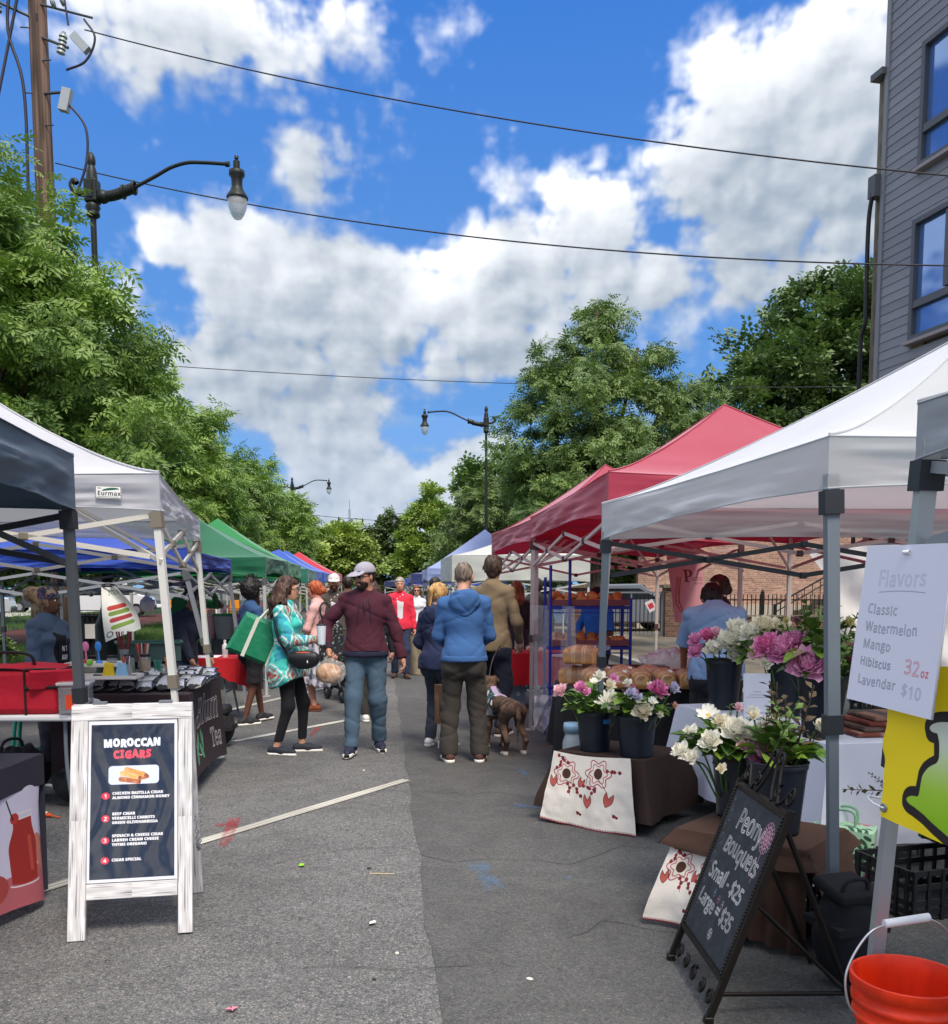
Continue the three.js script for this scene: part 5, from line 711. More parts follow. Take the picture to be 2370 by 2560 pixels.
{
  const h = .385, prof = [[0, .004], [.13, 0], [.134, .02], [.146, .18], [.152, .24], [.164, .243], [.165, .262], [.154, .266], [.156, .292], [.168, .295], [.169, .314], [.158, .318], [.161, .345], [.174, .348], [.176, .383], [.172, h], [.163, h - .002], [.158, .33], [.128, .012], [0, .012]];
  const t = thing('orange_bucket', 'bright orange plastic bucket with a wire handle and white grip', 'bucket', [1.374, 0, -2.9]); const om = M('#ffffff', .38, { map: mottle('#d92f0b', '#f83c0e', 3, 2),  bumpMap: rep(cloudT, 3), bumpScale: .001 });
  part(t, 'body', lathe(prof, 48), om);
  part(t, 'label', sheet((u, v) => { const a = lerp(-1.25, -.72, u), y = lerp(.03, .14, v), r = lerp(.1352, .1455, y / .18); return [sin(a) * r, y, cos(a) * r]; }, 8, 1), M('#ffffff', .6, { map: canvasTex(256, 256, (c, w, hh) => { c.fillStyle = '#1c1716'; c.fillRect(0, 0, w, hh); c.fillStyle = '#b8553a'; for (let y = 24; y < 110; y += 16) c.fillRect(20, y, 160 + (y * 37) % 60, 6); c.strokeStyle = '#cfc9c4'; c.lineWidth = 8; c.beginPath(); c.arc(70, 180, 34, 0, 7); c.stroke(); c.fillStyle = '#cfc9c4'; c.fillRect(130, 150, 90, 60); }) }));
  part(t, 'handle', merge([tube([[-.172, .27, .03], [-.2, .3, .04], [-.21, .4, .03], [-.13, .52, .0], [-.06, .545, -.02]], .004, 24), tube([[.172, .27, -.03], [.21, .32, -.06], [.2, .42, -.08], [.13, .52, -.06], [.06, .56, -.04]], .004, 24)]), M('#c4c8cc', .3, { metalness: .8 })); part(t, 'grip', rod([-.075, .543, -.02], [.075, .558, -.04], .014), whitePlastic);
}
// ---------------------------------------------------------------- the bread stall
foldingTable('folding table under the black cloth of the bread stall', [1.52, 0, -8.45], 0, 1.5, .7, .735); solo('tablecloth', 'black cloth over the bread table', 'tablecloth', skirt(1.52, .72, .742, .6, 6, .02, .06), blackCloth, [1.52, 0, -8.45]);
const crust = M('#ffffff', .6, { vertexColors: true }), bagM = M('#ffffff', .08, { transparent: true, opacity: .1, side: THREE.DoubleSide });
const loafGeo = (() => { const g = nets((x, y, z) => { const b = (ax, ay, az, r) => { const qx = max(abs(x) - ax + r, 0), qy = max(abs(y - .05) - ay + r, 0), qz = max(abs(z) - az + r, 0); return hypot(qx, qy, qz) - r; }; return smin(b(.07, .052, .135, .028), ell([0, .09, 0], [.085, .048, .138])(x, y, z), .03); }, [-.12, -.02, -.17], [.12, .17, .17], .009), p = g.attributes.position; for (let i = 0; i < p.count; i++) { const z = p.getZ(i), s = abs(((z + 1) * 62) % 1 - .5) < .13 ? .004 : 0; p.setX(i, p.getX(i) * (1 - s * 8)); p.setY(i, max(0, p.getY(i) - s + fbm(p.getX(i) * 30, p.getY(i) * 30, z * 30, 2) * .006)); } g.computeVertexNormals(); return paint(g, (x, y, z) => { const c = abs(((z + 1) * 62) % 1 - .5) < .13, n = fbm(x * 40, y * 40, z * 40, 3), t = clamp(y / .14 + n * .5); return c ? [.66, .4, .17] : [lerp(.52, .3, t), lerp(.25, .1, t), lerp(.075, .026, t)]; }); })();
const bagGeo = s => { const g = nets(join([ell([0, .072, 0], [.098, .078, .155]), cap([0, .1, .1], [.02, .13, .2], .03, .02)], .05), [-.14, -.03, -.2], [.14, .2, .26], .012), p = g.attributes.position; for (let i = 0; i < p.count; i++) { const n = fbm(p.getX(i) * 34 + s, p.getY(i) * 34, p.getZ(i) * 26, 3) * .018; p.setXYZ(i, p.getX(i) * (1 + n * 3), max(.001, p.getY(i) + n), p.getZ(i) + n); } g.computeVertexNormals(); return g; };
const bag0 = bagGeo(1);
const crusts = [[.9, .75, .7], [1, 1, 1], [1.15, 1.2, 1.3], [.75, .6, .6]];
[[1.02, 0, -8.2, .1], [1.24, 0, -8.16, .05], [1.43, 0, -8.15, -.1], [1.63, 0, -8.17, .06], [1.83, 0, -8.15, 0], [1.12, 0, -8.5, .4], [.92, 0, -8.45, 1.3], [1.33, 0, -8.52, .2], [1.56, 0, -8.5, .1], [.95, .19, -8.35, 1.2]].forEach(([x, y, z, a], i) => {
  const t = thing('bread_loaf', ['dark seeded loaf in a clear bag', 'golden sliced loaf in a clear bag', 'brown sliced loaf in a clear bag'][i % 3] + [' at the left front of the bread table', ' second along the front of the bread table', ' in the middle of the front bread row', ' fourth along the front of the bread table', ' at the right end of the front bread row', ' in the back bread row beside the tent leg', ' lying crosswise at the far left', ' in the middle of the back bread row', ' at the right of the back bread row', ' on top of the crosswise loaf'][i], 'bread', [x, .75 + y, z], a, undefined);
  const m = part(t, 'loaf', loafGeo, crust); m.scale.set(1.02, 1.05, 1); part(t, 'bag', bag0, bagM); t.scale.setScalar(1.16); if (i % 2) part(t, 'tag', rbox(.03, .04, .003, .001, .03, .12, .1, -.6), whitePlastic);
});
{ const t = thing('cardboard_box', 'flat cardboard tray behind the bread loaves', 'box', [1.45, .75, -8.68]); const cb = M('#8a6547', .9, { map: mottle('#a37c5a', '#b98f6a', 3) }); part(t, 'base', box(.62, .01, .3, 0, .006, 0), cb); for (const z of [-.15, .15]) part(t, 'flap', box(.62, .14, .006, 0, .075, z), cb); for (const x of [-.31, .31]) part(t, 'flap', box(.006, .14, .29, x, .075, 0), cb); }
solo('red_cloth', 'crumpled red cloth behind the bread loaves', 'cloth', crumple([.36, .06, .16], 3), redCloth, [1.95, .75, -8.62]);
solo('plastic_bags', 'heap of clear plastic bags on the bread table, behind the red cloth', 'plastic bags', crumple([.3, .1, .16], 8, .6, .14), M('#e8ebf2', .15, { transmission: .6, thickness: 0, side: THREE.DoubleSide }), [1.83, .84, -8.72]);
{ // blue wire rack with pastry trays
  const blue = M('#1f2f9a', .45, { metalness: .2 }), t = thing('wire_rack', 'blue metal rack holding pastry trays beside the red tent leg', 'rack', [1.2, 0, -10.1], .05);
  for (const [x, z, h] of [[-.42, .22, 1.84], [-.22, .22, 1.9], [-.42, -.22, 1.72], [.42, .22, 1.5], [.42, -.22, 1.5]]) part(t, 'post', rod([x, .02, z], [x, h, z], .016), blue);
  for (const y of [1.4, .98, .56, .16]) { const s = part(t, 'shelf', merge([box(.86, .03, .02, 0, y, .22), box(.86, .03, .02, 0, y, -.22), box(.02, .03, .44, -.42, y, 0), box(.02, .03, .44, .42, y, 0), box(.86, .012, .012, 0, y - .05, .22)]), blue); part(s, 'wires', merge([...Array(26).keys()].map(i => box(.004, .006, .44, -.41 + i * .033, y, 0))), blue).userData.kind = 'stuff'; }
  const tray = (l, y, x) => { const q = thing('pastry_tray', l, 'tray', [1.2 + x, y, -10.1], .05); part(q, 'pan', box(.8, .012, .42, 0, .01, 0), blackPlastic); part(q, 'rim', merge([box(.8, .06, .01, 0, .035, .21), box(.8, .06, .01, 0, .035, -.21), box(.01, .06, .42, .4, .035, 0), box(.01, .06, .42, -.4, .035, 0)]), M('#7a4a50', .7)); part(q, 'liner', box(.78, .01, .4, 0, .022, 0), M('#8f7f88', .9)); };
  tray('tray of croissants on the top shelf of the blue rack', 1.42, 0); tray('tray of croissants on the second shelf of the blue rack', 1.0, .02);
  const cg = (() => { const g = nets(join([cap([-.06, .02, .02], [-.025, .028, -.004], .014, .026), cap([-.025, .028, -.004], [.025, .028, -.004], .03, .03), cap([.025, .028, -.004], [.06, .02, .02], .026, .014)], .014), [-.1, -.02, -.06], [.1, .08, .06], .006), p = g.attributes.position; for (let i = 0; i < p.count; i++) p.setY(i, max(0, p.getY(i) + .003 * sin(p.getX(i) * 260))); g.computeVertexNormals(); return paint(g, (x, y) => { const k = clamp(y / .055 + .3 * sin(x * 260)); return [lerp(.6, .42, k), lerp(.3, .16, k), lerp(.1, .04, k)]; }); })();
  const c0 = solo('croissant', 'golden brown croissant heaped with others on the top tray of the blue rack', 'croissant', cg, crust, [.9, 1.44, -10.0], 0, 'croissants heaped on the upper rack tray'), r = rng(77);
  for (let i = 1; i < 34; i++) { const low = i > 17, k = i % 18, c = copy(c0, low ? 'golden brown croissant heaped with others on the second tray of the blue rack' : undefined, [.86 + (k % 6) * .125 + r() * .04, (low ? 1.02 : 1.44) + (k > 11 ? .045 : 0), -10.2 + (floor(k / 6) % 2) * .16 + r() * .05 + (k > 11 ? .08 : 0)], r() * 6); c.scale.setScalar(1.15 + .3 * r()); if (low) c.userData.group = 'croissants heaped on the lower rack tray'; }
  const pl = thing('plastic_sheet', 'clear plastic sheet hanging over the left side of the blue rack', 'plastic sheet', [0, 0, 0]); part(pl, 'film', sheet((u, v) => [lerp(.62, 1.02, u) + .02 * sin(u * 12 + v * 3), lerp(1.42, .25, v) , lerp(-10.35, -9.62, u) + .035 * sin(u * 26 + v * 5) + fbm(u * 5, v * 5, 3, 3) * .09], 60, 50), M('#eef0f6', .07, { transparent: true, opacity: .26, side: THREE.DoubleSide }));
  part(pl, 'gathering', sheet((u, v) => [lerp(.62, 1.0, u), lerp(.5, .12, v), -9.75 + .09 * sin(u * 20 + v * 9) * (.4 + v) + fbm(u * 6, v * 6, 7, 3) * .12], 50, 30), M('#e6e9f2', .1, { transparent: true, opacity: .42, side: THREE.DoubleSide }));
}
{ // pink banner
  const t = thing('pink_banner', 'pink hanging banner with a wheat ear and brown lettering, beside the bread vendor', 'banner', [2.48, 0, -12.4], -.06);
  part(t, 'cloth', sheet((u, v) => [lerp(0, .46 - .06 * (1 - v), u) + .14 * (1 - v), lerp(1.17, 2.07, v) + .03 * u * (1 - v), .03 * sin(u * 4 + v)], 16, 16), M('#ffffff', .85, { side: THREE.DoubleSide, transmission: .2, thickness: 0, map: canvasTex(400, 760, (c, w, h) => { c.fillStyle = '#c98f98'; c.fillRect(0, 0, w, h); c.strokeStyle = c.fillStyle = '#a5523a'; c.lineWidth = 7; c.beginPath(); c.moveTo(130, 690); c.quadraticCurveTo(40, 470, 120, 260); c.stroke(); for (let i = 0; i < 13; i++) for (const s of [-1, 1]) { const y = 290 + i * 30, x = 90 + 30 * sin((i - 3) * .24) * -1 + (i > 9 ? (i - 9) * 12 : 0); c.save(); c.translate(x + s * 18, y); c.rotate(s * .6 - .2); c.beginPath(); c.ellipse(0, 0, 8, 21, 0, 0, 7); c.fill(); c.restore(); } c.fillStyle = '#6a2c2c'; c.font = 'bold 190px serif'; c.fillText('P', 160, 330); c.font = '74px serif'; c.fillText('anora', 262, 320); c.font = '30px serif'; c.fillText('BREAD', 290, 362); c.lineWidth = 4; c.beginPath(); c.arc(250, 160, 90, PI * 1.1, PI * 1.9); c.stroke(); }) })); part(t, 'rod', rod([-.02, 2.08, 0], [.5, 2.08, 0], .012), pinkLeg); part(t, 'hem', rod([.15, 1.165, 0], [.53, 1.2, 0], .006), pinkLeg);
}
// red cloth table farther along, grey boxes, jug
foldingTable('folding table under the red cloth behind the dog', [.78, 0, -12.9], 0, .9, .7, .735, blackIron); solo('tablecloth', 'red cloth hanging over the table behind the dog, one corner longer', 'tablecloth', skirt(.92, .72, .742, .42, 11, .03, .12), redCloth, [.78, 0, -12.9], .1);
{ const r = rng(9); for (let i = 0; i < 7; i++) { const t = thing('treat_bag', ['small clear bag of pale biscuits', 'clear bag of brown treats', 'clear bag with a red twist tie'][i % 3] + [' nearest the street on the red table', ' beside the tent pole on the red table', ' in the middle of the red table', ' behind the others on the red table', ' at the rear edge of the red table', ' by the glass jar on the red table', ' at the near corner of the red table'][i], 'bag', [.45 + (i % 4) * .15, .75, -12.65 - floor(i / 4) * .22], r() * 3); part(t, 'contents', crumple([.05, .035, .045], i), M(['#b8946a', '#6a4630', '#a8503c'][i % 3], .8)); part(t, 'bag', crumple([.06, .05, .055], i + 9, .6, .1), bagM); }
  const j = thing('glass_jar', 'clear glass jar with a lid on the red cloth table', 'jar', [.62, .75, -13.0]); part(j, 'body', lathe([[0, 0], [.06, 0], [.065, .02], [.065, .13], [.05, .16]], 16), M('#dde5e8', .05, { transmission: .8, thickness: 0 })); part(j, 'lid', cyl(.055, .055, .03, 0, .175, 0, 16), steelGrey); }
for (const [i, l] of [[0, 'lower grey storage box beside the red tent leg'], [1, 'upper grey storage box beside the red tent leg']]) { const t = thing('storage_box', l, 'storage box', [.6, i * .225, -13.0]); part(t, 'body', rbox(.2, .2, .3, .012, 0, .1, 0), M('#8d99a8', .6)); part(t, 'lid', rbox(.21, .025, .31, .01, 0, .212, 0), M('#9aa7b6', .6)); part(t, 'latch', rbox(.05, .05, .012, .004, 0, .17, .153), whitePlastic); }
{ const t = thing('water_jug', 'pale blue plastic jug on the asphalt behind the taped bucket', 'jug', [.81, 0, -7.75]); part(t, 'body', lathe([[0, 0], [.075, 0], [.08, .02], [.08, .34], [.06, .4], [.06, .42]], 20), M('#c3d3dc', .2, { transmission: .4, thickness: 0 })); part(t, 'lid', lathe([[0, .5], [.07, .5], [.075, .47], [.07, .42], [0, .42]], 20), M('#8fb4cc', .4)); part(t, 'ring', mv(new THREE.TorusGeometry(.081, .006, 6, 22), 0, .2, 0, PI / 2), M('#9fbccc', .4)); }


// ---------------------------------------------------------------- left stalls: the painted A-board
{
  const t = thing('a_frame_sign', 'whitewashed wooden A-board with the navy Moroccan cigars menu poster', 'A-board sign', [-1.58, 0, -4.24], .2);
  const wt = tex(256, 1024, (x, y) => { const n = per(x / 256 * 40, y / 1024 * 6, 40, 3), w = per(x / 256 * 10, y / 1024 * 14, 10, 5), g = sin((x / 256 * 9 + w * 1.6) * 2 * PI), crack = 0, n2 = per(x / 256 * 72, y / 1024 * 5, 72, 13), v = 206 + (n - .5) * 40 + (w - .5) * 22 - 62 * sstep(.68, .84, n2), b = 0; return crack ? [138, 136, 132] : [v - b, v - b + 1, v - b + 3]; });
  wt.repeat.set(5, 1.5); const ww = M('#ffffff', .8, { map: wt, bumpMap: rep(woodT, 3, .8), bumpScale: .002 }), wh = M('#ffffff', .8, { map: (() => { const c = wt.clone(); c.rotation = PI / 2; c.needsUpdate = true; return c; })() });
  const Wd = .55, Hh = 1.085, lean = .31, front = new THREE.Group(); const frame = (s, name) => {
    const L = (x, y, z = 0) => [x, y, s * (-z) + s * -(y / Hh) * lean];      // s = 1 front frame leaning back
    const put = (nm, g) => { g.rotateX(-s * Math.atan(lean / Hh)); if (s < 0) g.translate(0, 0, -lean * 2); return part(t, nm, g, nm.includes('rail') ? wh : ww); };
    put('stile', rbox(.078, Hh, .028, .004, -Wd / 2 + .039, Hh / 2, 0)); put('stile', rbox(.066, Hh - .01, .028, .004, Wd / 2 - .033, Hh / 2, 0)); put('top_rail', rbox(Wd - .002, .076, .03, .004, 0, Hh - .036, .0015)); put('bottom_rail', rbox(Wd - .146, .072, .026, .004, .005, .215, 0));
    return put;
  };
  const pf = frame(1); frame(-1);
  const back = box(Wd - .15, .78, .008, .004, .64, -.2, -.0); back.rotateX(0); 
  const pb = box(Wd - .14, .775, .006, .004, .64, -.008); pb.rotateX(-Math.atan(lean / Hh)); part(t, 'backing_board', pb, M('#d9dbdd', .6));
  const poster = canvasTex(760, 1560, (c, w, h) => {
    c.fillStyle = '#d9dde6'; c.fillRect(0, 0, w, h); c.fillStyle = '#141f33'; c.fillRect(22, 36, w - 44, h - 66);
    const chunky = (s, x, y, px, col, sp) => { c.font = `bold ${px}px sans-serif`; c.lineJoin = 'miter'; let q = 0; for (const [i, ch] of [...s].entries()) { c.save(); c.translate(x + q, y + (i % 2 ? -3 : 4)); c.rotate((i % 3 - 1) * .03); c.scale(1, 1.22); c.fillStyle = c.strokeStyle = col; c.lineWidth = 9; c.fillText(ch, 0, 0); c.strokeText(ch, 0, 0); c.restore(); q += c.measureText(ch).width + sp; } };
    chunky('MOROCCAN', 128, 255, 82, '#dfe6f5', 2.5); chunky('CIGARS', 212, 368, 82, '#e2485c', 6);
    c.fillStyle = '#cfd8ee'; c.beginPath(); c.roundRect(172, 446, 432, 182, 34); c.fill();
    const roll = (x, y, L, a, c1, c2) => { c.save(); c.translate(x, y); c.rotate(a); c.fillStyle = c1; c.beginPath(); c.roundRect(-L / 2, -24, L, 48, 22); c.fill(); c.fillStyle = c2; for (let i = 0; i < 26; i++) { c.beginPath(); c.ellipse(-L / 2 + 12 + hash(i, 2, 3) * (L - 24), -16 + hash(i, 5, 1) * 32, 8 + hash(i, 1, 1) * 10, 4, .3, 0, 7); c.fill(); } c.fillStyle = '#8a4526'; c.beginPath(); c.ellipse(L / 2 - 6, 2, 11, 19, 0, 0, 7); c.fill(); c.restore(); };
    roll(352, 590, 190, .18, '#b36a3a', '#c98a52'); roll(420, 572, 190, -.22, '#a85a34', '#c27a48'); roll(400, 510, 200, .34, '#dca75e', '#c98d48'); roll(355, 540, 185, .3, '#e6bd78', '#d6a35a');
    const items = [[700, ['CHICKEN BASTILLA CIGAR', 'ALMOND CINNAMON HONEY']], [898, ['BEEF CIGAR', 'VERMICELLI CARROTS', 'GREEN OLIVEHARRISSA']], [1108, ['SPINACH & CHEESE CIGAR', 'LABNEH CREAM CHEESE', 'THYME OREGANO']], [1338, ['CIGAR SPECIAL']]];
    items.forEach(([y, rows], i) => { const cy = y + rows.length * 20 - 4; c.fillStyle = '#dc3348'; c.beginPath(); c.arc(150, cy, 35, 0, 7); c.fill(); c.fillStyle = '#f2f2f6'; c.font = 'bold 52px sans-serif'; c.fillText(String(i + 1), 135, cy + 19); c.font = 'bold 35px sans-serif'; rows.forEach((s, k) => { c.strokeStyle = '#eef0f5'; c.lineWidth = 1.6; c.fillText(s, 206, y + 26 + k * 42); c.strokeText(s, 206, y + 26 + k * 42); }); });
  });
  const ps = sheet((u, v) => [lerp(-Wd / 2 + .08, Wd / 2 - .07, u), lerp(.255, 1.008, v), .012 + .0016 * sin(u * 30 + sin(v * 9) * 3) * v * (1 - v) * 3 + .003 * fbm(u * 4, v * 7, 3, 3)], 60, 90); ps.rotateX(-Math.atan(lean / Hh)); part(t, 'poster', ps, M('#ffffff', .2, { map: poster, clearcoat: .6, clearcoatRoughness: .12 }));
  part(t, 'chain', merge([...Array(26).keys()].map(i => { const u = i / 25; return mv(new THREE.TorusGeometry(.009, .0022, 5, 10), Wd / 2 + .012, .52 - .2 * 4 * u * (1 - u), lerp(-.165, -.46, u), 0, PI / 2 + (i & 1) * 1.2); })), steelGrey).userData.kind = 'stuff';
  for (const x of [-.15, .15]) part(t, 'hinge', box(.06, .02, .05, x, Hh - .035, -lean), steelGrey);
}
// ---------------------------------------------------------------- printed table cover at the left edge
{
  foldingTable('table under the printed cover at the left edge', [-2.58, 0, -3.85], PI / 2, 1.8, .66, .735);
  const cv = canvasTex(1024, 512, (c, w, h) => {                      // u = 0 at the far end
    c.fillStyle = '#cfcbe0'; c.fillRect(0, 0, w, h); const g = c.createLinearGradient(0, 300, 0, 512); c.fillStyle = '#b9626a'; c.beginPath(); c.moveTo(0, 380); c.bezierCurveTo(120, 350, 200, 430, 420, 370); c.lineTo(1024, 390); c.lineTo(1024, 512); c.lineTo(0, 512); c.fill(); c.fillStyle = '#c77a6e'; c.beginPath(); c.ellipse(60, 330, 40, 70, .3, 0, 7); c.fill(); c.fillStyle = '#a8453f'; c.beginPath(); c.ellipse(290, 420, 70, 60, 0, 0, 7); c.fill();
    c.fillStyle = '#a02a24'; c.beginPath(); c.moveTo(96, 190); c.lineTo(190, 190); c.bezierCurveTo(182, 240, 214, 250, 214, 300); c.lineTo(206, 420); c.quadraticCurveTo(150, 440, 98, 420); c.lineTo(84, 300); c.bezierCurveTo(84, 250, 106, 240, 96, 190); c.fill(); c.fillStyle = '#c14a3c'; c.fillRect(112, 260, 16, 130); c.strokeStyle = '#e6e0e6'; c.lineWidth = 5; c.strokeRect(94, 172, 98, 20); c.beginPath(); c.ellipse(150, 424, 62, 12, 0, 0, PI); c.stroke(); c.fillStyle = '#b83228'; c.beginPath(); c.arc(180, 185, 20, 0, 7); c.fill(); c.strokeStyle = '#2a2020'; c.lineWidth = 6; c.beginPath(); c.moveTo(186, 190); c.lineTo(212, 110); c.stroke();
  });
  const t = thing('table_cover', 'stretch table cover printed with a jar of red drink, dark on top', 'tablecloth', [0, 0, 0]);
  const xf = (z, v) => -2.215 - .03 * (1 - v) * 0 + .018 * sin(z * 9) * (1 - v), dark = cloth('#2b2a38', { rep: 10 });
  part(t, 'front_panel', sheet((u, v) => { const z = lerp(-4.8, -2.95, u); return [xf(z, v) + (1 - v) * .04 * sin(u * 12), lerp(.02 + .05 * abs(sin(u * 6.3)), .745, v), z + (1 - v) * (u < .1 ? .06 * (1 - u * 10) : 0) - .05 * sin(v * PI) * (u < .03 ? -1 : 0)]; }, 60, 20), M('#ffffff', .75, { map: cv, side: THREE.DoubleSide }));
  part(t, 'top_panel', merge([rbox(.72, .02, 1.88, .01, -2.57, .752, -3.87), sheet((u, v) => [-2.207, lerp(.6 + .02 * sin(u * 9), .757, v), lerp(-4.81, -2.94, u)], 30, 3), sheet((u, v) => [lerp(-2.93, -2.207, u), lerp(.03 + .03 * sin(u * 7), .757, v), -4.812 - .05 * (1 - v) * sin(u * 6)], 20, 8)]), dark);
}
// ---------------------------------------------------------------- white table with the red delivery bag
foldingTable('white folding table carrying the red insulated bag', [-3.3, 0, -6.72], .03, 1.25, .62, .74, greyPole);
{
  const t = thing('delivery_bag', 'red insulated delivery bag with black piping on the white folding table', 'bag', [-3.16, .742, -6.62], .12), rd = M('#c4122f', .75, { bumpMap: rep(cloudT, 2), bumpScale: .012 });
  const g = rbox(.6, .31, .4, .05, 0, .155, 0); part(t, 'body', g, rd); part(t, 'lid', sheet((u, v) => [lerp(-.3, .3, u), .31 + .035 * sin(u * PI) * sin(v * PI) + .01 * sin(u * 7 + v * 5), lerp(-.2, .2, v)], 16, 10, true), rd); part(t, 'flap', rbox(.3, .14, .03, .013, .26, .24, .19, .3, .5), rd);
  part(t, 'piping', merge([rod([.08, .0, .203], [.08, .31, .203], .008), rod([.3, .02, .16], [.3, .3, .16], .008), rod([-.28, .31, .18], [.28, .31, .19], .008), rod([.08, .18, .205], [.3, .19, .2], .012), rod([.29, .3, -.18], [.29, .3, .18], .008)]), blackPlastic); part(t, 'handle', tube([[-.2, .31, .1], [-.18, .4, .12], [.1, .4, .12], [.12, .31, .1]], .012, 20), blackPlastic);
  const u = thing('clear_tub', 'clear plastic tub with an orange label beside the red bag', 'tub', [-2.74, .742, -6.5], .2); part(u, 'body', rbox(.2, .2, .18, .02, 0, .1, 0), M('#dfe4e8', .08, { transmission: .75, thickness: 0 })); part(u, 'label', box(.12, .1, .004, .01, .09, .092), M('#e0481c', .6)); part(u, 'lid', rbox(.22, .025, .2, .01, 0, .212, 0), M('#e7eaec', .15, { transmission: .4, thickness: 0 }));
}
{
  const t = thing('stool', 'teal metal stool under the white folding table', 'stool', [-3.72, 0, -8.0], .3), te = M('#1e8f76', .4, { metalness: .3 }); part(t, 'seat', rbox(.32, .03, .32, .012, 0, .6, 0), te); for (const x of [-1, 1]) for (const z of [-1, 1]) part(t, 'leg', rod([x * .13, .6, z * .13], [x * .19, 0, z * .19], .016), te); part(t, 'footrest', merge([rod([-.17, .22, .17], [.17, .22, .17], .011), rod([-.17, .22, -.17], [.17, .22, -.17], .011), rod([-.17, .22, -.17], [-.17, .22, .17], .011), rod([.17, .22, -.17], [.17, .22, .17], .011)]), te);
  for (const [x, z, s, l] of [[-3.5, -7.1, 1, 'black bag slumped under the white folding table'], [-2.9, -7.0, .8, 'black bag with white line pattern under the table, beside the A-board']]) { const b = thing('duffel_bag', l, 'bag', [x, 0, z], s); part(b, 'body', crumple([.3 * s, .2 * s, .2 * s], s * 5, .6, .08), M('#16171b', .8)); part(b, 'handle', tube([[-.1, .36 * s, 0], [-.06, .46 * s, .02], [.06, .46 * s, .02], [.1, .36 * s, 0]], .012, 16), blackPlastic); if (s < 1) part(b, 'pattern', merge([0, 1, 2].map(i => tube([[-.15 + i * .1, .04, .17], [-.1 + i * .1, .16, .18], [-.16 + i * .1, .26, .12]], .005, 12))), whitePlastic); }
}
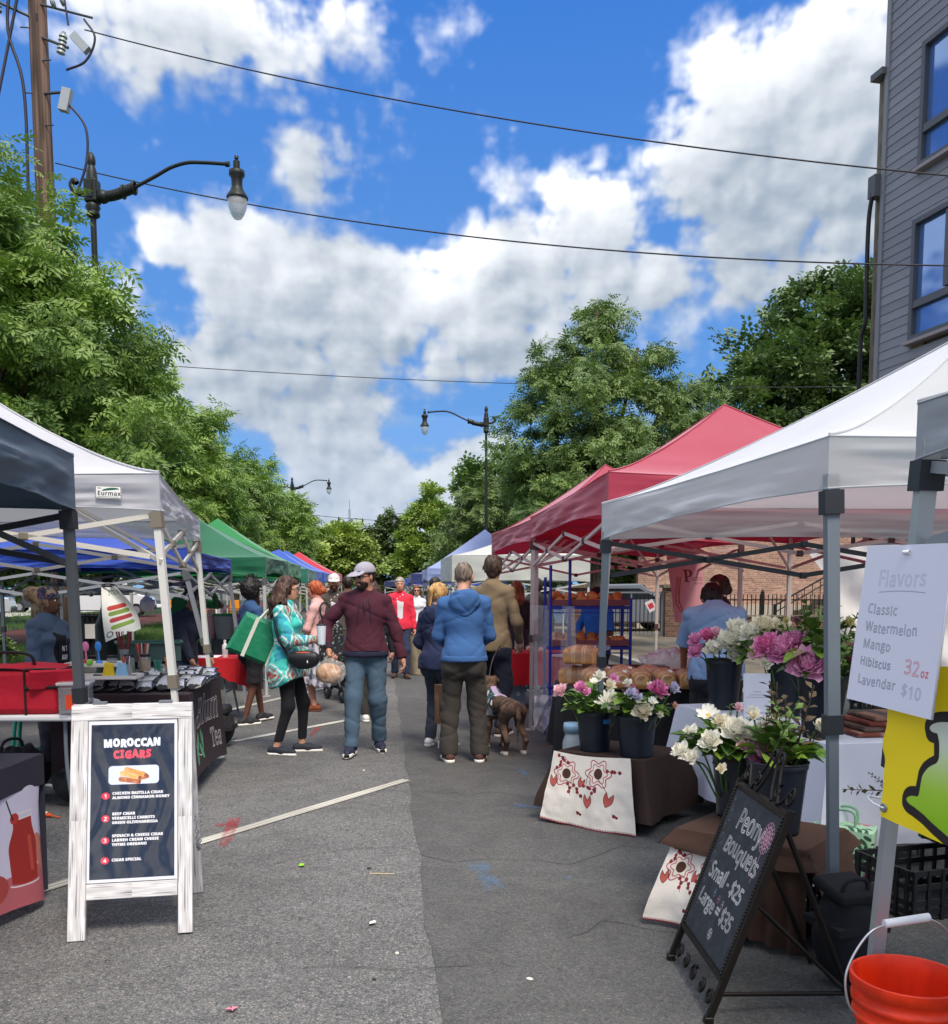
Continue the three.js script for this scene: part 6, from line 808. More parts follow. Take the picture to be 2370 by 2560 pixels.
// ---------------------------------------------------------------- the tea stall
foldingTable('folding table under the plum cloth of the tea stall', [-2.72, 0, -7.85], PI / 2 + .1, 1.5, .9, .79);
{
  const plum = cloth('#2a1a22', { rep: 16 }), x = u => lerp(-2.14, -2.32, u), z = u => lerp(-7.08, -8.62, u);
  const t = thing('tea_cloth', 'plum stretch cloth with white brush lettering and green leaves on the tea table', 'tablecloth', [0, 0, 0]);
  part(t, 'top', merge([sheet((u, v) => [lerp(x(u) - 1.05, x(u), v), .807, z(u)], 2, 2, true), sheet((u, v) => [lerp(-3.2, -2.14, u), lerp(.14, .807, v), -7.08 - .03 * sin(v * PI) + (1 - v) * .03 * sin(u * 14)], 24, 8)]), plum);
  part(t, 'side_panel', sheet((u, v) => [x(u) + (1 - v) * (.05 * (1 - u) + .0) - .04 * sin(u * PI) * sin(v * PI), lerp(lerp(.15, .05, u) + .05 * sin(u * PI), .807, v), z(u) - (1 - v) * .2 * u + .1 * (1 - v) * (1 - u)], 24, 16), M('#ffffff', .85, { side: THREE.DoubleSide, map: canvasTex(1024, 512, (c, w, h) => { c.fillStyle = '#2c1c24'; c.fillRect(0, 0, w, h); c.strokeStyle = '#d8d4d6'; c.lineWidth = 5; c.font = 'italic 250px serif'; c.strokeText('Blum', 260, 250); c.font = 'italic 170px serif'; c.strokeText('Tea', 620, 430); c.lineWidth = 6; c.beginPath(); c.arc(300, 300, 120, 0, 5); c.stroke(); c.fillStyle = '#4f9a72'; for (const [x, y, a] of [[250, 330, .5], [330, 400, -.6], [200, 400, .2], [380, 330, -.2]]) { c.save(); c.translate(x, y); c.rotate(a); c.beginPath(); c.ellipse(0, 0, 26, 62, 0, 0, 7); c.fill(); c.restore(); } }) }));
  // trays
  const trayAt = (label, p, w, d) => { const q = thing('display_tray', label, 'tray', p, .1); part(q, 'plate', rbox(w, .014, d, .006, 0, .0, 0), M('#d9d6cf', .6)); part(q, 'rim', merge([box(w, .025, .008, 0, .012, d / 2), box(w, .025, .008, 0, .012, -d / 2), box(.008, .025, d, w / 2, .012, 0), box(.008, .025, d, -w / 2, .012, 0)]), M('#e3e0da', .6)); for (const x of [-1, 1]) part(q, 'support', box(.02, p[1] - .808, .02, x * w * .4, -(p[1] - .808) / 2 - .007, 0), blackPlastic); };
  trayAt('upper white display tray with the pink and blue spoons', [-2.97, 1.0, -7.45], .42, .26); trayAt('lower white display tray with striped sachets and tins', [-2.79, .92, -7.25], .44, .24);
  for (const [p, c, l] of [[[-3.03, 1.01, -7.4], '#e87fb0', 'pink long handled spoon standing on the upper tray'], [[-2.94, 1.01, -7.42], '#3a8fe0', 'blue long handled spoon standing on the upper tray']]) { const s = thing('spoon', l, 'spoon', p); part(s, 'bowl', ball(.03, 0, .14, 0, .9, 1.3, .4), M(c, .4)); part(s, 'handle', rod([0, .11, 0], [.005, .0, 0], .006, .008), M(c, .4)); part(s, 'base', ball(.028, .005, .01, 0, 1, .8, 1), M(c, .4)); }
  for (const [x, z, y, c, l] of [[-3.02, -7.34, 1.03, '#c41f2c', 'red ball candy on the upper tray'], [-2.97, -7.32, 1.03, '#7fc23a', 'lime green ball candy on the upper tray'], [-3.1, -7.38, 1.03, '#e5c02a', 'yellow ball candy on the upper tray']]) solo('candy_ball', l, 'candy', ball(.026), M(c, .35), [x, y, z]);
  for (const [x, z, c, l] of [[-2.78, -7.2, '#e6c51e', 'yellow folded card on the lower tray'], [-2.69, -7.22, '#8fbfe0', 'pale blue folded card on the lower tray']]) solo('folded_card', l, 'card', prism([[-.045, 0], [.045, 0], [.03, .1], [-.02, .11]], .03, .002), M(c, .6), [x, .93, z], .2);
  const jar0 = (l, p, c) => { const j = thing('tea_jar', l, 'jar', p); part(j, 'glass', lathe([[0, 0], [.042, 0], [.045, .01], [.045, .1], [.036, .118]], 16), M('#e6eaea', .06, { transmission: .8, thickness: 0 })); part(j, 'contents', cyl(.04, .04, .085, 0, .046, 0, 14), M(c, .9)); part(j, 'lid', cyl(.04, .04, .02, 0, .128, 0, 16), blackPlastic); };
  ['#8a8a3a', '#5d7a34', '#b0863c', '#7a5a34', '#c2b48a', '#4f6a2e'].forEach((c, i) => jar0(['olive', 'green', 'amber', 'brown', 'pale beige', 'dark green'][i] + ' leaf tea in a lidded jar' + [' behind the blue spoon', ' beside the stack of sachets', ' at the middle of the row', ' under the red straws', ' nearest the pale tent leg', ' at the far row end'][i], [-2.9 + (i % 3) * .11, i < 3 ? .93 : .81, -7.6 - floor(i / 3) * .3 - (i % 3) * .06], c));
  const bundle = (l, p, c, n, h, sp) => { const q = thing('straw_bundle', l, 'straws', p), r = rng(n * 7 + h * 100 | 0); part(q, 'cup', lathe([[0, 0], [.035, 0], [.04, .09], [.037, .09], [.033, .01]], 14), M('#cfd3d6', .1, { transmission: .6, thickness: 0 })); for (let i = 0; i < n; i++) { const a = r() * 6.28, s = sqrt(r()) * .03; part(q, 'straw', rod([cos(a) * s * .7, .01, sin(a) * s * .7], [cos(a) * s * sp, h, sin(a) * s * sp], .004), M(c[i % c.length], .5)); } };
  bundle('bundle of dark red honey straws behind the jars', [-2.95, 1.0, -8.0], ['#7a2a2a', '#8e3a34', '#5a2020'], 16, .24, 2.4); bundle('bundle of red and white honey straws by the green bin', [-2.78, .9, -7.95], ['#a83232', '#d8d4cc', '#b85a3a'], 16, .24, 2); bundle('bundle of teal honey straws in front of the green bin', [-2.62, .83, -7.85], ['#2c7a6a', '#4fa08c'], 16, .18, 1.5); bundle('bundle of orange honey straws next to the teal ones', [-2.53, .85, -7.88], ['#d86a2a', '#e2883a'], 12, .18, 1.5); bundle('bundle of striped sachets standing on the lower tray', [-2.68, .93, -7.3], ['#b23a3a', '#e0d8d0', '#3a3f6a', '#c8842a'], 16, .15, 1.3);
  // foil tea pouches in leaning rows
  const foil = M('#c9ccd2', .22, { metalness: .75 }), blackFoil = M('#17181c', .35), pg = (() => { const g = nets(ell([0, .09, 0], [.075, .1, .022]), [-.1, -.02, -.05], [.1, .2, .05], .008), p = g.attributes.position; for (let i = 0; i < p.count; i++) { const n = fbm(p.getX(i) * 30, p.getY(i) * 30, 1, 3) * .006; p.setX(i, p.getX(i) * 1.0 + (abs(p.getX(i)) > .05 ? .006 * Math.sign(p.getX(i)) : 0)); p.setZ(i, p.getZ(i) + n); } g.computeVertexNormals(); return g; })();
  const p0 = thing('tea_pouch', 'black and silver foil tea pouch lying in the packed rows on the tea table', 'pouch', [-3.0, .815, -7.14], 0, 'foil tea pouches in rows on the tea table'); part(p0, 'pouch', pg, blackFoil); part(p0, 'foil_face', sheet((u, v) => [lerp(-.055, .055, u), lerp(.03, .165, v), .0245 * sqrt(max(0, 1 - pow(u * 2 - 1, 2) * .5)) * (1 - pow(v * 2 - 1, 2) * .6) + .004], 6, 6), foil); part(p0, 'seal', box(.15, .02, .008, 0, .18, 0), blackFoil); p0.rotation.set(-1.05, .1, 0, 'YXZ');
  const r = rng(31); for (let i = 1; i < 34; i++) { const row = floor(i / 8), k = i % 8, c = copy(p0, undefined, [-3.02 + k * .118 + r() * .03 - row * .02, .815 + r() * .015 + (row > 2 ? .03 : 0), -7.16 - row * .2 - k * .02 + r() * .03]); c.rotation.set(-.95 - r() * .35, (r() - .5) * .7, (r() - .5) * .25, 'YXZ'); if (row > 0 && k < 2) c.position.x += .45; }
  const gb = thing('green_bin', 'dark green lidless plastic bin tipped at the back of the tea table', 'bin', [-2.86, .96, -8.35], .35); part(gb, 'body', merge([box(.5, .006, .3, 0, .01, 0), box(.52, .16, .008, 0, .09, .16, -.15), box(.52, .16, .008, 0, .09, -.16, .15), box(.008, .16, .3, .255, .09, 0, 0, 0, -.12), box(.008, .16, .3, -.255, .09, 0, 0, 0, .12)]), M('#26463f', .45)); part(gb, 'support', box(.4, .14, .22, 0, -.07, 0), blackPlastic); part(gb, 'rim', merge([box(.57, .014, .02, 0, .172, .17), box(.57, .014, .02, 0, .172, -.17), box(.02, .014, .36, .275, .172, 0), box(.02, .014, .36, -.275, .172, 0)]), M('#3a5f56', .45));
  for (let i = 0; i < 4; i++) { const b = thing('dropper_bottle', ['small black bottle with a white label at the near end of its row', 'small black bottle with a white label, second in its row', 'small black bottle with a white label, third in its row', 'small black bottle with a white label at the far end of its row'][i], 'bottle', [-2.5 + i * .05, .81, -7.55 - i * .06]); part(b, 'body', lathe([[0, 0], [.018, 0], [.018, .06], [.008, .075], [.008, .09]], 12), blackPlastic); part(b, 'label', cyl(.0185, .0185, .035, 0, .03, 0, 14), whitePlastic); part(b, 'cap', cyl(.01, .01, .025, 0, .1, 0, 10), blackPlastic); }
}
{
  const t = thing('weight_bag', 'black weight bag on the asphalt at the far leg of the white tent', 'weight bag', [-2.6, 0, -9.55]); part(t, 'body', crumple([.17, .2, .16], 12, .8, .06), M('#1b1c20', .8)); part(t, 'flap', rbox(.26, .1, .24, .04, 0, .38, 0), M('#202126', .8)); part(t, 'strap', box(.33, .04, .31, 0, .2, 0), blackPlastic);
}
// ---------------------------------------------------------------- hanging banner, trash can, red topped table, things farther back
{
  const a = [-3.745,1.622,-9.6], b = [-3.591,1.622,-9.6], c = [-3.343,1.198,-9.5], d = [-3.686,1.065,-9.5];
  const t = thing('hanging_banner', 'white slanting banner printed with red and green pickles behind the tea stall', 'banner', [0, 0, 0]);
  part(t, 'cloth', sheet((u, v) => { const p = mix4(u, v); return [p[0], p[1], p[2] + .04 * sin(u * 5 + v * 3)]; function mix4(u, v) { const tp = [0, 1, 2].map(i => lerp(a[i], b[i], u)), bt = [0, 1, 2].map(i => lerp(d[i], c[i], u)); return [0, 1, 2].map(i => lerp(bt[i], tp[i], v) + (i === 0 ? .06 * sin(v * PI) * u : 0)); } }, 14, 20), M('#ffffff', .8, { side: THREE.DoubleSide, map: canvasTex(256, 512, (c, w, h) => { c.fillStyle = '#cfd2cc'; c.fillRect(0, 0, w, h); c.fillStyle = '#55705a'; c.font = 'bold 70px serif'; c.fillText('NEW', 60, 90); [['#a8352c', 210], ['#6d8a3a', 265], ['#a03038', 330], ['#7a9a44', 400]].forEach(([k, y], i) => { c.fillStyle = k; c.save(); c.translate(120 + i * 6, y); c.rotate(-.1); c.beginPath(); c.roundRect(-80, -22, 160, 44, 20); c.fill(); c.restore(); }); c.strokeStyle = '#2b2f2b'; c.lineWidth = 8; c.beginPath(); c.arc(45, 460, 24, 0, 7); c.stroke(); }) }));
  part(t, 'rod', rod(a, b, .01), blackPlastic);
  const tr = thing('trash_can', 'black slatted street trash can with posters behind the tea stall', 'trash can', [-8.0, .12, -20]); const sl = box(.05, .9, .012); for (let i = 0; i < 20; i++) { const m = part(tr, 'slat', sl, blackIron), an = i / 20 * 2 * PI; m.position.set(cos(an) * .32, .5, sin(an) * .32); m.rotation.y = PI / 2 - an; } part(tr, 'ring', merge([.08, .92].map(y => mv(new THREE.TorusGeometry(.33, .02, 8, 28), 0, y, 0, PI / 2))), blackIron); part(tr, 'liner', cyl(.28, .26, .85, 0, .48, 0, 20), M('#232427', .8)); part(tr, 'poster', box(.3, .3, .01, .12, .6, .36, 0, .3), M('#d7d4d2', .7)); part(tr, 'poster', box(.12, .1, .012, .06, .6, .37, 0, .3), M('#a83030', .7));
  foldingTable('grey folding table with a red cover behind the tea stall', [-3.45, 0, -11.75], .05, 1.1, .66, .74, greyPole);
  solo('red_cover', 'red cover on the far folding table, its long corner trailing toward the turquoise shirt woman', 'tablecloth', merge([rbox(1.12, .012, .68, .005, 0, .752, 0), sheet((u, v) => [lerp(-.56, .72, u) + (u > .8 ? (1 - v) * .12 : 0), lerp(.755 - .09 - (u > .62 ? (u - .62) * 1.0 : 0), .757, v), .345 + .02 * sin(u * 20) * (1 - v)], 40, 6), sheet((u, v) => [.56 + .16 * (1 - v) * sin(u * 3), lerp(.45 - .2 * u, .757, v), lerp(.345, -.34, u)], 12, 6)]), redCloth, [-3.45, 0, -11.75], .05);
  solo('paper_runner', 'white paper lying on the red cover of the far folding table', 'paper', rbox(.7, .004, .4, .001, 0, 0, 0), M('#dfe2e8', .8), [-3.5, .762, -11.72], .1);
  const sp = thing('spray_bottle', 'white aerosol bottle on the red covered table', 'bottle', [-3.05, .76, -11.62]); part(sp, 'body', lathe([[0, 0], [.035, 0], [.035, .15], [.014, .17], [.014, .19]], 16), whitePlastic); part(sp, 'label', cyl(.0355, .0355, .07, 0, .07, 0, 16), M('#b9bcc4', .5)); part(sp, 'cap', cyl(.016, .016, .03, 0, .2, 0, 10), M('#dfe3e6', .4));
  const tubs = [[-3.95, -15.2, '#8c9094', '#2f7a52', 'grey tub with a green rim under the green tent'], [-4.3, -15.3, '#c99aa6', '#d8b0ba', 'pale pink tub beside the grey tub'], [-3.55, -15.0, '#b03aa0', '#b03aa0', 'magenta bowl on the tub stand under the green tent']];
  for (const [x, z, c, rc, l] of tubs) { const q = thing('plastic_tub', l, 'tub', [x, 0, z]); part(q, 'stand', box(.34, .8, .34, 0, .4, 0), M('#3a3c40', .8)); part(q, 'body', lathe([[0, .8], [.17, .8], [.21, 1.18], [.2, 1.18], [.16, .82], [0, .82]], 22), M(c, .5)); part(q, 'rim', mv(new THREE.TorusGeometry(.208, .018, 8, 24), 0, 1.18, 0, PI / 2), M(rc, .5)); }
  const pole = thing('tied_bag', 'white cloth bag tied to a tent pole behind the tea stall', 'bag', [-3.98, 1.3, -11.6]); part(pole, 'body', crumple([.09, .11, .07], 4, .6, .12), M('#d6d2d0', .9)); part(pole, 'knot', rod([0, .2, 0], [0, .3, .02], .012), M('#d6d2d0', .9));
  for (let i = 0; i < 6; i++) { const q = thing('cafe_chair', 'orange cafe chair on the far lawn' + [', leftmost of the row', ', second from the left', ', third from the left', ', fourth, beside the white table', ', fifth, beyond the white table', ', rightmost of the row'][i], 'chair', [-14.6 + i * .75, .12, -46 + (i % 2) * .5], i * .9), om = M('#d98a1e', .5); part(q, 'seat', rbox(.44, .04, .44, .015, 0, .45, 0), om); part(q, 'backrest', rbox(.44, .4, .03, .012, 0, .72, -.2), om); for (const x of [-.18, .18]) for (const z of [-.18, .18]) part(q, 'leg', rod([x, .44, z], [x * 1.1, 0, z * 1.1], .018), om); }
  const ct = thing('cafe_table', 'white cafe table among the orange chairs on the lawn', 'table', [-12.6, .12, -45]); part(ct, 'top', rbox(1.2, .05, .8, .02, 0, .74, 0), whitePlastic); for (const x of [-.5, .5]) part(ct, 'leg', box(.06, .72, .6, x, .36, 0), whitePlastic);
  const sw = thing('shade_canopy', 'small teal shade canopy beyond the lawn chairs', 'canopy', [-11.8, .12, -52]); part(sw, 'roof', new THREE.ConeGeometry(1.8, .6, 4).rotateY(PI / 4).translate(0, 2.1, 0), M('#138f7a', .7)); for (const x of [-1.1, 1.1]) for (const z of [-1.1, 1.1]) part(sw, 'leg', rod([x, 0, z], [x, 1.85, z], .03), whitePlastic);
}
// ---------------------------------------------------------------- litter
{
  const t = thing('orange_scoop', 'orange plastic scoop with a white head lying on the asphalt', 'scoop', [-3.022,0,-6.555], 1.2); part(t, 'head', ball(.028, 0, .022, 0, 1.1, .8, 1), M('#e3d9c8', .5)); part(t, 'neck', ball(.02, 0, .02, .04, 1, .8, 1.2), M('#d9541c', .5)); part(t, 'handle', rod([0, .018, .05], [0, .012, .15], .007, .004), M('#d9541c', .5));
  const petalG = sheet((u, v) => { const a = (u * 2 - 1); return [a * .024 * sin(PI * clamp(v * .9 + .05)), .004 + a * a * .008 + .006 * v, (v - .5) * .034]; }, 6, 5);
  solo('fallen_petal', 'pink peony petal on the old asphalt near the bottom of the street', 'petal', petalG, M('#e58ba0', .7, { side: THREE.DoubleSide }), [-0.92,0,-3.472], .4); solo('fallen_petal', 'white petal on the old asphalt right of the pink one', 'petal', petalG, M('#e8e6e0', .7, { side: THREE.DoubleSide }), [-0.485,0,-4.406], 1.2);
  solo('fallen_leaf', 'small bright green leaf lying on the old asphalt', 'leaf', petalG, M('#8fc832', .6, { side: THREE.DoubleSide }), [-0.995,0,-5.356], 2); solo('stick', 'thin pale stick lying on the asphalt beside the seam', 'stick', rod([-.07, .004, 0], [.07, .004, .01], .004), M('#b5a888', .8), [-0.517,0,-5.217], 0);
  const r = rng(91); for (let i = 0; i < 6; i++) { const p = [-1.9 + r() * 3.2, 0, -3.6 - r() * 6]; solo('pebble', ['tiny pale grit stone', 'tiny white scrap', 'tiny dark twig fragment'][i % 3] + ' on the asphalt', 'grit', ball(.007 + r() * .006, 0, .003, 0, 1.4, .5, 1, 6), M(['#c9c6bd', '#e6e4de', '#3a342c'][i % 3], .9), p, r() * 6, ['pale grit stones', 'white scraps', 'dark twig fragments'][i % 3] + ' scattered on the asphalt'); }
}


// ---------------------------------------------------------------- people
const rot3 = (v, yaw, pitch, roll = 0) => { let [x, y, z] = v; let c = cos(roll), s = sin(roll);[x, y] = [c * x - s * y, s * x + c * y]; c = cos(pitch); s = sin(pitch);[y, z] = [c * y - s * z, s * y + c * z]; c = cos(yaw); s = sin(yaw); return [c * x + s * z, y, -s * x + c * z]; };
const add = (a, b, k = 1) => [a[0] + b[0] * k, a[1] + b[1] * k, a[2] + b[2] * k], sub = (a, b) => add(a, b, -1), len = a => hypot(...a), unit = a => { const l = len(a) || 1; return [a[0] / l, a[1] / l, a[2] / l]; }, mix = (a, b, t) => add(a, sub(b, a), t), dot = (a, b) => a[0] * b[0] + a[1] * b[1] + a[2] * b[2], crs = (a, b) => [a[1] * b[2] - a[2] * b[1], a[2] * b[0] - a[0] * b[2], a[0] * b[1] - a[1] * b[0]];
function ik(a, t, l1, l2, pole) { let d = sub(t, a), L = min(len(d), l1 + l2 - .002); d = unit(d); const p = unit(sub(pole, d.map(q => q * dot(pole, d)))), c = (l1 * l1 + L * L - l2 * l2) / (2 * L), h = sqrt(max(0, l1 * l1 - c * c)); return [add(add(a, d, c), p, h), add(a, d, L)]; }
const skinM = {}, skin = c => skinM[c] ??= M(c, .55, { sheen: .2, sheenColor: new THREE.Color('#ffd8c0'), sheenRoughness: .5 });
const shoeSole = M('#e8e6e0', .7), hairM = {}, hairMat = c => hairM[c] ??= M('#ffffff', .6, { vertexColors: true });
const place = (g, c, yaw, pitch, S) => g.scale(S, S, S).applyMatrix4(new THREE.Matrix4().makeRotationFromEuler(new THREE.Euler(pitch, yaw, 0, 'YXZ'))).translate(...c);
function headGeo(f, c, o) {             // skin of the head, centre of the skull at the origin, looking along +z
  const w = f ? .95 : 1, list = [ell([0, .015, -.012], [.075 * w, .098, .096]), ell([0, -.045, .03], [.058 * w, .07, .062]), ell([0, -.088, .052], [.03 * w, .022, .026])];
  const base = join(list, .035), nose = cap([0, .005, .083], [0, -.034, .108], .009, .0125), brow = cap([-.035, .03, .076], [.035, .03, .076], .012, .012), lip = ell([0, -.066, .088], [.024, .009, .011]), ears = [-1, 1].map(s => ell([s * .077 * w, -.008, -.01], [.01, .03, .019], s * .3)), nk = cap([0, -.07, -.015], [0, -.16, -.03], .052 * w, .056 * w), eyes = [-1, 1].map(s => ell([s * .031, .006, .095], [.02, .012, .016]));
  const fn = (x, y, z) => { let d = smin(base(x, y, z), brow(x, y, z), .02); for (const e of eyes) d = smax(d, -e(x, y, z), .012); d = smin(d, nose(x, y, z), .014); d = smin(d, lip(x, y, z), .008); d = smin(d, ears[0](x, y, z), .008); d = smin(d, ears[1](x, y, z), .008); return smin(d, nk(x, y, z), .025); };
  return nets(fn, [-.11, -.17, -.13], [.11, .13, .14], c);
}
function handGeo(dir, pal, thumbSide, curl, cell) {   // wrist at the origin, fingers along dir, palm facing pal
  const d = unit(dir), p = unit(sub(pal, d.map(q => q * dot(pal, d)))), s = crs(d, p).map(q => q * thumbSide), at = (a, b, c) => add(add(d.map(q => q * a), s, b), p, c), list = [];
  const palm = join([cap(at(-.02, 0, 0), at(.03, .004, 0), .024, .024), cap(at(.03, .022, .0), at(.082, .026, 0), .019, .015), cap(at(.03, -.016, .0), at(.078, -.022, 0), .019, .014)], .03);
  [[.027, .074], [.009, .084], [-.009, .077], [-.026, .06]].forEach(([b, L], i) => { let a = at(.082 - (i === 3 ? .01 : 0), b, 0), ang = 0, prev = a; for (const [k, r0, r1] of [[.46, .0095, .009], [.3, .009, .0082], [.26, .0082, .007]]) { ang += curl * (1.05 + .08 * i); const q = add(prev, at(cos(ang) * L * k, b * .05, sin(ang) * L * k)); list.push(cap(prev, q, r0, r1)); prev = q; } });
  let t0 = at(.022, .028, .008), t1 = at(.05, .052, .018 + curl * .01), t2 = at(.078, .056 - curl * .012, .03 + curl * .02); const th = join([cap(t0, t1, .014, .011), cap(t1, t2, .0105, .0085)], .01);
  const fn = (x, y, z) => { let f = list[0](x, y, z); for (let i = 1; i < list.length; i++) f = min(f, list[i](x, y, z)); return smin(smin(palm(x, y, z), f, .008), th(x, y, z), .014); };
  return nets(fn, [-.17, -.17, -.17], [.17, .17, .17], cell);
}
function person(o) {
  const f = o.f, S = o.h / 1.75, fine = o.fine ?? 1, c = [.012, .015, .02][fine === 1 ? 0 : fine === 2 ? 1 : 2];
  const t = thing('person', o.label, 'person', [o.pos[0], o.ground ?? 0, o.pos[1]], o.yaw), bw = (o.build ?? 1), B = o.lean ?? [0, 0], top = v => { const k = clamp((v[1] - .95) / .7, 0, 1.15); return [v[0] + B[0] * k, v[1] - (B[0] * B[0] + B[1] * B[1]) * k * .55, v[2] + B[1] * k]; };
  const q = v => v.map(x => x * S), sw = (f ? .142 : .166) * (o.build ?? 1), dropY = o.sink ?? 0;
  const hipY = .92 - dropY, off = v => [v[0], v[1] - dropY, v[2]];
  const J = { pel: off([0, .96, 0]), waist: top(off([0, 1.08, .01])), chest: top(off([0, 1.28, 0])), nb: top(off([0, 1.47, -.015])), hd: top(off([0, 1.64, .025])) };
  J.hd = add(J.hd, o.headOff ?? [0, 0, 0]);
  for (const [s, k] of [[1, 'L'], [-1, 'R']]) {
    const ft = o.feet?.[k] ?? [s * .1, 0, .02], an = [ft[0], .085 + ft[1], ft[2]]; J['hip' + k] = [s * .088, hipY, 0];
    const [kn, a2] = o.knee?.[k] ? [o.knee[k], an] : ik(J['hip' + k], an, .43, .425, [s * .12, 0, 1]); J['kn' + k] = kn; J['an' + k] = a2; J['toe' + k] = add(a2, rot3([0, -.05, .155], (o.toes?.[k] ?? s * .18), o.footPitch?.[k] ?? 0));
    J['sh' + k] = top(off([s * sw, 1.4, -.012])); const hd = o.hands?.[k] ?? [s * .26, .78, .06]; const [el, wr] = ik(J['sh' + k], hd, .29, .255, o.pole?.[k] ?? [s * .5, -.4, -.7]); J['el' + k] = el; J['wr' + k] = wr;
  }
  const limb = (a, b, r1, r2) => cap(J[a], J[b], r1, r2), torso = (e, belly = 0) => [ell(J.chest, [(f ? .135 : .158) * bw + e, .2, .098 * bw + e], 0), ell(J.waist, [(f ? .118 : .138) * bw + e + belly, .17, .094 * bw + e + belly]), ell(J.pel, [(f ? .16 : .15) * bw + e, .135, .108 * bw + e]), cap(J.shL, J.shR, .046 + e * .6, .046 + e * .6), ...['L', 'R'].map(k => cap(add(J.nb, [0, .0, -.01]), J['sh' + k], .052 + e * .35, .044 + e * .5)), ...(f ? [ell(add(J.chest, [0, .02, .075]), [.11 + e, .055, .05 + e])] : [])];
  const armS = (e, k) => [limb('sh' + k, 'el' + k, .046 * bw + e * .72, .037 * bw + e * .8), limb('el' + k, 'wr' + k, .037 * bw + e * .8, .026 + e * .55)];
  const legS = (e1, e2, e3, k) => [cap(J['hip' + k], J['kn' + k], .08 * bw + e1, .052 + e2), cap(J['kn' + k], J['an' + k], .054 + e2, .036 + e3)];
  const box3 = (ex = .12) => { const v = Object.values(J), lo = [0, 1, 2].map(i => min(...v.map(p => p[i])) - ex - .1), hi = [0, 1, 2].map(i => max(...v.map(p => p[i])) + ex + .1); return [lo, hi]; }, [lo, hi] = box3();
  // skin: one body with the head and hands at finer cells
  const body = join([...torso(-.012), ...armS(-.004, 'L'), ...armS(-.004, 'R'), ...legS(-.006, -.004, -.002, 'L'), ...legS(-.006, -.004, -.002, 'R'), cap(J.nb, add(J.hd, [0, -.1, -.03]), .054, .05), ...['L', 'R'].map(k => cap(add(J['an' + k], [0, -.045, -.03]), J['toe' + k], .034, .028))], .035);
  const hc = fine === 1 ? .0055 : .009, parts = [nets(body, lo, [hi[0], J.nb[1] + .1, hi[2]], c * 1.15), place(headGeo(f, hc), J.hd, o.hy ?? 0, o.hp ?? 0, f ? .97 : 1)];
  for (const [k, s] of [['L', 1], ['R', -1]]) { if (o.noHand?.[k]) continue; const d = sub(J['wr' + k], J['el' + k]); parts.push(handGeo(o.handDir?.[k] ?? d, o.palm?.[k] ?? [-s, 0, .2], o.thumb?.[k] ?? s, o.curl?.[k] ?? .42, fine === 1 ? .0048 : .008).translate(...J['wr' + k])); }
  part(t, 'body', merge(parts), skin(o.skin ?? '#b98a70'));
  const H = (g, name, mat, lab) => part(t, name, place(g, J.hd, o.hy ?? 0, o.hp ?? 0, f ? .97 : 1), mat, lab);
  if (fine < 3) for (const s of [-1, 1]) { H(ball(.0125, s * .031, .005, .075, 1, .8, 1, 8), 'eye', M('#efeae4', .2)); H(ball(.0062, s * .031, .005, .0845, 1, 1, .6, 8), 'iris', M('#2c1d14', .15)); H(rod([s * .018, .024, .09], [s * .048, .026, .076], .0045), 'eyebrow', M(o.hair?.[1] ?? '#2a1d14', .8)); }
  if (fine < 3) H(mv(ball(.02, 0, 0, 0, 1.1, .32, .5, 8), 0, -.067, .091), 'lips', M(o.lips ?? '#a0604f', .5));
  const fold = (amp, fr = 9) => (x, y, z) => { const k = fr / 9, w = noise(x * 3, y * 3, z * 3) * .9, n = noise(x * 3.4 * k + 5, y * 9 * k + x * 4 + w, z * 3.4 * k), m = noise(x * 7 * k - y * 5 + w, y * 13 * k - x * 5, z * 7 * k + 9); return amp * (1.5 * pow(1 - abs(n), 7) + .8 * pow(1 - abs(m), 7) - .5 + .8 * n); };
  const clip = (g, y0, y1) => (x, y, z) => max(g(x, y, z), y0 - y, y - y1);
  const color = (g, cf) => cf ? paint(g, cf) : g, cl = (spec) => spec.pat ? M('#ffffff', .88, { vertexColors: true, sheen: .3 }) : M(spec.c, spec.rough ?? .9, { sheen: .35, sheenColor: new THREE.Color(spec.c).lerp(new THREE.Color('#ffffff'), .3), sheenRoughness: .6 });
  // trousers, skirt
  if (o.legs) { const L = o.legs, e = L.e ?? [.026, .03, .034], fd = fold(L.fold ?? .007), parts2 = ['L', 'R'].map(k => join(legS(...e, k), .05)), pe = join([ell(J.pel, [(f ? .162 : .155) * bw + .012, .14, .112 * bw + .014]), ...['L', 'R'].map(k => cap(add(J['hip' + k], [0, .0, -.025]), add(J['hip' + k], [0, -.08, -.02]), .085 * bw + e[0], .08 * bw + e[0]))], .05);
    const lg = (x, y, z) => smin(smin(parts2[0](x, y, z), parts2[1](x, y, z), .012), pe(x, y, z), .045) + fd(x, y, z), yb = k => L.shorts ? J['kn' + k][1] + .02 : J['an' + k][1] - (L.cuff ?? .0);
    part(t, L.name ?? 'trousers', color(nets(clip(lg, min(yb('L'), yb('R')), min(J.waist[1], (o.top?.hem ?? 9) - dropY + .045)), lo, hi, c), L.pat), cl(L)); }
  if (o.skirt) { const K = o.skirt, y0 = K.y0, y1 = J.waist[1], fn = (x, y, z) => { const v = (y1 - y) / (y1 - y0), r = lerp(.13, K.r, pow(clamp(v), .75)), a = atan2(x, z), px = x - J.pel[0], pz = z; return max(hypot(px, pz * 1.15) - r * (1 + .07 * v * sin(a * 7 + y * 4)), y0 - y + .03 * sin(a * 2), y - y1) * .8; }; part(t, 'skirt', color(nets(fn, lo, hi, c), K.pat), cl(K)); }
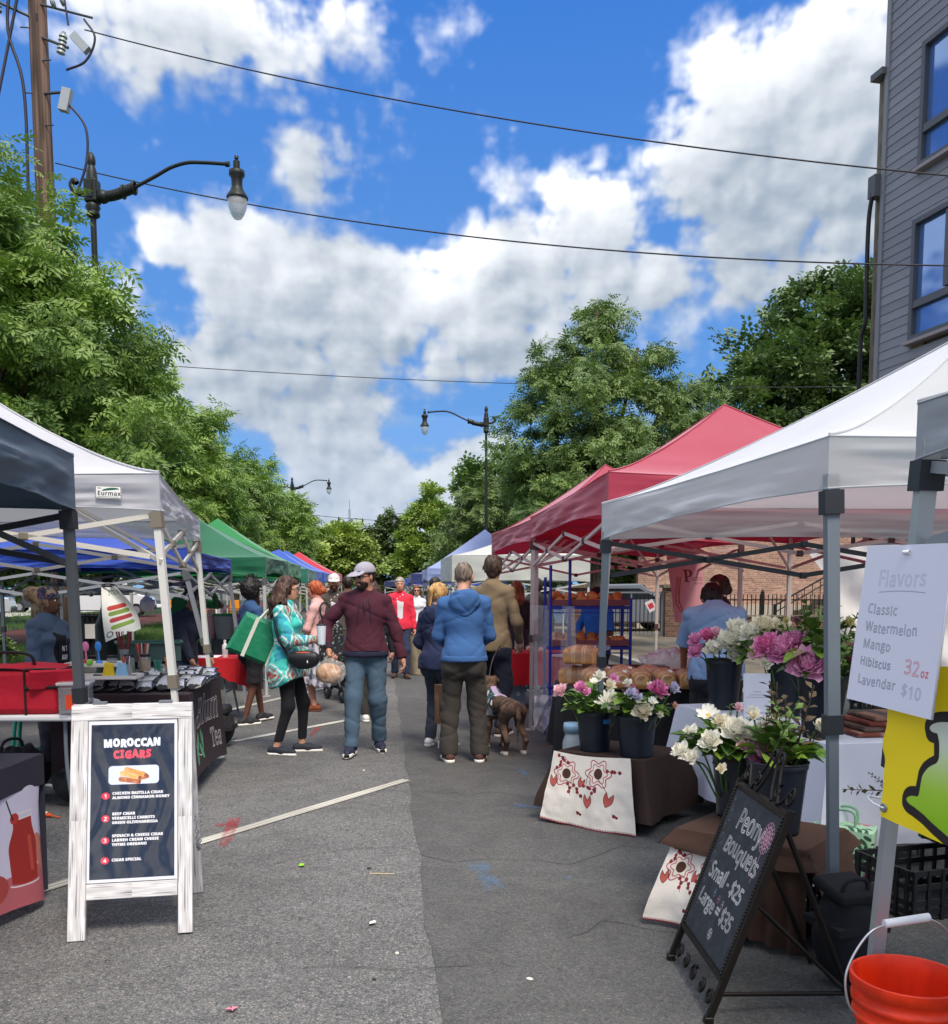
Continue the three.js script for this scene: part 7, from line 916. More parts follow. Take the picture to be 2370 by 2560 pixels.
  // top
  if (o.top) { const T = o.top, e = T.e ?? .024, fd = fold(T.fold ?? .007, 8), arms = T.sleeve === 0 ? [] : ['L', 'R'].map(k => { const sl = T.sleeve ?? .96, A = armS(e * .95, k), end = sl < .6 ? mix(J['sh' + k], J['el' + k], sl / .55) : mix(J['el' + k], J['wr' + k], (sl - .55) / .41), cutD = unit(sub(sl < .6 ? J['el' + k] : J['wr' + k], sl < .6 ? J['sh' + k] : J['el' + k])); const g = join([A[0], A[1]], .03); return (x, y, z) => max(g(x, y, z), dot([x - end[0], y - end[1], z - end[2]], cutD)); });
    const tb = join([...torso(e, T.belly ?? 0), cap(J.nb, add(J.nb, [0, .03, .01]), .062 + e * .3, .05 + e * .3)], .05), hem = T.hem ?? .86, hm = join([ell(add(J.pel, [0, -.1 + (hem - .86) * .4, 0]), [.172 * bw + e + (T.flare ?? 0), .26, .132 * bw + e + (T.flare ?? 0)])], .05);
    const fn = (x, y, z) => { let d = tb(x, y, z); d = smin(d, hm(x, y, z), .06); d = max(d, hem - dropY + (T.hemCurve ? T.hemCurve(x, z) : 0) - y); for (const a of arms) d = smin(d, a(x, y, z), .022); return d + fd(x, y, z); };
    part(t, T.name ?? 'top', color(nets(fn, lo, [hi[0], J.nb[1] + .07, hi[2]], c), T.pat), cl(T));
    if (T.hood) { const hb = J.nb, hf = join([ell(add(hb, [0, -.035, -.085]), [.14, .105, .066], 0, -.25), ell(add(hb, [0, -.1, -.095]), [.1, .075, .04]), ...[-1, 1].map(s => cap(add(hb, [s * .085, .01, -.035]), add(hb, [s * .05, -.06, .085]), .04, .026))], .04), fh = fold(.008, 11); part(t, 'hood', nets((x, y, z) => hf(x, y, z) + fh(x, y, z), add(hb, [-.22, -.24, -.24]), add(hb, [.22, .14, .2]), c * .8), cl({ c: T.hood === 1 ? T.c : T.hood })); }
    if (T.rib) { const fnr = (x, y, z) => max(smin(hm(x, y, z), tb(x, y, z), .05) - .005, hem - .002 - y, y - hem - .055); part(t, 'hem_band', nets(fnr, lo, hi, c), cl({ c: T.rib })); for (const k of ['L', 'R']) part(t, 'cuff', rod(mix(J['el' + k], J['wr' + k], .8), mix(J['el' + k], J['wr' + k], 1.0), .044, .037), cl({ c: T.rib })); }
    if (T.pocket) { const z0 = (x, y) => { let z = .3; for (let i = 0; i < 60; i++, z -= .005) if (fn(x, y, z) < .004) break; return z + .006; }; const pts = [[-.15, .95], [.15, .95], [.15, 1.0], [.095, 1.12], [-.095, 1.12], [-.15, 1.0], [-.15, .95]]; part(t, 'pocket', sheet((u, v) => { const y = lerp(.955, 1.12, v), w = v < .3 ? .15 : lerp(.15, .095, (v - .3) / .7), x = lerp(-w, w, u); return [x, y, z0(x, y)]; }, 24, 14), cl({ c: T.c })); for (const s of [-1, 1]) part(t, 'drawstring', tube([1.43, 1.38, 1.3, 1.22].map((y, i) => [s * (.04 + i * .008), y, z0(s * .04, y) + .004]), .0035, 14), M(T.rib ?? T.c, .8)); part(t, 'zip', tube([1.42, 1.36, 1.3].map(y => [0, y, z0(0, y) + .003]), .005, 10), blackPlastic); }
    if (T.open) { const ff = (x, y, z) => max(tb(x, y, z) - .004, hem + .05 - y, abs(x - J.chest[0]) - .055 - (y - 1.2) * .05, .02 - z); part(t, 'shirt', nets(ff, lo, hi, c), cl({ c: T.open })); } }
  // shoes
  if (o.shoes) for (const k of ['L', 'R']) { const a = J['an' + k], g = a[1] - .085, d = unit(sub([J['toe' + k][0], 0, J['toe' + k][2]], [a[0], 0, a[2]])), heel = [a[0] - d[0] * .055, g + .045, a[2] - d[2] * .055], toe = [a[0] + d[0] * .175, g + .036, a[2] + d[2] * .175], up = join([cap(heel, mix(heel, toe, .5), .036, .043), cap(mix(heel, toe, .5), toe, .043, .03), cap(heel, add(a, [0, o.shoes.low ? -.02 : .0, 0]), .036, .038)], .03), tw = .016, Y = g + tw;
    part(t, 'shoe', nets(clip(up, Y, g + (o.shoes.low ? .095 : .12)), add(heel, [-.26, -.08, -.26]), add(heel, [.26, .14, .26]), c * .7), M(o.shoes.c, .75)); const so = join([cap([heel[0], g + .014, heel[2]], [toe[0], g + .014, toe[2]], .045, .042)], .01); part(t, 'sole', nets(clip((x, y, z) => { const w = so(x, g + .014, z); return w; }, g, g + (o.shoes.thick ?? .028)), add(heel, [-.26, -.08, -.26]), add(heel, [.26, .14, .26]), c * .7), M(o.shoes.sole ?? '#e8e6e0', .7));
    if (o.shoes.stripe) for (let i = 0; i < 3; i++) { const m = mix(heel, toe, .35 + i * .1), n = [d[2], 0, -d[0]]; for (const s of [-1, 1]) part(t, 'stripe', rod(add(add(m, n, s * .044), [0, -.02, 0]), add(add(m, n, s * .034), [d[0] * .02, .035, d[2] * .02]), .005), blackPlastic); } }
  // hair
  if (o.hair) { const [kind, hcol, len2 = .3] = o.hair, base = RGB(hcol), hl = o.hair[3] ? RGB(o.hair[3]) : base.map(x => x * 1.7 + .01), list = [], sk = kind === 'buzz' ? .006 : kind === 'afro' ? .05 : .016;
    list.push(ell([0, .02 + (kind === 'afro' ? .03 : .004), -.02], [.076 + sk, .098 + sk, .096 + sk]));
    if (kind === 'quiff') list.push(ell([0, .1, .03], [.065, .035, .06]), ell([.0, .02, -.085], [.07, .09, .03])); if (kind === 'bun') list.push(ell([.0, -.03, -.125], [.05, .05, .045])); if (kind === 'highbun') list.push(ell([-.02, .06, -.15], [.085, .075, .08]));
    if (kind === 'pony') list.push(cap([0, .05, -.1], [0, .03, -.15], .03, .035), cap([0, .03, -.15], [0, -.14, -.15], .036, .016));
    if (kind === 'long' || kind === 'wavy') for (let i = -4; i <= 4; i++) { const a = PI + i * .33, R = .084, wb = kind === 'wavy' ? .03 : .0, m1 = [sin(a) * (R + .02 + wb), -len2 * .5, cos(a) * (R + .015 + wb) - .02]; list.push(cap([sin(a) * R, .01, cos(a) * R - .015], m1, .034, .032 + wb * .4), cap(m1, [sin(a + .15 * (i % 2)) * (R + .02 + wb), -len2 * (1 - abs(i) * .05), cos(a) * (R + .02 + wb * .6) - .025], .032 + wb * .4, .012)); }
    const hj = join(list, kind === 'afro' ? .02 : .03), line = kind === 'afro' ? .06 : kind === 'buzz' || kind === 'short' ? .052 : .06, wv = kind === 'wavy' || kind === 'afro' || kind === 'quiff' ? .014 : .007;
    const fn = (x, y, z) => { let d = hj(x, y, z) + wv * (fbm(x * 38, y * (kind === 'afro' ? 38 : 13), z * 38, 3) * 1.6); const face = max(-(z - .012 - max(0, y - .03) * .75), (y - line)); const ear = (kind === 'short' || kind === 'buzz' || kind === 'quiff') ? max(-.05 - y + .02 * 0 - (z < -.02 ? .045 : 0), -9) : -9; d = max(d, -max(-(z - .03), y - line)); if (z > -.035 && (kind === 'short' || kind === 'buzz' || kind === 'quiff')) d = max(d, (-.005 - y)); if (kind !== 'long' && kind !== 'wavy' && kind !== 'pony') d = max(d, -.085 - y); return d; };
    const hc2 = (x, y, z) => { const s = clamp(.5 + fbm(x * 60, y * 8, z * 60, 3) * 1.3); return [0, 1, 2].map(i => lerp(base[i], hl[i], s)); };
    const hg = [color(nets(fn, [-.18, -len2 - .08, -.24], [.18, .2, .14], fine === 1 ? .0065 : .011), hc2)];
    if (fine < 3) { const rr = rng(len2 * 1000 + o.h * 100 | 0), longish = kind === 'wavy' || kind === 'long', nS = longish ? 90 : kind === 'afro' ? 130 : kind === 'buzz' ? 0 : 60; for (let i = 0; i < nS; i++) { const a = PI + (rr() - .5) * (kind === 'afro' ? 6.2 : 3.6), el2 = longish ? rr() * 1.2 : .1 + rr() * 1.4, R = [.079 + sk, .1 + sk, .1 + sk], p = [sin(a) * cos(el2) * R[0], .015 + sin(el2) * R[1] + (kind === 'afro' ? .03 : 0), cos(a) * cos(el2) * R[2] - .02], L = longish ? len2 * (.6 + rr() * .5) : .035 + rr() * .03, ou = longish ? .05 : .012, tip = kind === 'afro' ? p.map((v, k) => v * (1.18 + rr() * .1)) : [p[0] * (1 + ou * 6 * rr()) + (rr() - .5) * .03, p[1] - L, p[2] * (1 + ou * 4 * rr()) - (longish ? .02 : .006)], md = [0, 1, 2].map(k => (p[k] + tip[k]) / 2 + (rr() - .5) * (longish ? .03 : .008)); const tg = paint(tube([p, md, tip], longish ? .0042 : .0028, 8, 4), hc2); hg.push(tg); } }
    H(hg.length > 1 ? mergeGeometries(hg) : hg[0], 'hair', hairMat(hcol)); }
  if (o.beard) H(color(nets((x, y, z) => { const d = join([ell([0, -.05, .03], [.0625, .071, .0665]), ell([0, -.097, .05], [.034, .026, .032])], .02)(x, y, z) + .003 * fbm(x * 70, y * 40, z * 70, 2); return max(d, y + .035 - (abs(x) > .045 ? .03 : 0) - (abs(x) < .03 && z > .06 ? -.002 : 0), -max(abs(x) - .022, abs(y + .066) - .007, .07 - z), -.01 - z + .0); }, [-.1, -.16, -.06], [.1, .02, .14], .006), (x, y, z) => RGB(o.beard).map(v => v * (.7 + .6 * clamp(.5 + fbm(x * 80, y * 30, z * 80, 2))))), 'beard', hairMat('beard'));
  if (o.cap) { const m = cl({ c: o.cap }); H(nets((x, y, z) => max(ell([0, .045, -.012], [.092, .092, .11])(x, y, z), .035 - y), [-.12, 0, -.15], [.12, .16, .12], .007), 'cap', m); H(nets(clip((x, y, z) => max(ell([0, .05 - (z - .09) * .35 + x * x * -2.2, .1], [.085, .012, .1])(x, y, z), -z + .06), -1, 1), [-.12, -.04, .04], [.12, .12, .22], .006), 'brim', m); }
  if (o.glasses) { for (const s of [-1, 1]) H(mv(ball(.02, 0, 0, 0, 1.15, .85, .25, 10), s * .033, .004, .1), 'lens', M('#15161a', .08)); H(merge([rod([-.014, .008, .104], [.014, .008, .104], .003), ...[-1, 1].map(s => rod([s * .055, .008, .095], [s * .078, .006, -.01], .0028))]), 'glasses_frame', blackPlastic); }
  t.scale.setScalar(S); return { t, J, S };
}

const teal = (x, y, z) => { const u = x * 9 + z * 9, v = y * 6.2, a = abs(((u % 2) + 2) % 2 - 1), b = abs(((v % 2) + 2) % 2 - 1), d = a + b, n = fbm(x * 9, y * 9, z * 9, 3); return d < .3 ? [.36, .09, .08] : d < .48 ? [.3, .62, .56] : d < .62 ? [.33, .07, .08] : d < .85 ? [.05, .45, .42] : d < .98 ? [.75, .8, .76] : n > .12 ? [.03, .3, .38] : [.05, .5, .44]; };
const maroon = person({ label: 'bearded man in a maroon hoodie and lilac cap walking with bagged bread', pos: [-1.06, -9.25], yaw: .08, h: 1.84, build: 1.06, skin: '#b5826a', feet: { R: [-.13, .01, .22], L: [.12, .0, -.1] }, hands: { R: [-.33, .97, .1], L: [.36, .82, .04] }, pole: { R: [-1, -.3, -.5], L: [1, -.2, -.5] }, curl: { R: .75, L: .4 }, hy: -.75, hp: .08, headOff: [0, -.01, .01], cap: '#9c99a6', beard: '#24160f', hair: ['buzz', '#1d140f'], glasses: 1, top: { name: 'hoodie', c: '#431527', hem: .9, hood: 1, rib: '#1b2038', pocket: 1, e: .03, fold: .008 }, legs: { name: 'joggers', c: '#41586b', e: [.014, .026, .028], fold: .007 }, shoes: { c: '#20243c', thick: .034 } });
const tealW = person({ label: 'woman in a turquoise patterned shirt and black leggings holding a tumbler', pos: [-1.8, -9.15], yaw: 1.5, h: 1.7, f: 1, build: 1.12, skin: '#c08f74', feet: { L: [.12, 0, .1], R: [-.1, 0, -.1] }, hands: { L: [.24, 1.0, .12], R: [-.12, 1.15, .3] }, pole: { R: [-.7, -.7, -.3] }, palm: { R: [1, 0, .2] }, curl: { R: .62 }, hy: .25, hp: .1, hair: ['wavy', '#21140f', .3, '#4f3424'], glasses: 1, top: { name: 'shirt', c: '#1fb5a6', pat: teal, hem: .72, e: .034, flare: .03, fold: .011, hemCurve: (x, z) => .06 * sin(z * 9) }, legs: { name: 'leggings', c: '#0b0d16', e: [.01, .006, .004], cuff: -.05, fold: .002 }, shoes: { c: '#1c2430', low: 1, thick: .026 } });
const blue = person({ label: 'grey haired man in a bright blue hoodie seen from behind', pos: [-.09, -8.72], yaw: PI + .05, h: 1.82, build: 1.05, skin: '#b98c74', feet: { L: [.14, 0, 0], R: [-.14, 0, 0] }, hands: { L: [.12, 1.0, .25], R: [-.12, 1.0, .25] }, pole: { L: [.7, -.8, -.5], R: [-.7, -.8, -.5] }, hp: .28, hy: -.2, hair: ['buzz', '#3b3027', .1, '#8a7d70'], top: { name: 'hoodie', c: '#365f94', hem: .9, hood: 1, rib: '#365f94', e: .022, fold: .006 }, legs: { c: '#34312d', e: [.016, .03, .042], fold: .008, cuff: .03 }, shoes: { c: '#4a2c22', thick: .032 } });
const navy = person({ label: 'woman with a blonde ponytail in a navy hoodie, left of the blue hoodie man', pos: [-.36, -9.55], yaw: PI - .5, h: 1.64, f: 1, build: 1.08, skin: '#c49a80', feet: { L: [.12, 0, .02], R: [-.1, 0, -.03] }, hands: { L: [.2, .98, .22], R: [-.22, .96, .16] }, hy: -.15, hp: .15, hair: ['pony', '#7a5836', .2, '#d0a868'], top: { name: 'hoodie', c: '#222d4e', hem: .84, hood: 1, e: .04, fold: .011 }, legs: { name: 'jeans', c: '#2b3442', e: [.018, .018, .02], fold: .007 }, shoes: { c: '#dcdcd8', sole: '#d8d4cc', stripe: 1 } });
const tan = person({ label: 'tall dark haired man in a tan jacket with his back turned', pos: [.2, -10.3], yaw: PI - .35, h: 1.93, build: 1.0, skin: '#c49a80', fine: 2, feet: { L: [.1, 0, .03], R: [-.1, 0, -.02] }, hands: { L: [.2, .95, .2], R: [-.24, .92, .14] }, hy: .25, hair: ['quiff', '#1c1410', .1, '#4a3524'], top: { name: 'jacket', c: '#75664f', hem: .84, e: .026, fold: .008 }, legs: { c: '#1b2135', e: [.024, .026, .03] }, shoes: { c: '#3a2c24', sole: '#d8d4cc' } });
person({ label: 'red haired woman in a pale pink top and grey floral skirt', pos: [-2.05, -12.4], yaw: -1.75, h: 1.68, f: 1, skin: '#c98f7a', fine: 2, feet: { L: [.07, 0, .03], R: [-.06, 0, .08] }, hands: { L: [.1, 1.12, .3], R: [-.14, 1.1, .28] }, pole: { L: [.5, -1, -.4], R: [-.5, -1, -.4] }, hp: .22, hair: ['bun', '#8a3416', .1, '#c96a34'], top: { name: 'top', c: '#d8a9a4', hem: .98, e: .016, fold: .004 }, skirt: { c: '#8d90a0', y0: .36, r: .24, pat: (x, y, z) => { const n = fbm(x * 24, y * 12, z * 24, 3); return n > .1 ? [.5, .5, .55] : n < -.12 ? [.06, .06, .11] : [.22, .23, .3]; } }, shoes: { c: '#7a3d22', low: 1, sole: '#5a2f1c', thick: .024 } });
person({ label: 'bearded man in a white cap, brown jacket and white tee facing the camera', pos: [-2.1, -14.3], yaw: .25, h: 1.8, skin: '#b98a70', fine: 2, hands: { L: [.22, .95, .14] }, hy: -.1, cap: '#c9c6c4', beard: '#5a3a24', hair: ['buzz', '#4a3222'], top: { name: 'jacket', c: '#4e463e', hem: .84, e: .03, open: '#c9cbd2' }, legs: { c: '#23262d', e: [.02, .024, .028] }, shoes: { c: '#2b2b2d' } });
person({ label: 'dark haired man in a brown jacket walking away by the blue tents', pos: [-2.25, -17], yaw: PI + .5, h: 1.8, skin: '#9a6a50', fine: 3, hair: ['short', '#17110e', .1, '#32241c'], top: { name: 'jacket', c: '#5a4238', hem: .84, e: .03 }, legs: { c: '#2a2c33' }, shoes: { c: '#1f1f21' } });
person({ label: 'woman with short curly black hair stepping behind the turquoise shirt woman', pos: [-2.62, -11.2], yaw: PI - .7, h: 1.66, f: 1, skin: '#5c3a2a', fine: 2, feet: { L: [.12, 0, .22], R: [-.04, .0, -.16] }, hair: ['afro', '#0c0a0a', .1, '#1d1815'], top: { name: 'shirt', c: '#2e4f78', hem: .84, e: .02 }, legs: { name: 'shorts', c: '#15151b', shorts: 1, e: [.026, .03, .03] }, shoes: { c: '#26272b' } });
person({ label: 'grey haired person in a coral jacket and navy jeans walking this way', pos: [-1.32, -17.0], yaw: .1, h: 1.78, skin: '#c08a72', fine: 2, feet: { L: [.1, 0, .12], R: [-.1, 0, -.1] }, hair: ['short', '#6d6660', .1, '#b4aca2'], top: { name: 'jacket', c: '#d82c45', hem: .86, e: .028, open: '#d6d6dc' }, legs: { name: 'jeans', c: '#252f4a', e: [.02, .022, .026] }, shoes: { c: '#4a3426', sole: '#3a2a20' } });
person({ label: 'brown haired woman in sunglasses and a white tee, far down the street', pos: [-1.2, -20], yaw: .05, h: 1.66, f: 1, skin: '#c99a80', fine: 2, glasses: 1, hair: ['long', '#4a2c1e', .26, '#7a4c30'], top: { name: 'tee', c: '#dadce4', hem: .86, e: .018, sleeve: .5 }, legs: { c: '#1c1d22', e: [.014, .014, .016] }, shoes: { c: '#2a2a2c' } });
person({ label: 'dark haired man in a slate blue shirt beside the navy tent', pos: [-.75, -18.4], yaw: PI - .9, h: 1.8, skin: '#b98a70', fine: 3, hair: ['short', '#17120f', .1, '#2e241d'], top: { name: 'shirt', c: '#3a4c66', hem: .84, e: .024 }, legs: { c: '#2a2c33' }, shoes: { c: '#1f1f21' } });
person({ label: 'person in dark trousers and white sneakers hidden behind the maroon hoodie man', pos: [-1.22, -11.4], yaw: PI + .2, h: 1.68, skin: '#a87a62', fine: 3, hair: ['long', '#2a1c14', .2, '#4a3424'], top: { name: 'jacket', c: '#2b2b31', hem: .8, e: .02 }, legs: { c: '#2e2d2b', e: [.016, .018, .022] }, shoes: { c: '#d8d8d4' } });
person({ label: 'long haired woman in dark clothes at the red cloth table', pos: [.62, -13.9], yaw: PI + .35, h: 1.7, f: 1, skin: '#c49a80', fine: 3, hair: ['long', '#4a2615', .34, '#a0602c'], top: { name: 'jacket', c: '#23242a', hem: .74, e: .03 }, legs: { c: '#17181c' }, shoes: { c: '#6a2a20', low: 1 } });
person({ label: 'dark haired person browsing behind the blue rack', pos: [.98, -14.8], yaw: PI, h: 1.74, skin: '#8a6048', fine: 3, hair: ['short', '#15110f', .1, '#2a211c'], top: { name: 'top', c: '#25222b', hem: .84 }, legs: { c: '#1c1d22' }, shoes: { c: '#2a2a2c' } });
person({ label: 'vendor in a bright blue lettered tee behind the blue rack', pos: [1.6, -12.4], yaw: -.4, h: 1.6, skin: '#5e3c2b', fine: 2, hands: { L: [.1, 1.1, .26], R: [-.2, 1.12, .2] }, cap: '#202228', hair: ['buzz', '#120e0c'], top: { name: 'tee', c: '#2068c0', hem: .84, e: .03, sleeve: .5 }, legs: { c: '#22242b' }, shoes: { c: '#1f1f21' } });
person({ label: 'dark haired bread vendor in a pale blue tee bending over his table', pos: [1.99, -7.75], yaw: PI - .12, h: 1.78, build: 1.12, skin: '#8f6048', lean: [0, .38], headOff: [0, -.08, .05], feet: { L: [.14, 0, 0], R: [-.14, 0, 0] }, hands: { L: [.22, .86, .5], R: [-.24, .88, .48] }, pole: { L: [1, .1, -.5], R: [-1, .1, -.5] }, hp: .6, hair: ['short', '#110d0c', .1, '#2a221e'], top: { name: 'tee', c: '#7f9bc4', hem: .84, e: .03, sleeve: .5, fold: .009 }, legs: { c: '#23252d', e: [.03, .036, .04] }, shoes: { c: '#1f1f21' } });
person({ label: 'woman in profile with tied dark hair standing behind the bread vendor', pos: [2.42, -9.4], yaw: -1.2, h: 1.72, f: 1, skin: '#c49a80', fine: 2, hair: ['bun', '#2c1d16', .1, '#4a3426'], top: { name: 'top', c: '#3a3550', hem: .84, e: .02 }, legs: { c: '#1c1d22' }, shoes: { c: '#2a2a2c' } });
person({ label: 'stall holder in a denim jacket, patterned headscarf and lettered black tee', pos: [-3.47, -7.75], yaw: 1.15, h: 1.6, f: 1, skin: '#5c3b2b', feet: { L: [.1, 0, 0], R: [-.1, 0, 0] }, hands: { L: [.12, .84, .24], R: [-.24, .8, .12] }, pole: { L: [.8, -.6, -.3], R: [-.8, -.5, -.3] }, hy: .3, hair: ['highbun', '#5a4434', .1, '#a88a68'], lips: '#6a3a34', top: { name: 'denim_jacket', c: '#475a72', hem: .9, e: .032, open: '#15161c', fold: .01 }, legs: { c: '#1f2230' }, shoes: { c: '#2a2a2c' } });
person({ label: 'man in a green shirt with a raised arm behind the blue tent legs', pos: [-3.95, -13.2], yaw: .6, h: 1.76, skin: '#4e3226', fine: 3, hands: { L: [.24, 1.52, .26] }, pole: { L: [1, -.6, 0] }, hair: ['short', '#0f0c0b', .1, '#1f1916'], beard: '#0f0c0b', top: { name: 'tee', c: '#1f6a3c', hem: .84, e: .03, sleeve: .5 }, legs: { c: '#22242b' }, shoes: { c: '#1f1f21' } });
person({ label: 'person in a black cap and navy jumper leaning over the red topped table', pos: [-3.35, -10.9], yaw: 1.0, h: 1.6, skin: '#8a6048', fine: 2, lean: [0, .22], hands: { L: [.14, .86, .36], R: [-.16, .86, .36] }, hp: .45, cap: '#15161a', hair: ['buzz', '#15110f'], top: { name: 'jumper', c: '#1a1f33', hem: .84, e: .034 }, legs: { name: 'jeans', c: '#29415c' }, shoes: { c: '#d0d0cc' } });
person({ label: 'shopper in a grey jumper facing the green tents, behind the curly haired woman', pos: [-3.0, -15.6], yaw: -1.4, h: 1.72, skin: '#a87a62', fine: 3, hair: ['short', '#1c1511', .1, '#3a2c22'], top: { name: 'jumper', c: '#5a5d63', hem: .84, e: .028 }, legs: { c: '#22242c' }, shoes: { c: '#2a2a2c' } });
person({ label: 'shopper with long brown hair in an olive jacket by the teal tent', pos: [-3.1, -20.6], yaw: -.9, h: 1.66, f: 1, skin: '#c49a80', fine: 3, hair: ['long', '#3a2418', .24, '#6a4630'], top: { name: 'jacket', c: '#4c5038', hem: .84, e: .028 }, legs: { c: '#1d2030' }, shoes: { c: '#2a2a2c' } });
person({ label: 'far shopper in a pale shirt walking away past the small red tent', pos: [-3.0, -26], yaw: PI, h: 1.76, skin: '#b98a70', fine: 3, hair: ['short', '#2a1e16', .1, '#4a382a'], top: { name: 'shirt', c: '#b4b8c0', hem: .84, e: .024 }, legs: { c: '#3a3f4c' }, shoes: { c: '#2a2a2c' } });
// the headscarf and the lettering on the tee
{
  const d = scene.children[scene.children.length - 6], hd = [-3.32, 1.495, -7.75];
  const g = nets((x, y, z) => max(ell([0, .03, -.02], [.093, .108, .112])(x, y, z) + .004 * fbm(x * 30, y * 30, z * 30, 2), -(y + z * -.15 - .012), y - .3), [-.14, -.05, -.16], [.14, .17, .13], .008);
  part(d, 'headscarf', place(paint(g, (x, y, z) => { const n = fbm(x * 22, y * 22, z * 22, 3); return n > .08 ? [.03, .16, .2] : n < -.1 ? [.02, .02, .05] : [.09, .06, .12]; }), [0, 1.64, .025], .3, 0, .97), M('#ffffff', .85, { vertexColors: true }));
  const lt = canvasTex(256, 200, (c, w, h) => { c.fillStyle = '#15161c'; c.fillRect(0, 0, w, h); c.fillStyle = '#e4e4e8'; c.font = 'bold 74px sans-serif'; c.fillText('N T', 60, 84); c.fillText('ARF', 50, 176); });
  part(d, 'lettering', sheet((u, v) => { const a = lerp(-.5, .5, u); return [sin(a) * .12 + .03, lerp(1.1, 1.27, v), cos(a) * .12 + .042]; }, 10, 2), M('#ffffff', .9, { map: lt }));
}
// ---------------------------------------------------------------- what they carry
const W3 = (p, l) => { const c = cos(p.t.rotation.y), s = sin(p.t.rotation.y), S = p.S; return [p.t.position.x + (c * l[0] + s * l[2]) * S, l[1] * S, p.t.position.z + (-s * l[0] + c * l[2]) * S]; };
{
  const w = W3(maroon, maroon.J.wrR), t = thing('bread_bag', 'round loaf in a clear plastic bag hanging from the maroon hoodie man\'s hand', 'bag', [w[0] + .0, w[1] - .36, w[2] + .02]);
  const lf = nets(ell([0, .13, 0], [.125, .1, .1]), [-.15, 0, -.13], [.15, .26, .13], .01); part(t, 'loaf', paint(lf, (x, y, z) => { const n = fbm(x * 16, y * 16, z * 16, 3), s = abs(sin(x * 40 + y * 20)) < .2 ? 1 : 0; return s ? [.75, .5, .28] : [.5 + n * .3, .25 + n * .2, .09 + n * .1]; }), M('#ffffff', .6, { vertexColors: true }));
  const bg = nets(join([ell([0.02, .14, 0], [.145, .13, .11]), cap([0.02, .22, 0], [0, .31, 0], .06, .018)], .06), [-.2, -.02, -.16], [.2, .36, .16], .014), p = bg.attributes.position; for (let i = 0; i < p.count; i++) { const n = fbm(p.getX(i) * 22, p.getY(i) * 22, p.getZ(i) * 22, 3) * .03; p.setXYZ(i, p.getX(i) + n, p.getY(i) + n * .5, p.getZ(i) + n); } bg.computeVertexNormals(); part(t, 'bag', bg, M('#ffffff', .08, { transparent: true, opacity: .2, side: THREE.DoubleSide }));
}
{
  const w = W3(tealW, tealW.J.wrR), t = thing('tumbler', 'white tumbler with a dark lid and straw in the turquoise shirt woman\'s hand', 'tumbler', [w[0] + .075, w[1] - .05, w[2] + .03]);
  part(t, 'body', lathe([[0, 0], [.034, 0], [.036, .01], [.046, .18], [.046, .19]], 20), M('#cfdbe2', .35)); part(t, 'lid', lathe([[0, .2], [.046, .2], [.048, .185], [.044, .185]], 20), blackPlastic); part(t, 'straw', rod([.01, .19, 0], [.02, .29, .01], .005), blackPlastic);
  const b = thing('tote_bag', 'large green tote bag with pale stripes hanging at the woman\'s left', 'bag', [-2.14, .93, -9.3], .15); b.rotation.z = -.42;
  const bag = prism([[-.26, 0], [.26, 0], [.3, .36], [-.22, .34]], .17, .035); part(b, 'body', bag, M('#0e7a56', .5, { bumpMap: rep(cloudT, 4), bumpScale: .008 }));
  for (const x of [-.12, .13]) part(b, 'stripe', merge([box(.035, .4, .012, x, .17, .124), box(.035, .4, .012, x, .17, -.124)]), M('#cfd3c6', .8)); for (const z of [-.09, .09]) part(b, 'strap', tube([[-.12, .34, z], [-.02, .55, z * .6], [.14, .62, z * .3], [.2, .5, z * .5], [.14, .36, z]], .014, 24), M('#cfd3c6', .8));
  const s = thing('sling_bag', 'black sling bag with an orange lined opening on the woman\'s hip', 'bag', [-1.6, .93, -8.9], -.1);
  part(s, 'body', nets(join([ell([0, 0, 0], [.15, .085, .05]), cap([-.1, .03, 0], [.1, .03, 0], .045, .045)], .04), [-.22, -.14, -.12], [.22, .12, .12], .01), M('#191c22', .5)); part(s, 'lining', ball(.1, 0, .072, 0, 1.1, .12, .42), M('#b8512a', .7)); part(s, 'strap', tube([[-.15, .04, 0], [-.26, .22, -.04], [-.3, .46, -.12], [-.2, .56, -.24]], .012, 24), M('#191c22', .6)); part(s, 'emblem', rbox(.012, .034, .006, .002, .05, -.005, .05), whitePlastic);
}
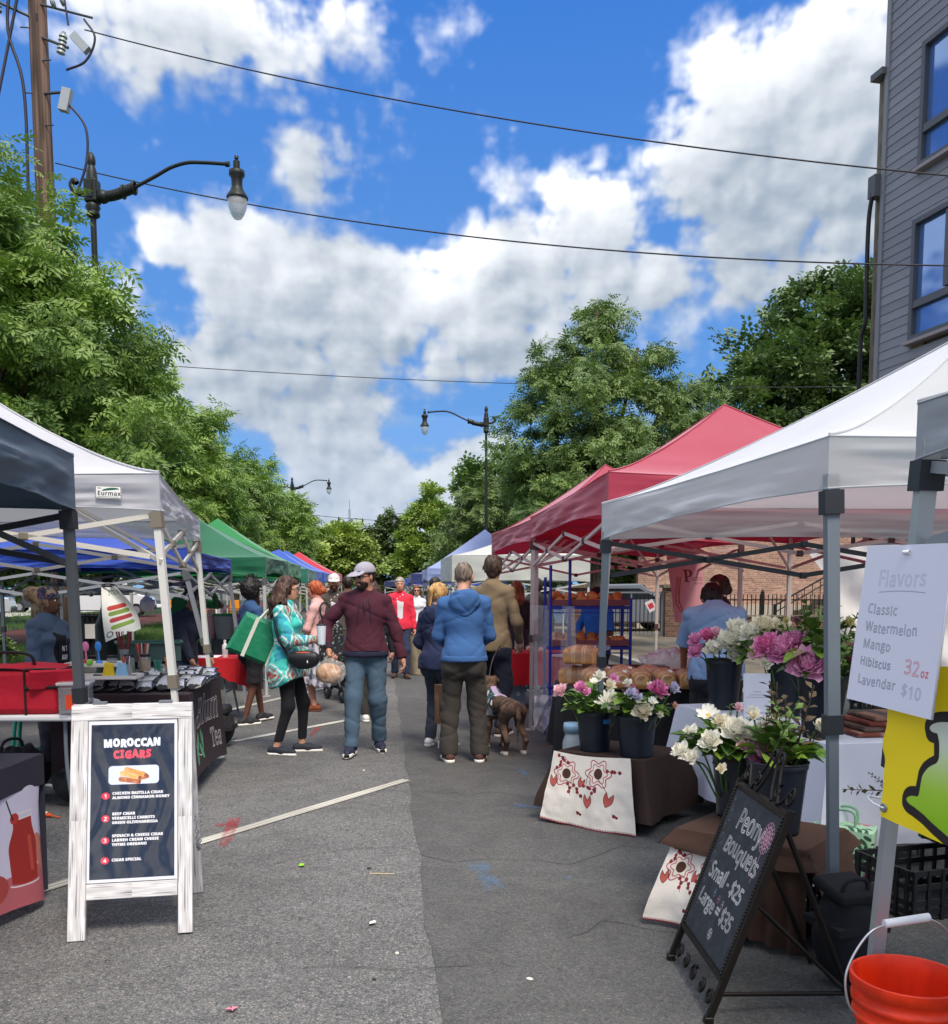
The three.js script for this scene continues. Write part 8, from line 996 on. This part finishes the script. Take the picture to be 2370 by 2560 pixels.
{
  const t = thing('shoulder_bag', 'black floral shoulder bag of the red haired woman', 'bag', [-1.84, .62, -12.28], .25); const g = nets(join([cap([-.08, .1, 0], [-.09, .5, 0], .09, .05), cap([.08, .1, 0], [.09, .5, 0], .09, .05)], .08), [-.24, -.04, -.16], [.24, .62, .16], .014); part(t, 'body', paint(g, (x, y, z) => { const n = noise(x * 46, y * 46, z * 46); return n > .52 ? [.5, .5, .46] : n < -.6 ? [.12, .25, .2] : [.012, .013, .018]; }), M('#ffffff', .85, { vertexColors: true })); part(t, 'strap', tube([[-.1, .5, 0], [-.14, .75, .0], [-.06, .8, -.05], [.06, .52, -.02]], .013, 20), blackPlastic);
  const pb = thing('paper_bag', 'brown paper bag held by the ponytail woman in front of her knees', 'paper bag', [-.27, .3, -9.2], .4); part(pb, 'body', prism([[-.1, 0], [.1, 0], [.11, .36], [-.1, .37]], .1, .004), M('#ffffff', .9, { map: mottle('#7d5b40', '#9a7656', 3) })); part(pb, 'handle', tube([[-.04, .36, .05], [-.03, .44, .05], [.03, .44, .05], [.04, .36, .05]], .005, 12), M('#8a6648', .9));
  const cb = thing('canvas_bin', 'tall beige canvas bin standing on the asphalt between the shoppers', 'bin', [-1.0, 0, -17.7]); part(cb, 'body', lathe([[0, .01], [.2, 0], [.21, .02], [.27, .74], [.275, .77], [.26, .77], [.2, .04], [0, .03]], 24), M('#ffffff', .95, { map: mottle('#857b68', '#a89d86', 4), bumpMap: rep(cloudT, 2), bumpScale: .03 })); part(cb, 'rim', mv(new THREE.TorusGeometry(.272, .012, 8, 28), 0, .77, 0, PI / 2), M('#6f6654', .9));
  const st = thing('stroller', 'dark folded canopy stroller behind the red haired woman', 'stroller', [-1.78, 0, -13.6], .5); for (const [x, z] of [[-.24, .3], [.24, .3], [-.24, -.3], [.24, -.3]]) { const w = part(st, 'wheel', mv(new THREE.TorusGeometry(.1, .022, 8, 20), x, .122, z, 0, PI / 2), blackPlastic); part(w, 'hub', cyl(.03, .03, .04, x, .122, z, 10, 0, 0, PI / 2), steelGrey); } part(st, 'frame', merge([rod([-.24, .12, .3], [-.22, 1.0, -.4], .014), rod([.24, .12, .3], [.22, 1.0, -.4], .014), rod([-.24, .12, -.3], [-.22, .6, .05], .014), rod([.24, .12, -.3], [.22, .6, .05], .014), rod([-.22, 1.0, -.4], [.22, 1.0, -.4], .016)]), darkGreyMetal); part(st, 'seat', rbox(.4, .08, .44, .03, 0, .42, .05), M('#1f2126', .9)); part(st, 'canopy', sheet((u, v) => [lerp(-.22, .22, v), .62 + .3 * sin(u * 2.2), -.1 + .3 * cos(u * 2.2)], 14, 4), M('#1c1e24', .9, { side: THREE.DoubleSide })); part(st, 'basket', rbox(.36, .12, .5, .03, 0, .22, 0), M('#17181c', .9));
}
// ---------------------------------------------------------------- the brindle dog
{
  const t = thing('dog', 'brindle dog in a patterned harness standing beside the blue hoodie man, seen from behind', 'dog', [.3, 0, -9.27], PI + .36);
  const leg = (x, z, hind) => hind ? [cap([x * .8, .43, z + .04], [x * 1.1, .29, z + .1], .07, .046), cap([x * 1.1, .29, z + .1], [x * 1.15, .15, z - .05], .038, .022), cap([x * 1.15, .15, z - .045], [x * 1.15, .04, z], .024, .021), cap([x * 1.15, .02, z - .005], [x * 1.2, .02, z + .06], .025, .022)] : [cap([x * .9, .4, z], [x, .24, z - .03], .052, .034), cap([x, .24, z - .03], [x, .05, z], .028, .019), cap([x, .02, z], [x, .02, z + .05], .024, .022)];
  const bones = [cap([0, .44, .2], [0, .46, -.1], .105, .078), ell([0, .41, .2], [.09, .118, .12]), cap([0, .46, -.1], [0, .455, -.26], .08, .078), cap([0, .46, .26], [0, .6, .4], .085, .07), ell([0, .645, .43], [.075, .072, .085]), cap([0, .63, .47], [.0, .6, .585], .045, .036), cap([-.0, .62, .58], [0, .62, .6], .02, .016), ...[-1, 1].flatMap(s => [cap([s * .06, .69, .41], [s * .1, .655, .44], .026, .02), cap([s * .1, .655, .44], [s * .1, .6, .46], .022, .012)]), ...leg(.085, -.26, 1), ...leg(-.085, -.26, 1), ...leg(.08, .24, 0), ...leg(-.08, .24, 0), cap([0, .5, -.33], [.015, .38, -.39], .025, .02), cap([.015, .38, -.39], [.02, .16, -.37], .019, .01)];
  const f = join(bones, .026), g = nets(f, [-.2, -.01, -.45], [.2, .8, .66], .0085);
  part(t, 'body', paint(g, (x, y, z) => { if (y < .05 && (z < -.1 || noise(x * 30, 3, z * 20) > .3)) return [.55, .5, .45]; const w = fbm(x * 5, y * 5, z * 5, 3) * 2.2, s = sin(z * 60 + w * 5 + y * 16) * .7 + fbm(x * 60, y * 60, z * 60, 3) * 2.2; return s > .6 ? [.15, .088, .055] : s > -.2 ? [.095, .058, .039] : [.05, .033, .025]; }), M('#ffffff', .95, { vertexColors: true }));
  const hz = nets((x, y, z) => max(f(x, y, z) - .013, abs(z - .17 - (y - .42) * .25) - .085, .34 - y), [-.2, .3, -.05], [.2, .65, .42], .0085); part(t, 'harness', paint(hz, (x, y, z) => { const a = noise(x * 30, y * 30, z * 30); return abs(x) < .03 ? [.42, .32, .5] : a > .15 ? [.5, .5, .55] : a > -.2 ? [.02, .02, .03] : [.03, .13, .14]; }), M('#ffffff', .8, { vertexColors: true })); part(t, 'collar', mv(new THREE.TorusGeometry(.088, .014, 8, 22), 0, .535, .33, .75), M('#1f5a5c', .8));
  part(t, 'eye', merge([ball(.012, .05, .655, .495), ball(.012, -.05, .655, .495)]), M('#120c08', .1));
  solo('leash', 'dark leash running from the dog\'s harness up to the tan jacket man', 'leash', tube([[.2, .55, -9.46], [.16, .66, -9.75], [.2, .86, -10.0], [.28, 1.0, -10.05]], .008, 30), blackPlastic);
}

renderer.render(scene, camera);
